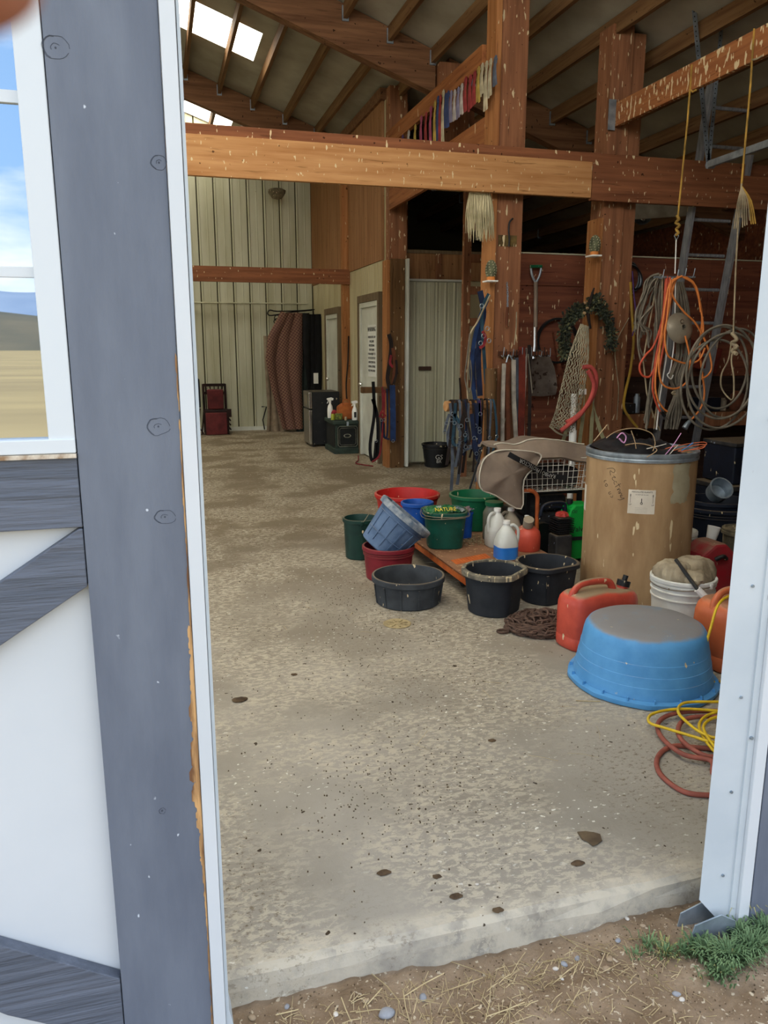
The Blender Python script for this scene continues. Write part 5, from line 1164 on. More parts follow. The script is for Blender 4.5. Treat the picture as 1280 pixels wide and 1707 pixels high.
# hay net
t = thing('hay_net', (3.5, 6.1, 1.3), 'long cream knotted rope hay net hanging on the right post under the garland', 'net')
nl = [Vector(p) for p in [(3.540,6.200,1.717),(3.450,6.200,1.463),(3.389,6.200,1.206),(3.332,6.200,0.947),(3.285,6.200,0.832)]]; nr_ = [Vector(p) for p in [(3.617,6.200,1.692),(3.629,6.200,1.411),(3.603,6.200,1.151),(3.562,6.200,0.941),(3.518,6.200,0.772)]]
nl, _ = catmull(nl, 0, 6, False); nr_, _ = catmull(nr_, 0, 6, False)
mb = MB(); NS = 9; K = len(nl); K2 = 34
def netp(u, v, lay):
    f = v*(K-1); i = min(int(f), K-2); q = f-i; a = nl[i].lerp(nl[i+1], q); b_ = nr_[i].lerp(nr_[i+1], q); p = a.lerp(b_, u); r = (b_-a).length/2
    p = p+Vector((0, (-1 if lay == 0 else 1)*math.sqrt(max(0, 1-(2*u-1)**2))*r*.55, 0)); return p+Vector((.004*noise.noise((u*9, v*40, lay)), 0, .006*noise.noise((u*9, v*40, 5+lay))))
for lay in (0, 1):
    for s_ in range(NS+1):
        mb.tube([netp(min(1, max(0, (s_+.28*(1 if j % 2 else -1))/NS)), j/K2, lay) for j in range(K2+1)], .0038, 4)
    for j in range(1, K2, 1):
        for s_ in range(NS):
            if (j+s_) % 2 == 0: mb.tube([netp(min(1, (s_+.28)/NS), j/K2, lay), netp(min(1, (s_+.72)/NS), j/K2, lay)], .0042, 4)
o = mb.build('mesh', 'net', t, smooth=60); o['kind'] = 'stuff'
MB().tube([(3.297,6.200,0.832),(3.370,6.200,0.777),(3.460,6.200,0.753),(3.518,6.200,0.783)], .008, 6, smooth=4).build('bottom_cord', 'net', t)
# red hose, reeds, pipe on right post
t = setp(MB().tube([(3.539,6.120,1.351),(3.609,6.120,1.351),(3.666,6.120,1.284),(3.668,6.120,1.154),(3.606,6.120,1.025),(3.494,6.120,0.923),(3.403,6.120,0.879)], .019, 10, smooth=6).tube([(3.576,6.100,1.321),(3.641,6.100,1.207),(3.614,6.100,1.079),(3.528,6.100,0.950),(3.428,6.100,0.869),(3.344,6.100,0.809)], .019, 10, smooth=6).build('rubber_hose', cloth('coral', (190, 84, 76), (160, 66, 62)), smooth=60), 'short doubled coral-red rubber hose hooked on the right post', 'hose')
t = setp(MB().tube([(3.50, 6.16, .0), (3.505, 6.19, 1.12)], .026, 14).tube([(3.503, 6.172, .62), (3.504, 6.177, .80)], .034, 14).build('pipe', 'capwhite', smooth=40), 'white plastic pipe with a coupling standing behind the drum rim', 'pipe')
t = thing('dried_reeds', (3.6, 6.25, .3), 'bundle of pale dried reed leaves standing behind the drum by the right post', 'reeds')
cloth('reed', (172, 166, 128), (130, 128, 98))
for pts in ([(3.623,6.220,1.202),(3.622,6.220,0.938),(3.601,6.220,0.671),(3.623,6.220,0.507)], [(3.688,6.220,1.122),(3.764,6.220,0.881),(3.835,6.220,0.717),(3.884,6.220,0.634)], [(3.579,6.240,1.149),(3.552,6.240,0.885),(3.565,6.240,0.561)], [(3.732,6.240,1.094),(3.724,6.240,0.827),(3.729,6.240,0.555)], [(3.510,6.250,0.885),(3.459,6.250,0.726),(3.408,6.250,0.566)]): MB().ribbon(pts, [.012, .036, .036, .018], .003).build('blade', 'reed', t)
setp(MB().box((3.57, 6.20, 1.11), (3.63, 6.225, 1.16)).build('tag', 'capwhite'), 'small white tag tied among the reeds near the red hose', 'tag')
# yellow rope strands right side of the right post
setp(MB().tube([(4.140,6.410,2.094),(4.172,6.410,1.832),(4.211,6.410,1.566),(4.194,6.410,1.295),(4.157,6.410,1.104),(4.155,6.410,0.965),(4.240,6.410,0.852),(4.310,6.410,0.782)], .013, 8, smooth=5).build('yellow_hose', cloth('olivey', (176, 140, 50), (140, 112, 50)), smooth=60), 'dull yellow hose hanging down the right side of the right post', 'hose')
setp(MB().tube([(4.106,6.340,2.180),(4.131,6.340,2.011),(4.173,6.340,1.777),(4.148,6.340,1.619)], .006, 6, smooth=5).build('purple_cord', 'r_purple', smooth=60), 'thin purple cord hanging beside the dull yellow hose', 'cord')
setp(MB().tube([(4.100,6.340,1.776),(3.982,6.340,1.539),(4.011,6.340,1.299),(4.041,6.340,1.137),(4.042,6.340,0.863)], .004, 6, smooth=5).build('baling_string', 'tanrope', smooth=60), 'thin straw-coloured string hanging in front of the right post', 'string')
# ---- yellow ropes and hook bar
t = thing('rope', (3.89, 5.4, 3.5), 'left yellow rope tied over the splattered rail, ending in a knot and wire', 'rope')
MB().tube([(3.865,5.377,3.533),(3.865,5.376,3.364),(3.865,5.378,3.276),(3.865,5.378,3.162),(3.865,5.394,2.792),(3.865,5.408,2.454)], .007, 7).build('line', 'yellowrope', t)
cy_ = 5.42
MB().tube([(3.865,5.421,2.499),(3.865,5.389,2.468),(3.865,5.430,2.452),(3.865,5.376,2.423),(3.865,5.417,2.403),(3.865,5.384,2.372),(3.865,5.411,2.359)], .011, 7, smooth=3).build('knot', 'yellowrope', t, smooth=60)
MB().tube([(3.865,5.407,2.384),(3.865,5.433,2.357),(3.865,5.407,2.323),(3.865,5.380,2.346)], .004, 6, closed=True).build('ring', 'galv', t)
MB().tube([(3.865,5.407,2.323),(3.865,5.390,2.076)], .0045, 6).build('wire', 'capwhite', t)
MB().tube([(3.865,5.376,3.364),(3.865,5.339,3.342),(3.865,5.306,3.345)], .007, 6).build('tail', 'yellowrope', t)
t = thing('rope', (3.89, 4.72, 3.5), 'right yellow rope over the splattered rail, frayed tassel, holding the coiled lariat', 'rope')
MB().tube([(3.865,4.750,3.554),(3.865,4.746,3.403),(3.865,4.737,3.221),(3.865,4.738,2.779),(3.865,4.737,2.605)], .007, 7).build('line', 'yellowrope', t)
MB().tube([(3.865,4.737,2.605),(3.865,4.738,2.398),(3.865,4.719,2.044),(3.865,4.683,1.600)], .006, 7).build('pale_line', 'tanrope', t)
MB().tube([(3.865,4.746,3.367),(3.865,4.696,3.359),(3.865,4.654,3.363)], .006, 6).build('tail', 'tanrope', t)
random.seed(2)
for k in range(11):
    a_ = (k-5)*1.5
    b0 = [(3.860,4.729,2.588)][0]; L_ = random.uniform(.20, .28)
    MB().tube([b0, (b0[0]-.02+k*.008, b0[1]-.012*k*.3, b0[2]-L_*.4), (b0[0]-.03+k*.012, b0[1]-.006*k, b0[2]-L_)], .0042, 5, smooth=3).build('tassel', 'yellowrope' if k > 7 else 'tanrope', t, smooth=60)
# lariat coil
t = thing('lariat', (3.89, 4.7, 1.3), 'large coil of stiff grey-brown lariat rope hanging on the right yellow rope', 'rope')
cen = Vector([(3.880,4.725,1.319)][0])
def coilpts(c, ax, ay, rot_, ph, n=22, dep=0, tilt=0):
    r_ = []
    for i in range(n):
        q = 2*math.pi*i/n+ph; x = math.cos(q)*ax; z = math.sin(q)*ay
        X_ = x*math.cos(rot_)-z*math.sin(rot_); Z_ = x*math.sin(rot_)+z*math.cos(rot_); r_.append(c+Vector((X_, dep+tilt*X_, Z_)))
    return r_
for k, (ox, oz, ax_, ay_, ro) in enumerate(((-.04, .03, .315, .35, .2), (.0, -.03, .33, .36, -.25), (.06, .02, .27, .34, -.3), (-.06, -.06, .30, .34, .1), (-.02, .06, .25, .31, .15))):
    MB().tube(coilpts(cen+Vector((ox-.02, 0, oz)), ax_*.93, ay_*.93, ro, k, dep=k*.014-.02), .0085, 7, closed=True, smooth=3).build('coil', 'greyrope', t, smooth=60)
MB().tube([(3.850,4.679,1.617),(3.850,4.626,1.576),(3.850,4.677,1.551),(3.850,4.614,1.527),(3.850,4.664,1.502),(3.850,4.613,1.478)], .013, 7, smooth=4).build('binding', 'tanrope', t, smooth=60)
MB().tube([(3.840,4.665,1.560),(3.840,4.679,1.437),(3.840,4.734,1.344),(3.840,4.728,1.248),(3.840,4.651,1.181),(3.840,4.596,1.176),(3.840,4.609,1.315),(3.840,4.649,1.437),(3.840,4.633,1.539)], .0055, 6, smooth=4).build('loop', 'tanrope', t, smooth=60)
# hook bar with cords
t = thing('hook_bar', (3.9, 5.45, 2.0), 'small steel bar with upturned hooks hung from the left yellow rope, cords hang on it', 'hook')
MB().tube([(3.729,5.460,2.051),(4.098,5.460,2.060)], .008, 8).build('bar', 'galv', t)
for c in [(3.754,5.420,2.067),(3.882,5.420,2.070),(3.951,5.420,2.080),(4.027,5.420,2.082)]: MB().tube([Vector(c)+Vector((0, .02, -.02)), Vector(c)+Vector((0, -.03, -.03)), Vector(c)+Vector((.004, -.045, .035))], .004, 6, smooth=3).build('hook', 'galv', t)
M['orangecord'] = mat('orange_cord', srgb(224, 136, 70), srgb(204, 116, 56), rough=.5, scale=20)
M['corald'] = mat('coral_cord', srgb(208, 92, 62), srgb(184, 76, 54), rough=.5, scale=20)
t = thing('extension_cord', (3.85, 5.38, 1.9), 'bright orange extension cord in hanging loops around the metal reflector, grey socket at its end', 'cord')
loops = [[(3.879,5.340,2.045),(3.797,5.340,2.008),(3.767,5.340,1.875),(3.748,5.340,1.607),(3.746,5.340,1.380),(3.790,5.340,1.241),(3.908,5.340,1.202),(4.012,5.340,1.261),(4.024,5.340,1.424),(3.963,5.340,1.608)], [(3.871,5.360,2.056),(3.837,5.360,1.966),(3.803,5.360,1.743),(3.745,5.360,1.425),(3.739,5.360,1.241),(3.770,5.360,1.124),(3.826,5.360,1.052),(3.867,5.360,1.023)],
         [(3.882,5.330,2.053),(3.802,5.330,1.999),(3.821,5.330,1.898),(3.928,5.330,1.788),(4.045,5.330,1.699),(4.160,5.330,1.539),(4.221,5.330,1.376),(4.195,5.330,1.306),(4.131,5.330,1.274)], [(3.900,5.370,2.053),(3.988,5.370,2.032),(4.069,5.370,1.927),(4.126,5.370,1.746),(4.127,5.370,1.516),(4.168,5.370,1.329),(4.207,5.370,1.163),(4.185,5.370,1.043),(4.104,5.370,0.949)], [(3.918,5.350,2.047),(4.009,5.350,2.005),(4.077,5.350,1.858),(4.131,5.350,1.654),(4.085,5.350,1.562),(4.058,5.350,1.493)],
         [(3.782,5.320,2.024),(3.776,5.320,1.786),(3.765,5.320,1.607),(3.799,5.320,1.471),(3.868,5.320,1.425),(3.990,5.320,1.397),(4.092,5.320,1.424),(4.138,5.320,1.516)], [(3.895,5.340,2.050),(4.025,5.340,1.978),(4.087,5.340,1.790)]]
for l_ in loops: MB().tube(l_, .0075, 8, smooth=6).build('loop', 'orangecord', t, smooth=60)
MB().tube([(4.089,5.350,0.951),(4.058,5.350,0.923),(4.033,5.350,0.886)], [.014, .02, .024], 10).build('socket', 'galv', t, smooth=40)
t = thing('extension_cord', (3.7, 5.46, 1.9), 'coral-red extension cord bundle hanging left of the orange one, black plug at its end', 'cord')
for l_ in ([(3.846,5.460,2.063),(3.841,5.460,1.883),(3.821,5.460,1.608),(3.790,5.460,1.329),(3.790,5.460,1.188),(3.839,5.460,1.068),(3.890,5.460,0.995)], [(3.870,5.470,2.055),(3.866,5.470,1.793),(3.807,5.470,1.469),(3.797,5.470,1.329)], [(3.850,5.480,2.056),(3.845,5.480,1.747),(3.786,5.480,1.539),(3.716,5.480,1.460),(3.668,5.480,1.377),(3.696,5.480,1.306),(3.763,5.480,1.291),(3.802,5.480,1.352)], [(3.867,5.450,2.054),(3.869,5.450,1.792),(3.856,5.450,1.562),(3.827,5.450,1.329)]): MB().tube(l_, .0085, 8, smooth=6).build('loop', 'corald', t, smooth=60)
MB().tube([(3.869,5.440,1.016),(3.905,5.440,0.977)], .014, 8).build('plug', 'blackplastic', t); MB().tube([(3.905,5.440,0.977),(3.942,5.440,0.947)], .003, 5).build('prong', 'chrome', t)
t = thing('rope_hank', (3.6, 5.55, 1.9), 'mass of grey ropes and strings hanging left of the coral cord', 'rope')
for l_ in ([(3.837,5.500,2.057),(3.790,5.500,1.975),(3.805,5.500,1.609),(3.803,5.500,1.233),(3.787,5.500,0.887)], [(3.868,5.520,2.059),(3.834,5.520,1.886),(3.846,5.520,1.422),(3.803,5.520,1.137),(3.776,5.520,0.920)], [(3.844,5.550,2.079),(3.765,5.550,2.046),(3.709,5.550,1.931),(3.671,5.550,1.794),(3.650,5.550,1.655)], [(3.839,5.560,2.089),(3.734,5.560,2.041),(3.703,5.560,1.886),(3.693,5.560,1.748)], [(3.848,5.540,2.078),(3.778,5.540,2.000),(3.717,5.540,1.885),(3.685,5.540,1.678),(3.687,5.540,1.516),(3.738,5.540,1.422)], [(3.764,5.500,1.838),(3.676,5.500,1.723),(3.692,5.500,1.664),(3.747,5.500,1.646),(3.751,5.500,1.539)], [(3.836,5.570,2.072),(3.757,5.570,1.979),(3.726,5.570,1.818),(3.670,5.570,1.702)], [(3.880,5.570,2.073),(3.815,5.570,1.934),(3.761,5.570,1.795),(3.732,5.570,1.609)]):
    for dz in (-1, 0, 1): MB().tube([(p[0]+.018*dz*(i % 2+.3)+random.uniform(-.01, .01), p[1]+.012*dz, p[2]+random.uniform(-.02, .02)*(i > 0)) for i, p in enumerate(l_)], .007, 6, smooth=5).build('strand', 'greyrope', t, smooth=60)
t = thing('rope_hank', (3.95, 5.55, 1.8), 'thick grey rope hank bound near its foot, hanging behind the metal reflector', 'rope')
random.seed(9)
base = [Vector(p) for p in [(3.988,5.500,2.024),(4.031,5.500,1.796),(4.073,5.500,1.468),(4.023,5.500,1.278),(4.045,5.500,1.158),(4.026,5.500,0.988),(4.014,5.500,0.866)]]
for k in range(12):
    o_ = Vector((random.uniform(-.05, .05), random.uniform(-.03, .04), 0)); MB().tube([p+o_*(1 if i not in (0, 4) else .45)+Vector((random.uniform(-.01, .01), 0, 0)) for i, p in enumerate(base)], .009, 6, smooth=4).build('strand', 'greyrope', t, smooth=60)
MB().tube(coilpts(base[4], .045, .012, 0, 0, 10), .009, 6, closed=True).build('binding', 'tanrope', t)
t = thing('reflector', (3.85, 5.42, 1.65), 'round dented metal lamp reflector hanging among the orange cords', 'reflector')
cr_ = Vector([(3.962,5.420,1.668)][0]); e = Euler((R(78), R(12), 0))
M['dullalu'] = mat('dull_aluminium', srgb(172, 162, 142), srgb(140, 132, 116), rough=.35, metal=.25, scale=6)
MB().lathe([(.117, 0), (.122, .003), (.120, .008), (.10, .022), (.07, .036), (.04, .044), (.022, .047), (.022, .058), (.015, .058), (.015, .04), (.06, .03), (.10, .014), (.115, .0)], cr_, 40, rot=e).build('bowl', 'dullalu', t, smooth=50)
MB().lathe([(.012, .060), (.018, .060), (.018, .066), (.012, .066)], cr_+Vector((-.035, -.012, .035)), 20, rot=e, closed=True).build('eyelet', 'chrome', t)
setp(MB().tube([(3.909,5.440,2.045),(3.938,5.440,1.609),(3.933,5.440,1.423),(3.919,5.440,1.329),(3.899,5.440,1.306),(3.935,5.440,1.272),(3.954,5.440,1.305)], .005, 6, smooth=3).build('s_hook', 'capwhite', smooth=60), 'small pale hook hanging below the reflector', 'hook')
for i, (l_, lab) in enumerate((([(3.833,5.500,2.048),(3.881,5.500,1.232),(3.864,5.500,1.040),(3.856,5.500,0.871)], 'thin pale stick hanging below the coral cord, nearest the drum bag'), ([(3.920,5.500,2.050),(3.920,5.500,1.422),(3.889,5.500,1.136),(3.879,5.500,0.865)], 'thin white rod hanging between coral cord and rope hank'), ([(3.803,5.520,2.049),(3.724,5.520,1.422),(3.778,5.520,1.161),(3.848,5.520,0.991),(3.928,5.520,0.852)], 'thin grey stick slanting right, behind the drum rim'))):
    setp(MB().tube(l_, .006, 6).build('rod', 'tanrope' if i != 1 else 'capwhite'), lab, 'rod')
# aluminium ladder
t = thing('ladder', (4.98, 6.7, 0), 'tall grey aluminium ladder leaning on the back of the main beam', 'ladder')
M['alu'] = mat('weathered_aluminium', srgb(150, 152, 156), srgb(118, 120, 126), rough=.5, metal=.35, scale=9, stretch=(6, 6, 1), splat=CREAM, sscale=30, sthr=.73)
def ly(z): return 6.80-(z/2.9)*.36
for x in (4.74, 5.20):
    MB().beam((x, ly(0), 0.002), (x, ly(4.0), 3.78 if x < 5 else 3.2), .028, .085, (0, 1, 0)).build('rail', 'alu', t)
for k in range(12):
    z = .22+.305*k
    if z < 3.6: MB().tube([(4.755, ly(z), z), (5.185, ly(z), z)], .016, 10).build('rung', 'alu', t, smooth=40)
for x in (4.74, 5.20): MB().rbox((x, 6.80, .022), (.05, .10, .04), .008).build('foot', 'blackplastic', t)
# perforated strips and track
t = thing('hanger_frame', (4.35, 5.9, 3.3), 'galvanised perforated hangers meeting at a pale steel track above the main beam', 'bracket')
HP = [(4.164,5.900,4.182),(4.474,5.900,2.988),(4.489,5.900,4.217),(4.156,5.900,4.432),(4.495,5.900,4.471)]
def perf(a, b_, w):
    a = Vector(a); b_ = Vector(b_); MB().beam(a, b_, w, .003, (0, 1, 0)).build('strip', 'galv', t); MB().beam(a+Vector((w/2, .015, 0)), b_+Vector((w/2, .015, 0)), .003, .03, (0, 1, 0)).build('strip', 'galv', t)
    mb = MB(); n = int((b_-a).length/.035)
    for i in range(n): p = a.lerp(b_, (i+.5)/n); mb.cyl(p+Vector((-w*.1, -.0035, 0)), p+Vector((-w*.1, .001, 0)), .005, n=6)
    o = mb.build('holes', 'dark', t); o['kind'] = 'stuff'
perf(HP[3], HP[1], .042); perf(HP[4], HP[1], .034)
TR = [(4.300,5.664,2.940),(4.300,4.975,2.951)]
MB().beam(TR[0], TR[1], .03, .05).build('track', 'galv', t)
MB().tube([Vector(HP[1])+Vector((-.02, -.01, 0)), Vector(HP[1])+Vector((.04, -.01, .005))], .028, 10).build('joint', 'galv', t)
# navy cloth on upper right
t = setp(MB().grid(lambda u, v: (4.78+.22*u, 5.3+.03*math.sin(u*9), 3.80-.60*v+.02*math.sin(u*7)), 14, 6, .02).build('jacket', 'navy', smooth=60), 'dark navy cloth hanging high at the right edge behind the yellow rope', 'cloth')
# work shelf with clutter
t = thing('work_shelf', (4.9, 6.8, .85), 'rough wooden work shelf crowded with small things behind the hanging cords', 'shelf')
MB().box((3.95+.2, 6.66, .83), (4.70, 7.075, .87)).build('board', 'postdark', t); MB().box((4.15, 6.64, .74), (4.70, 6.66, .88)).build('apron', 'post', t)
MB().box((5.24, 6.66, .83), (6.6, 7.075, .87)).build('board', 'postdark', t); MB().box((5.24, 6.64, .74), (6.6, 6.66, .88)).build('apron', 'post', t)
for x in (4.19, 6.5): MB().box((x-.04, 6.70, 0), (x+.04, 6.78, .83)).build('leg', 'postdark', t)
MB().box((4.70, 6.97, .83), (5.24, 7.075, .87)).build('board', 'postdark', t)
random.seed(12)
CL = [('tin', 'small rusty tin on the work shelf nearest the right post', 'lathe', 4.22, 'brownleather', .05, .12), ('jar', 'small glass jar on the work shelf with a pale label', 'lathe', 4.33, 'polydirty', .04, .14), ('tin', 'dark tin box on the work shelf below the reflector', 'box', 4.47, 'grimy', .07, .10), ('can', 'grey spray can on the work shelf behind the rope hank', 'lathe', 4.60, 'galv', .033, .19),
      ('box', 'wide dark toolbox on the shelf behind the lariat', 'box', 5.42, 'navy', .12, .14), ('can', 'pale can on the shelf right of the ladder', 'lathe', 5.62, 'polydirty', .04, .13), ('jug', 'brown jug on the shelf at the far right', 'lathe', 5.8, 'brownleather', .07, .2)]
for n, lab, k, x, m, r_, h in CL:
    z = .872
    if k == 'lathe': o = MB().lathe([(.001, 0), (r_, .0), (r_, h*.8), (r_*.6, h*.92), (r_*.6, h), (.001, h)], (x, 6.88, z), 20).build(n, m, smooth=40)
    else: o = MB().rbox((x, 6.88, z+h/2), (r_*2, .16, h), .008).build(n, m)
    setp(o, lab, n)
t = thing('vise', (5.6, 7.0, 1.4), 'rusty reddish-brown metal box hanging on the red wall right of the orange cords', 'box')
MB().rbox((5.42, 7.03, 1.42), (.42, .10, .26), .012, Euler((0, R(14), 0))).build('case', 'redleather', t); MB().box((5.40, 6.965, 1.26), (5.50, 6.979, 1.30)).build('plate', 'galv', t)
# coil of black wire at top of partition
t = thing('cable_coil', (4.4, 7.03, 2.25), 'small coil of black and grey cable high on the red wall', 'cable')
for k in range(4): MB().tube(coilpts(Vector((4.55+.01*k, 7.078-.012*k, 2.19)), .11-.008*k, .15-.01*k, .2*k, 0, 16), .008, 6, closed=True, smooth=2).build('turn', 'blackplastic' if k % 2 else 'galv', t, smooth=60)
t = thing('lamp', (5.2, 8.2, 2.8), 'old grey floodlight with a bright bulb in the dark loft right of the right post', 'lamp')
MB().lathe([(.001, 0), (.05, 0), (.10, .12), (.105, .13), (.095, .12), (.045, .01)], (5.45, 8.3, 2.95), 24, rot=Euler((R(80), 0, R(-30)))).build('shade', 'galv', t, smooth=40)
MB().ell((5.42, 8.22, 2.95), (.045, .045, .045), 14, 10).build('bulb', 'chrome', t, smooth=60); MB().beam((5.45, 8.32, 2.95), (5.45, 8.32, 3.6), .03, .03).build('arm', 'blackmetal', t)
setp(MB().beam((4.75, 8.2, 3.0), (5.75, 7.9, 3.06), .03, .24).build('duct_board', 'dullalu'), 'pale curved board lying in the dark loft behind the lamp', 'board')
# wooden ladder
t = thing('wooden_ladder', (3.5, 8.6, 0), 'brown wooden ladder fixed upright between the white doors and the left post', 'ladder')
MB().box((3.385, 8.57, 0.002), (3.47, 8.63, 4.2)).build('rail', 'post', t); MB().box((3.83, 8.57, 0.002), (3.91, 8.63, 4.2)).build('rail', 'post', t)
for k in range(11): MB().box((3.472, 8.58, .35+.35*k), (3.828, 8.60, .44+.35*k)).build('rung', 'post', t)
# far black bucket
t = bucket('black bucket with a round white emblem by the white double doors', 3.40, 9.44, 0, .185, .15, .30, 'blackplastic', ridge=(.24,), lip=.010, bail=(R(10), R(-75)), bm='blackmetal')
def bw(p, k=0):
    z = .13+p.y; a_ = R(-98)+p.x/.172; r_ = .155+.035*z/.30+.002; return Vector((3.40+r_*math.cos(a_), 9.44+r_*math.sin(a_), z))
text('emblem', 'GS', .085, (0, 0, 0), (0, 0, 0), 'capwhite', t, bend=lambda p: bw(Vector((p.x, p.y+.01, 0))))
text('emblem', 'BR', .06, (0, 0, 0), (0, 0, 0), 'capwhite', t, bend=lambda p: bw(Vector((p.x, p.y-.045, 0))))
# fridge
t = thing('fridge', (2.42, 12.0, 0), 'small two-door steel refrigerator with black sides against the tack room wall', 'refrigerator')
MB().box((2.235, 11.80, .03), (2.66, 12.34, .84)).build('body', 'blackplastic', t, bevel=.008)
M['steel'] = mat('brushed_steel', srgb(150, 146, 136), srgb(124, 120, 110), rough=.35, metal=.6, scale=12, stretch=(1, 6, 1))
MB().box((2.195, 11.80, .035), (2.233, 12.34, .565)).build('door', 'steel', t, bevel=.006)
MB().box((2.195, 11.80, .585), (2.233, 12.34, .835)).build('door', 'steel', t, bevel=.006)
for z0, z1 in ((.045, .56), (.59, .83)): MB().rbox((2.200, 11.79, (z0+z1)/2), (.045, .03, z1-z0), .008).build('handle', 'chrome', t)
for x in (2.25, 2.64):
    for y in (11.83, 12.3): MB().cyl((x, y, 0), (x, y, .03), .018).build('foot', 'blackplastic', t)
MB().box((2.190, 12.0, .64), (2.194, 12.14, .78)).build('picture', 'polydirty', t)
# chest
t = thing('trunk', (2.58, 11.3, 0), 'dark green painted wooden tack trunk with a pale lined panel on its front', 'trunk')
cloth('trunkg', (52, 66, 58), (40, 50, 44)); cloth('trunkd', (28, 30, 30)); cloth('trunkl', (150, 150, 132))
X0_, X1_, Y0_, Y1_ = 2.40, 2.735, 10.93, 11.55
MB().box((X0_, Y0_, .05), (X1_, Y1_, .42)).build('body', 'trunkg', t, bevel=.006)
MB().box((X0_-.025, Y0_-.025, 0), (X1_, Y1_+.02, .075)).build('plinth', 'trunkg', t, bevel=.006)
MB().box((X0_-.03, Y0_-.03, .425), (X1_, Y1_+.02, .475)).build('lid', 'trunkg', t, bevel=.008)
MB().box((X0_+.03, Y0_-.008, .10), (X1_-.01, Y0_-.001, .40)).build('panel', 'trunkd', t)
for ins, th in ((.004, .008), (.028, .004)):
    x0, x1, z0, z1, cc = X0_+.03+ins, X1_-.012-ins, .10+ins, .40-ins, .022
    P_ = [(x0+cc, z0), (x1-cc, z0), (x1, z0+cc), (x1, z1-cc), (x1-cc, z1), (x0+cc, z1), (x0, z1-cc), (x0, z0+cc)]
    MB().tube([(a_, Y0_-.010, b_) for a_, b_ in P_], th*.5, 4, closed=True).build('pin_line', 'trunkl', t)
MB().lathe([(.04, 0), (.055, 0), (.055, .004), (.04, .004)], (2.57, Y0_-.010, .26), 20, rot=Euler((R(90), 0, 0)), closed=True, sy=.5).build('crest', 'trunkl', t)
MB().rbox((2.57, Y0_-.036, .435), (.03, .02, .06), .005).build('latch', 'galv', t)
MB().box((X0_-.008, Y0_+.03, .10), (X0_-.001, Y1_-.03, .40)).build('end_panel', 'trunkd', t)
# on trunk
def spray(x, y, z, lab, rz_=0, lbl=False, h=.26):
    t = thing('spray_bottle', (x, y, z), lab, 'bottle')
    MB().lathe([(.001, 0), (.038, 0), (.042, .01), (.042, h*.45), (.034, h*.60), (.016, h*.72), (.014, h*.8), (.001, h*.8)], (x, y, z), 20).build('body', 'capwhite', t, smooth=40)
    MB().cyl((x, y, z+h*.78), (x, y, z+h*.88), .018).build('collar', 'capwhite', t)
    MB().poly([(x-.03, y-.012, z+h*.88), (x+.045, y-.012, z+h*.9), (x+.05, y-.012, z+h*1.0), (x+.02, y-.012, z+h*1.04), (x-.045, y-.012, z+h*1.0), (x-.05, y-.012, z+h*.95)], (0, .024, 0)).build('trigger_head', 'capwhite', t)
    MB().beam((x-.02, y, z+h*.9), (x-.045, y, z+h*.74), .012, .008).build('trigger', 'capwhite', t)
    if lbl: MB().box((x-.02, y-.046, z+.04), (x+.012, y-.041, z+.12)).build('label', 'ink', t)
spray(2.43, 11.42, .476, 'white trigger spray bottle at the left end of the trunk top', h=.29)
spray(2.70, 10.99, .476, 'white spray bottle with a dark label at the right end of the trunk top', lbl=True, h=.27)
t = thing('tote_bag', (2.60, 11.18, .476), 'brown leather-like tote with two handles in the middle of the trunk top', 'bag')
cloth('totebrown', (172, 98, 48), (140, 74, 36))
MB().poly([(2.50, 11.10, .477), (2.715, 11.10, .477), (2.72, 11.10, .62), (2.69, 11.10, .70), (2.62, 11.10, .72), (2.55, 11.10, .70), (2.49, 11.10, .66), (2.485, 11.10, .56)], (0, .16, 0)).build('body', 'totebrown', t, bevel=.02)
MB().tube([(2.54, 11.09, .68), (2.56, 11.08, .76), (2.63, 11.08, .76), (2.66, 11.09, .68)], .008, 6, smooth=4).build('handle', 'totebrown', t)
setp(MB().rbox((2.475, 11.05, .527), (.10, .06, .09), .01).build('tin_box', mat('green_yellow_label', srgb(120, 130, 50), srgb(40, 44, 34), rough=.6, scale=40)), 'small box with a green and yellow label in front of the tote', 'box')
setp(MB().lathe([(.001, 0), (.028, 0), (.028, .07), (.02, .085), (.001, .085)], (2.40, 11.10, .477), 16).build('bottle', mat('lime', srgb(150, 156, 40), rough=.5), smooth=40), 'squat lime green bottle at the left front of the trunk top', 'bottle')
setp(MB().ell((2.455, 11.25, .545), (.05, .04, .065), 12, 8).build('cloth', 'redweb', smooth=60), 'crumpled red cloth beside the left spray bottle', 'cloth')
setp(MB().lathe([(.001, 0), (.018, 0), (.018, .05), (.001, .05)], (2.56, 10.965, .477), 14).build('jar', 'tanrope'), 'tiny tan jar at the front edge of the trunk lid', 'jar')
# folding rack with rugs
t = thing('blanket_rack', (2.3, 14.25, 2.1), 'black swing-arm metal rack on the back wall carrying the checked and dark rugs', 'rack')
MB().tube([(2.716,14.200,2.147),(2.391,14.200,2.112),(2.122,14.200,2.068),(1.962,14.200,2.046),(1.921,14.200,2.086),(1.965,14.200,2.138),(2.092,14.200,2.119),(2.499,14.200,2.134),(2.760,14.200,2.158)], .011, 8, smooth=3).build('arm', 'blackmetal', t, smooth=60)
MB().tube([(2.757,14.300,2.162),(2.782,14.300,1.698),(2.765,14.300,0.837),(2.726,14.300,0.531)], .011, 8, smooth=3).build('bracket', 'blackmetal', t, smooth=60)
for c in [(2.069,14.150,1.942),(2.081,14.150,2.004)]: MB().tube([Vector(c)+Vector((.05*math.cos(q*.8), 0, .05*math.sin(q*.8))) for q in range(8)], .010, 6, closed=True).build('ring', 'blackmetal', t)
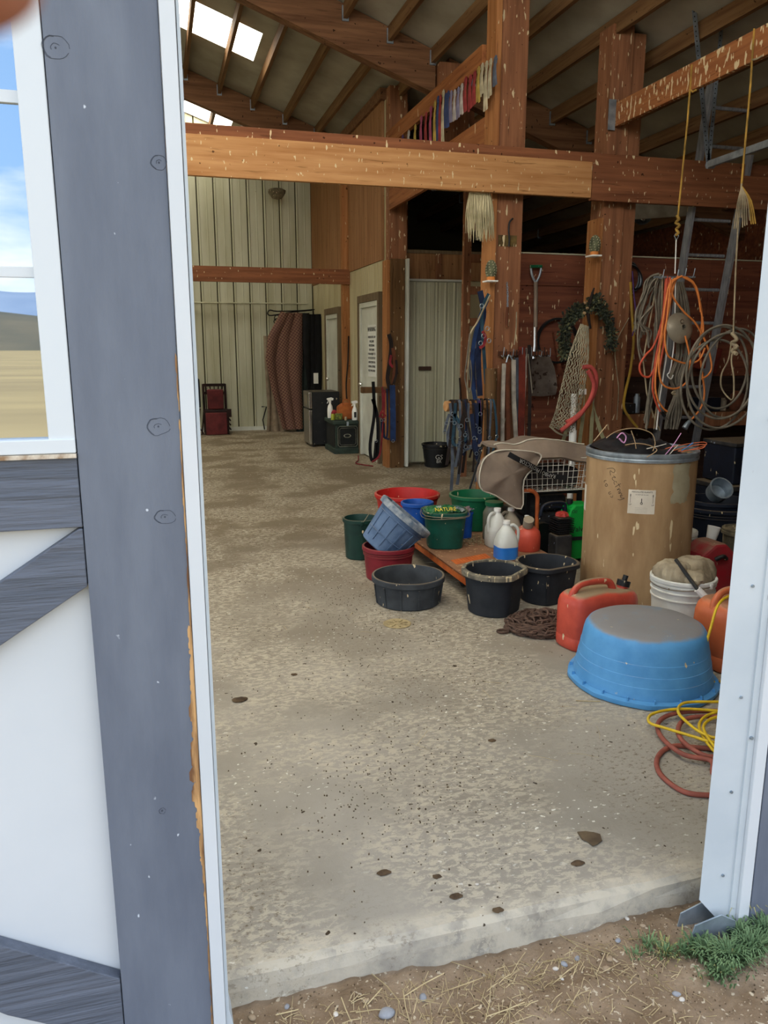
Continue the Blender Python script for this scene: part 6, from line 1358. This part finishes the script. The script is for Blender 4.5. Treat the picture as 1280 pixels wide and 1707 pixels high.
def hang(name, ol, y, m, parent, fold=.05, th=.05, nf=5):
    """cloth hanging: ol gives (left x, right x, z) rows"""
    def fn(u, v):
        f = v*(len(ol)-1); i = min(int(f), len(ol)-2); q = f-i; a_ = [ol[i][k]*(1-q)+ol[i+1][k]*q for k in range(3)]
        return (a_[0]+(a_[1]-a_[0])*u, y-fold*math.sin(u*math.pi*nf+v*1.2)*(.4+.6*v)-fold*.5*math.sin(u*7+v*4), a_[2])
    return MB().grid(fn, 30, 16, th).build(name, m, parent, smooth=70)
ckm = bpy.data.materials.new('checked_wool'); ckm.use_nodes = True; nt = ckm.node_tree; N = nt.nodes; L = nt.links; b = N['Principled BSDF']; b.inputs['Roughness'].default_value = .95
tc = N.new('ShaderNodeTexCoord'); mp = N.new('ShaderNodeMapping'); mp.inputs['Rotation'].default_value = (0, R(10), 0); L.new(tc.outputs['Object'], mp.inputs[0])
ck = N.new('ShaderNodeTexChecker'); ck.inputs['Scale'].default_value = 34; ck.inputs['Color1'].default_value = srgb(160, 128, 100); ck.inputs['Color2'].default_value = srgb(92, 52, 54)
sx_ = N.new('ShaderNodeSeparateXYZ'); L.new(mp.outputs[0], sx_.inputs[0]); cb = N.new('ShaderNodeCombineXYZ'); L.new(sx_.outputs[0], cb.inputs[0]); L.new(sx_.outputs[2], cb.inputs[2]); L.new(cb.outputs[0], ck.inputs['Vector'])
nzz = N.new('ShaderNodeTexNoise'); nzz.inputs['Scale'].default_value = 3; mxx = N.new('ShaderNodeMix'); mxx.data_type = 'RGBA'; L.new(nzz.outputs['Fac'], mxx.inputs[0]); L.new(ck.outputs[0], mxx.inputs[6]); mxx.inputs[7].default_value = srgb(104, 72, 66); L.new(mxx.outputs[2], b.inputs['Base Color'])
M['check'] = ckm
cloth('beigelining', (150, 134, 112), (124, 108, 90)); cloth('rugnavy', (22, 26, 38), (14, 16, 24)); cloth('rugblack', (18, 19, 22), (10, 10, 12)); cloth('ruggreen', (40, 50, 46), (26, 34, 32))
def rows(*a): return [(p[0][0], p[1][0], p[0][2]) for p in a]
t = setp(hang('rug', rows([(2.161,14.100,2.085),(2.481,14.100,2.088)], [(1.916,14.100,1.672),(2.460,14.100,1.674)], [(1.851,14.100,1.278),(2.462,14.100,1.275)], [(1.931,14.100,0.752),(2.461,14.100,0.743)], [(2.105,14.100,0.050),(2.468,14.100,0.072)]), 14.05, 'check', None), 'brown and cream checked horse rug hanging nearest on the black rack', 'rug')
t = setp(hang('rug', rows([(1.856,14.200,1.694),(2.058,14.200,1.694)], [(1.857,14.200,1.066),(2.148,14.200,1.063)], [(1.870,14.200,0.425),(2.130,14.200,0.420)], [(1.834,14.200,-0.007),(2.228,14.200,-0.019)]), 14.2, 'beigelining', None, .03, .03), 'beige lining of a rug showing left of and behind the checked one', 'rug')
t = setp(hang('rug', rows([(2.449,14.100,2.088),(2.610,14.100,2.110)], [(2.451,14.100,1.275),(2.680,14.100,1.274)], [(2.448,14.100,0.636),(2.679,14.100,0.632)], [(2.366,14.100,-0.035),(2.521,14.100,-0.039)]), 14.1, 'ruggreen', None, .03), 'dark green rug hanging between the checked rug and the black ones', 'rug')
t = setp(hang('rug', rows([(2.530,13.900,2.061),(2.765,13.900,2.125)], [(2.507,13.900,1.486),(2.786,13.900,1.486)], [(2.530,13.900,1.069),(2.777,13.900,0.961)], [(2.542,13.900,0.626),(2.748,13.900,0.558)]), 13.85, 'rugblack', None, .05), 'thick black rugs bunched at the wall end of the rack above the refrigerator', 'rug')
setp(MB().box((2.60, 13.55, .88), (2.68, 13.56, 1.06)).build('tag', 'capwhite'), 'white paper tag dangling on the black rugs near the side door', 'tag')
# cane chair + red cushion
t = thing('chair', (.98, 14.1, 0), 'old dark wooden slatted chair holding a dull red cushion by the back wall', 'chair')
cloth('chairwood', (50, 32, 30), (32, 22, 22)); cloth('dullred', (104, 44, 44), (80, 34, 36))
for x in (.76, 1.14):
    MB().beam((x, 14.32, .003), (x, 14.36, .86), .04, .035, (0, 1, 0)).build('back_post', 'chairwood', t); MB().beam((x-.01, 13.92, .003), (x, 13.94, .42), .04, .035, (0, 1, 0)).build('leg', 'chairwood', t)
for z in (.84, .70): MB().beam((.76, 14.35, z), (1.14, 14.35, z), .02, .05).build('rail', 'chairwood', t)
for k in range(5): MB().beam((.82+.065*k, 14.35, .70), (.80+.075*k, 14.35, .84), .015, .02).build('spindle', 'chairwood', t)
MB().box((.74, 13.92, .38), (1.16, 14.34, .42)).build('seat', 'chairwood', t)
MB().box((1.14, 13.93, .30), (1.20, 13.97, .44)).build('arm_end', 'chairwood', t)
for k in range(4): MB().beam((1.18, 13.95, .08+.08*k), (1.18, 14.33, .08+.08*k), .02, .02).build('stretcher', 'chairwood', t)
setp(MB().rbox((.95, 14.16, .60), (.28, .12, .35), .03).build('cushion', 'dullred', smooth=40), 'dull red cushion standing on the dark chair seat', 'cushion')
setp(MB().rbox((.93, 13.85, .20), (.36, .05, .38), .015).build('cloth', 'dullred', smooth=40), 'dark red cloth hanging in front of the dark chair legs', 'cloth')
t = thing('stool', (.62, 13.9, 0), 'dark padded seat back and tangle of legs at the far left beside the jamb', 'chair')
MB().rbox((.585, 14.0, .72), (.20, .10, .50), .03, Euler((R(-8), 0, 0))).build('backrest', 'rugnavy', t, smooth=40)
for k in range(6): MB().beam((.52+.04*k, 13.95, 0.003), (.60+.035*k*(-1)**k, 13.98, .46), .018, .018).build('leg', 'chairwood', t)
setp(MB().tube([(1.781,14.350,0.438),(1.868,14.350,0.436),(1.795,14.350,0.198),(1.822,14.350,0.021)], .012, 6).build('wire_stand', 'blackmetal'), 'thin black wire stand at the foot of the rug rack', 'stand')
# arm and leads on dark corner post
t = thing('saddle_arm', (2.6, 9.45, 1.0), 'short squared wooden arm sticking left from the dark corner post', 'rack')
MB().box((2.40, 9.40, .955), (2.745, 9.48, 1.03)).build('arm', 'postdark', t, bevel=.01)
FH = [('rugblack', .04, [[(2.535,9.360,1.099),(2.543,9.360,0.924),(2.550,9.360,0.703),(2.494,9.360,0.332),(2.509,9.360,0.143),(2.548,9.360,0.141),(2.572,9.360,0.367)], [(2.527,9.360,0.888),(2.581,9.360,0.702),(2.596,9.360,0.479),(2.587,9.360,0.140)]], 'black leather bridle and reins on the outer end of the corner post arm'),
      ('redweb', .022, [[(2.645,9.340,1.033),(2.652,9.340,0.776),(2.621,9.340,0.703),(2.668,9.340,0.628)], [(2.675,9.340,0.996),(2.668,9.340,0.702),(2.636,9.340,0.367),(2.605,9.340,0.180),(2.512,9.340,0.108)], [(2.603,9.330,0.667),(2.642,9.330,0.718),(2.688,9.330,0.673)]], 'red rope halter and lead hanging in the middle of the corner post arm'),
      ('navyweb', .022, [[(2.709,9.350,1.010),(2.717,9.350,0.625),(2.702,9.350,0.401),(2.647,9.350,0.463),(2.639,9.350,0.627)], [(2.668,9.340,0.590),(2.675,9.340,0.418),(2.738,9.340,0.386)]], 'dark blue and black lead loops beside the red rope halter'),
      ('blueweb', .07, [[(2.772,9.330,1.054),(2.781,9.330,0.700),(2.782,9.330,0.363)]], 'wide blue padded strap hanging against the dark corner post')]
for m, w, ribs, lab in FH:
    t = thing('halter', tuple(ribs[0][0]), lab, 'halter')
    for p in ribs: MB().ribbon(p, w, .006).build('strap', m, t)
    MB().tube([Vector(ribs[0][-1])+Vector((.018*math.cos(q*.9), 0, .018*math.sin(q*.9))) for q in range(7)], .004, 5, closed=True).build('ring', 'galv', t)
t = thing('bridle', (2.8, 9.42, 1.6), 'brown and red leather bridle bunch hung on the dark corner post', 'bridle')
for m, w, p in (('darkleather', .05, [(2.740,9.380,1.668),(2.771,9.380,1.539),(2.756,9.380,1.358),(2.725,9.380,1.140),(2.756,9.380,0.993)]), ('brownleather', .045, [(2.791,9.370,1.503),(2.815,9.370,1.285),(2.792,9.370,1.066)]), ('redweb', .03, [(2.765,9.360,1.416),(2.750,9.360,1.322),(2.789,9.360,1.271)]), ('darkleather', .03, [(2.827,9.360,1.358),(2.835,9.360,1.213),(2.797,9.360,1.067)])): MB().ribbon(p, w, .008).build('strap', m, t)
setp(MB().tube([(2.765,11.600,1.669),(2.752,11.600,1.318),(2.721,11.600,0.963),(2.728,11.600,0.739)], .012, 6, smooth=4).build('cane', 'darkleather', smooth=60), 'thin dark cane hooked on the timber post between the side doors', 'stick')
# nest
setp(MB().lathe([(.001, -.12), (.08, -.10), (.14, -.02), (.15, .03), (.10, .05), (.001, .02)], (2.1, 13.9, 4.05), 18, dfn=lambda a_, z, r: 1+.2*noise.noise((a_*2, z*20, 1))).build('bird_nest', 'dirtlid', smooth=60), 'muddy swallow nest beneath the far rafter end above the back wall', 'nest')
setp(MB().tube([(2.65, 10.6, .012), (2.55, 10.2, .010), (2.45, 9.9, .01), (2.6, 9.62, .01)], .008, 6, smooth=5).build('lead_rope', 'redweb', smooth=60), 'thin red rope trailing on the floor in front of the side door', 'rope')
setp(MB().tube([(3.355,8.560,1.165),(3.374,8.560,0.958),(3.373,8.560,0.680)], .01, 6).build('strap_end', 'darkleather'), 'dark strap hanging on the wooden ladder rail', 'strap')

# ================================================================== SMALL FLOOR AND GROUND DETAIL
t = thing('drain_cover', (1.217, 3.99, 0), 'small round tan cast drain cover set in the concrete left of the black buckets', 'cover')
M['drain'] = mat('tan_cast', srgb(176, 160, 120), srgb(140, 124, 92), rough=.8, scale=30)
MB().lathe([(.001, .0), (.078, 0), (.080, .003), (.072, .005), (.068, .003), (.001, .003)], (1.217, 3.99, .0005), 36).build('disc', 'drain', t, smooth=40)
for k in range(8): a_ = k*math.pi/4; MB().beam((1.217+.02*math.cos(a_), 3.99+.02*math.sin(a_), .005), (1.217+.06*math.cos(a_), 3.99+.06*math.sin(a_), .005), .008, .004).build('rib', 'drain', t)
random.seed(21)
M['clod'] = mat('brown_clod', srgb(96, 78, 56), srgb(64, 50, 36), rough=.95, scale=30, bump=.5)
M['leaf'] = mat('dead_leaf', srgb(104, 88, 66), srgb(80, 66, 50), rough=.8, scale=20)
def lump(name, m, x, y, z, r_, h, lab, cat, sd, group=None, el=1.0, rz_=0):
    f = lambda a_, zz, r: 1+.35*noise.noise((math.cos(a_)*1.5+sd, math.sin(a_)*1.5, zz*20))
    return setp(MB().lathe([(.001, 0), (r_*.85, 0), (r_, h*.3), (r_*.8, h*.75), (r_*.4, h), (.001, h*.95)], (x, y, z), 14, sx=1, sy=el, dfn=f, rot=Euler((0, 0, rz_))).build(name, m, smooth=70), lab, cat, group)
LP = [((640,1456), .020, 'round olive-brown clod on the concrete near the slab edge, left one'), ((728,1462), .014, 'small broken brown clod on the concrete, middle one near the slab edge'), ((760,1495), .018, 'dark crumbled clod just inside the slab edge'), ((830,1518), .016, 'dark clod on the pale slab lip'), ((400,1168), .035, 'flat dark manure smear near the left jamb'), ((963,1440), .020, 'folded dark brown dry lump right of centre near the edge'), ((820,1235), .016, 'small dark clod in the middle of the floor'), ((490,1125), .016, 'dark clod on the left part of the floor below the joint')]
for (q, r_, lab), g in zip(LP, [(0.562,1.968,0.000),(0.708,1.909,-0.000),(0.732,1.814,-0.000),(0.824,1.730,0.000),(0.266,3.252,0.000),(1.139,1.848,0.000),(1.193,2.614,0.000),(0.542,3.460,0.000)]): lump('clod', 'clod', g[0], g[1], .0005, r_, r_*.35, lab, 'clod', r_*99, el=.7)
lf = [(1.214,1.983,0.003),(1.240,1.979,0.003),(1.264,1.966,0.003),(1.278,1.952,0.003),(1.267,1.923,0.003),(1.244,1.911,0.003),(1.225,1.907,0.003),(1.221,1.930,0.003),(1.210,1.946,0.003)]
setp(MB().poly(lf, (0, 0, .004)).build('dead_leaf', 'leaf'), 'large flat brown dead leaf on the concrete near the right jamb', 'leaf')
# debris specks on slab
def slabpt(i):
    k = random.random()
    if k < .35: x, y = random.gauss(1.0, .25), random.gauss(4.0, .55)
    elif k < .6: x, y = random.gauss(.7, .22), random.gauss(2.4, .25)
    else: x, y = random.uniform(.15, 1.9), random.uniform(1.8, 7)
    return (x, y, .002)
scatter('floor_crumbs', 'clod', 1500, slabpt, label='scattered dark manure crumbs and grit over the concrete floor', cat='crumbs', sz=(.0015, .005))
M['straw'] = mat('straw', srgb(204, 186, 144), srgb(164, 144, 104), rough=.8, scale=12)
def straws(name, n, fn, lab, parent=None, L_=(.02, .09), w=.0022):
    mb = MB()
    for i in range(n):
        x, y, z = fn(i); a_ = random.uniform(0, math.pi); l_ = random.uniform(*L_)*.5; dz = random.uniform(-.004, .006); b_ = random.uniform(-.15, .15)
        mb.tube([(x-l_*math.cos(a_), y-l_*math.sin(a_), z+.002), (x, y, z+.003+dz), (x+l_*math.cos(a_+b_), y+l_*math.sin(a_+b_), z+.002+dz)], random.uniform(.5, 1)*w*.5, 3)
    o = mb.build(name, 'straw', parent); o['kind'] = 'stuff'; return setp(o, lab, 'straw')
straws('loose_straw', 800, lambda i: (lambda x, y: (x, y, gz(x, y)+.001))(random.uniform(.05, 1.25), 1.64-abs(random.gauss(0, .16))), 'short bits of straw strewn over the dirt in front of the slab', L_=(.008, .05))
straws('loose_straw', 60, lambda i: (lambda x, y: (x, y, gz(x, y)+.004))(random.uniform(.1, 1.1), random.uniform(1.3, 1.66)), 'longer straw stems lying across the dirt and pebbles', L_=(.06, .14), w=.003)
straws('floor_straw', 26, lambda i: (random.uniform(.5, 2), random.uniform(2.2, 4.5), .001), 'a few thin straw stems scattered on the concrete floor', L_=(.04, .12), w=.002)
for k, (q, lab) in enumerate(zip([(1.691,2.836,0.004),(1.781,2.738,0.004),(1.717,2.804,0.004)], ('long pale straw lying on the floor left of the blue tub',))): setp(MB().tube([q, (q[0]+.05, q[1]-.02, .005), (q[0]+.10, q[1]-.035, .004)], .0022, 4).build('straw_stem', 'straw'), lab, 'straw')
# pebbles
M['peb1'] = mat('grey_pebble', srgb(156, 158, 162), srgb(128, 130, 136), rough=.7, scale=30); M['peb2'] = mat('tan_pebble', srgb(172, 152, 126), srgb(144, 124, 98), rough=.8, scale=30); M['peb3'] = mat('pale_pebble', srgb(214, 208, 198), srgb(190, 182, 170), rough=.7, scale=30)
PB = [((645,1694), .022, 'peb1', 'largest flat grey stone at the bottom edge of the dirt'), ((705,1664), .013, 'peb1', 'smooth blue-grey pebble right of the largest flat stone'), ((940,1604), .011, 'peb1', 'darker grey round pebble in the cluster near the centre right'), ((926,1608), .009, 'peb3', 'pale round pebble left in the central cluster'), ((962,1595), .010, 'peb1', 'slate pebble right in the central cluster'), ((937,1625), .006, 'peb3', 'tiny pale pebble under the central cluster'), ((1010,1612), .013, 'peb2', 'tan rounded stone below the straw cross, right of the cluster'), ((1016,1598), .012, 'peb2', 'tan flat stone leaning on another, right of the cluster'), ((1045,1534), .008, 'peb3', 'small white pebble left of the steel guide'), ((1071,1548), .009, 'peb2', 'orange-tan pebble just left of the grass'), ((1030,1570), .010, 'peb1', 'grey pebble left of the grass tuft'), ((1096,1512), .010, 'peb2', 'yellowish stone beside the slab near the steel guide'), ((1128,1656), .012, 'peb1', 'grey oval pebble below the grass tuft'), ((1136,1668), .009, 'peb3', 'white pebble touching the grey oval one below the grass'), ((1124,1690), .008, 'peb2', 'pinkish pebble near the bottom right'), ((1195,1582), .010, 'peb2', 'tan stone sitting in the grass tuft'), ((555,1638), .010, 'peb1', 'bluish pebble by the slab at the left'), ((478,1676), .009, 'peb1', 'grey pebble near the left jamb foot'), ((420,1697), .011, 'peb2', 'tan pebble at the foot of the left jamb'), ((610,1675), .010, 'peb2', 'reddish tan chip above the largest flat stone'), ((560,1697), .009, 'peb3', 'pale pebble on a green stem at the bottom left'), ((733,1578), .009, 'peb2', 'tan stone half buried next to the slab edge'), ((795,1475), .006, 'peb3', 'tiny white stone on the concrete near the lip')]
GP = [(0.456,1.571,-0.095),(0.560,1.598,-0.095),(0.966,1.606,-0.095),(0.940,1.605,-0.095),(1.010,1.613,-0.095),(0.940,1.569,-0.095),(1.066,1.560,-0.095),(1.091,1.583,-0.095),(1.219,1.698,-0.095),(1.243,1.656,-0.095),(1.147,1.631,-0.095),(1.338,1.720,-0.095),(1.194,1.433,-0.095),(1.192,1.410,-0.095),(1.149,1.381,-0.095),(1.396,1.532,-0.095),(0.349,1.710,-0.095),(0.222,1.672,-0.095),(0.133,1.658,-0.095),(0.415,1.619,-0.095),(0.333,1.601,-0.095),(0.661,1.751,-0.095),(0.809,1.845,0.000)]
for k, ((q, r_, m, lab), g) in enumerate(zip(PB, GP)):
    z = .0005 if k == len(PB)-1 else gz(g[0], g[1])-.001
    f = lambda a_, zz, r, sd=k: 1+.18*noise.noise((math.cos(a_)+sd*3, math.sin(a_), 1))
    setp(MB().lathe([(.001, 0), (r_*.8, 0), (r_, r_*.25), (r_*.85, r_*.5), (r_*.45, r_*.68), (.001, r_*.7)], (g[0], g[1], z), 16, sy=.75, dfn=f, rot=Euler((0, 0, k))).build('pebble', m, smooth=70), lab, 'stone', 'pebbles on the dirt')
scatter('gravel', 'peb2', 2600, lambda i: (lambda x, y: (x, y, gz(x, y)+.001))(random.uniform(0, 1.6), random.uniform(1.15, 1.69)), label='fine gravel and crumbs mixed in the dry dirt', cat='gravel', sz=(.0012, .004))
scatter('gravel', 'clod', 1500, lambda i: (lambda x, y: (x, y, gz(x, y)+.001))(random.uniform(0, 1.6), random.uniform(1.15, 1.69)), label='dark soil crumbs mixed among the fine gravel in the dirt', cat='gravel', sz=(.0012, .004))
# grass
M['grass'] = mat('grass_green', srgb(112, 136, 92), srgb(78, 104, 66), rough=.7, scale=14); M['grassdry'] = mat('grass_dry', srgb(170, 160, 104), srgb(140, 140, 84), rough=.8, scale=14)
def tuft(name, m, cs, lab, w=.0028):
    mb = MB()
    for cx_, cy_, n, sp_, h in cs:
        for i in range(n):
            a_ = random.uniform(0, 6.283); rr = abs(random.gauss(0, sp_*.5)); x = cx_+rr*math.cos(a_); y = cy_+rr*math.sin(a_)*.7; z = gz(x, y)-.002
            y = min(y, 1.70); a2 = a_+random.uniform(-.6, .6); H_ = h*random.uniform(.5, 1); ln = H_*random.uniform(.3, 1.1)
            p = [Vector((x, y, z)), Vector((x+ln*.3*math.cos(a2), y+ln*.3*math.sin(a2), z+H_*.6)), Vector((x+ln*.7*math.cos(a2), y+ln*.7*math.sin(a2), z+H_*.9)), Vector((x+ln*1.1*math.cos(a2), y+ln*1.1*math.sin(a2), z+H_*.8))]
            s_ = Vector((-math.sin(a2), math.cos(a2), 0))*w*random.uniform(.6, 1.2)
            vs = [p[0]-s_*.6, p[0]+s_*.6, p[1]-s_, p[1]+s_, p[2]-s_*.7, p[2]+s_*.7, p[3]]; mb.add(vs, [(0, 1, 3, 2), (2, 3, 5, 4), (4, 5, 6)])
    o = mb.build(name, m); o['kind'] = 'stuff'; return setp(o, lab, 'grass')
GC = [(1.397,1.486,-0.090),(1.348,1.522,-0.090),(1.475,1.497,-0.090),(1.338,1.449,-0.090),(1.218,1.593,-0.090),(1.252,1.561,-0.090),(1.296,1.541,-0.090),(1.167,1.574,-0.090),(1.555,1.532,-0.090),(1.482,1.553,-0.090)]
tuft('grass_tuft', 'grass', [(GC[0][0], GC[0][1], 420, .065, .055), (GC[1][0], GC[1][1], 200, .05, .05), (GC[2][0], GC[2][1], 260, .05, .06), (GC[3][0], GC[3][1], 160, .05, .035), (GC[8][0], GC[8][1], 150, .04, .055), (GC[9][0], GC[9][1], 150, .04, .05)], 'dense green grass tuft growing at the foot of the right jamb')
tuft('grass_tuft', 'grass', [(GC[4][0], GC[4][1], 50, .04, .035), (GC[5][0], GC[5][1], 60, .04, .03), (GC[6][0], GC[6][1], 70, .04, .035), (GC[7][0], GC[7][1], 30, .04, .02)], 'thin sprawling green grass left of the dense tuft', w=.002)
tuft('dry_grass', 'grassdry', [(GC[0][0], GC[0][1], 60, .09, .04), (GC[5][0], GC[5][1], 60, .08, .03), (1.55, 1.62, 40, .05, .10)], 'dry yellow grass blades among the green tuft', w=.002)

# ================================================================== FINGERTIP AT THE LENS
cloth('skin', (168, 112, 88), (150, 96, 76))
fw = Vector((math.sin(YAW)*math.cos(PITCH), math.cos(YAW)*math.cos(PITCH), -math.sin(PITCH))); rtv = Vector((math.cos(YAW), -math.sin(YAW), 0)); upv = rtv.cross(fw)
C0 = Vector((0, 0, CAMZ))
def cs(a_, b_, c_): return C0+rtv*a_+upv*b_+fw*c_
tip = cs(-.0252, .0330, .045)
t = thing('finger', tuple(tip), "tip of the photographer's finger close to the lens at the top left corner", 'finger')
MB().tube([tip+rtv*(-.075)+upv*.06, tip+rtv*(-.045)+upv*.034, tip+rtv*(-.022)+upv*.014, tip+rtv*(-.008)+upv*.003, tip+rtv*(-.001), tip+rtv*.0045-upv*.003], [.0088, .0085, .0086, .0078, .0062, .0015], 18, smooth=4).build('finger', 'skin', t, smooth=80)
nl_ = tip+rtv*(-.010)+upv*.006+fw*.0072
MB().ell(nl_, (.006, .002, .0045), 12, 8).build('nail', mat('nail', srgb(226, 170, 150), rough=.3), t, smooth=80)
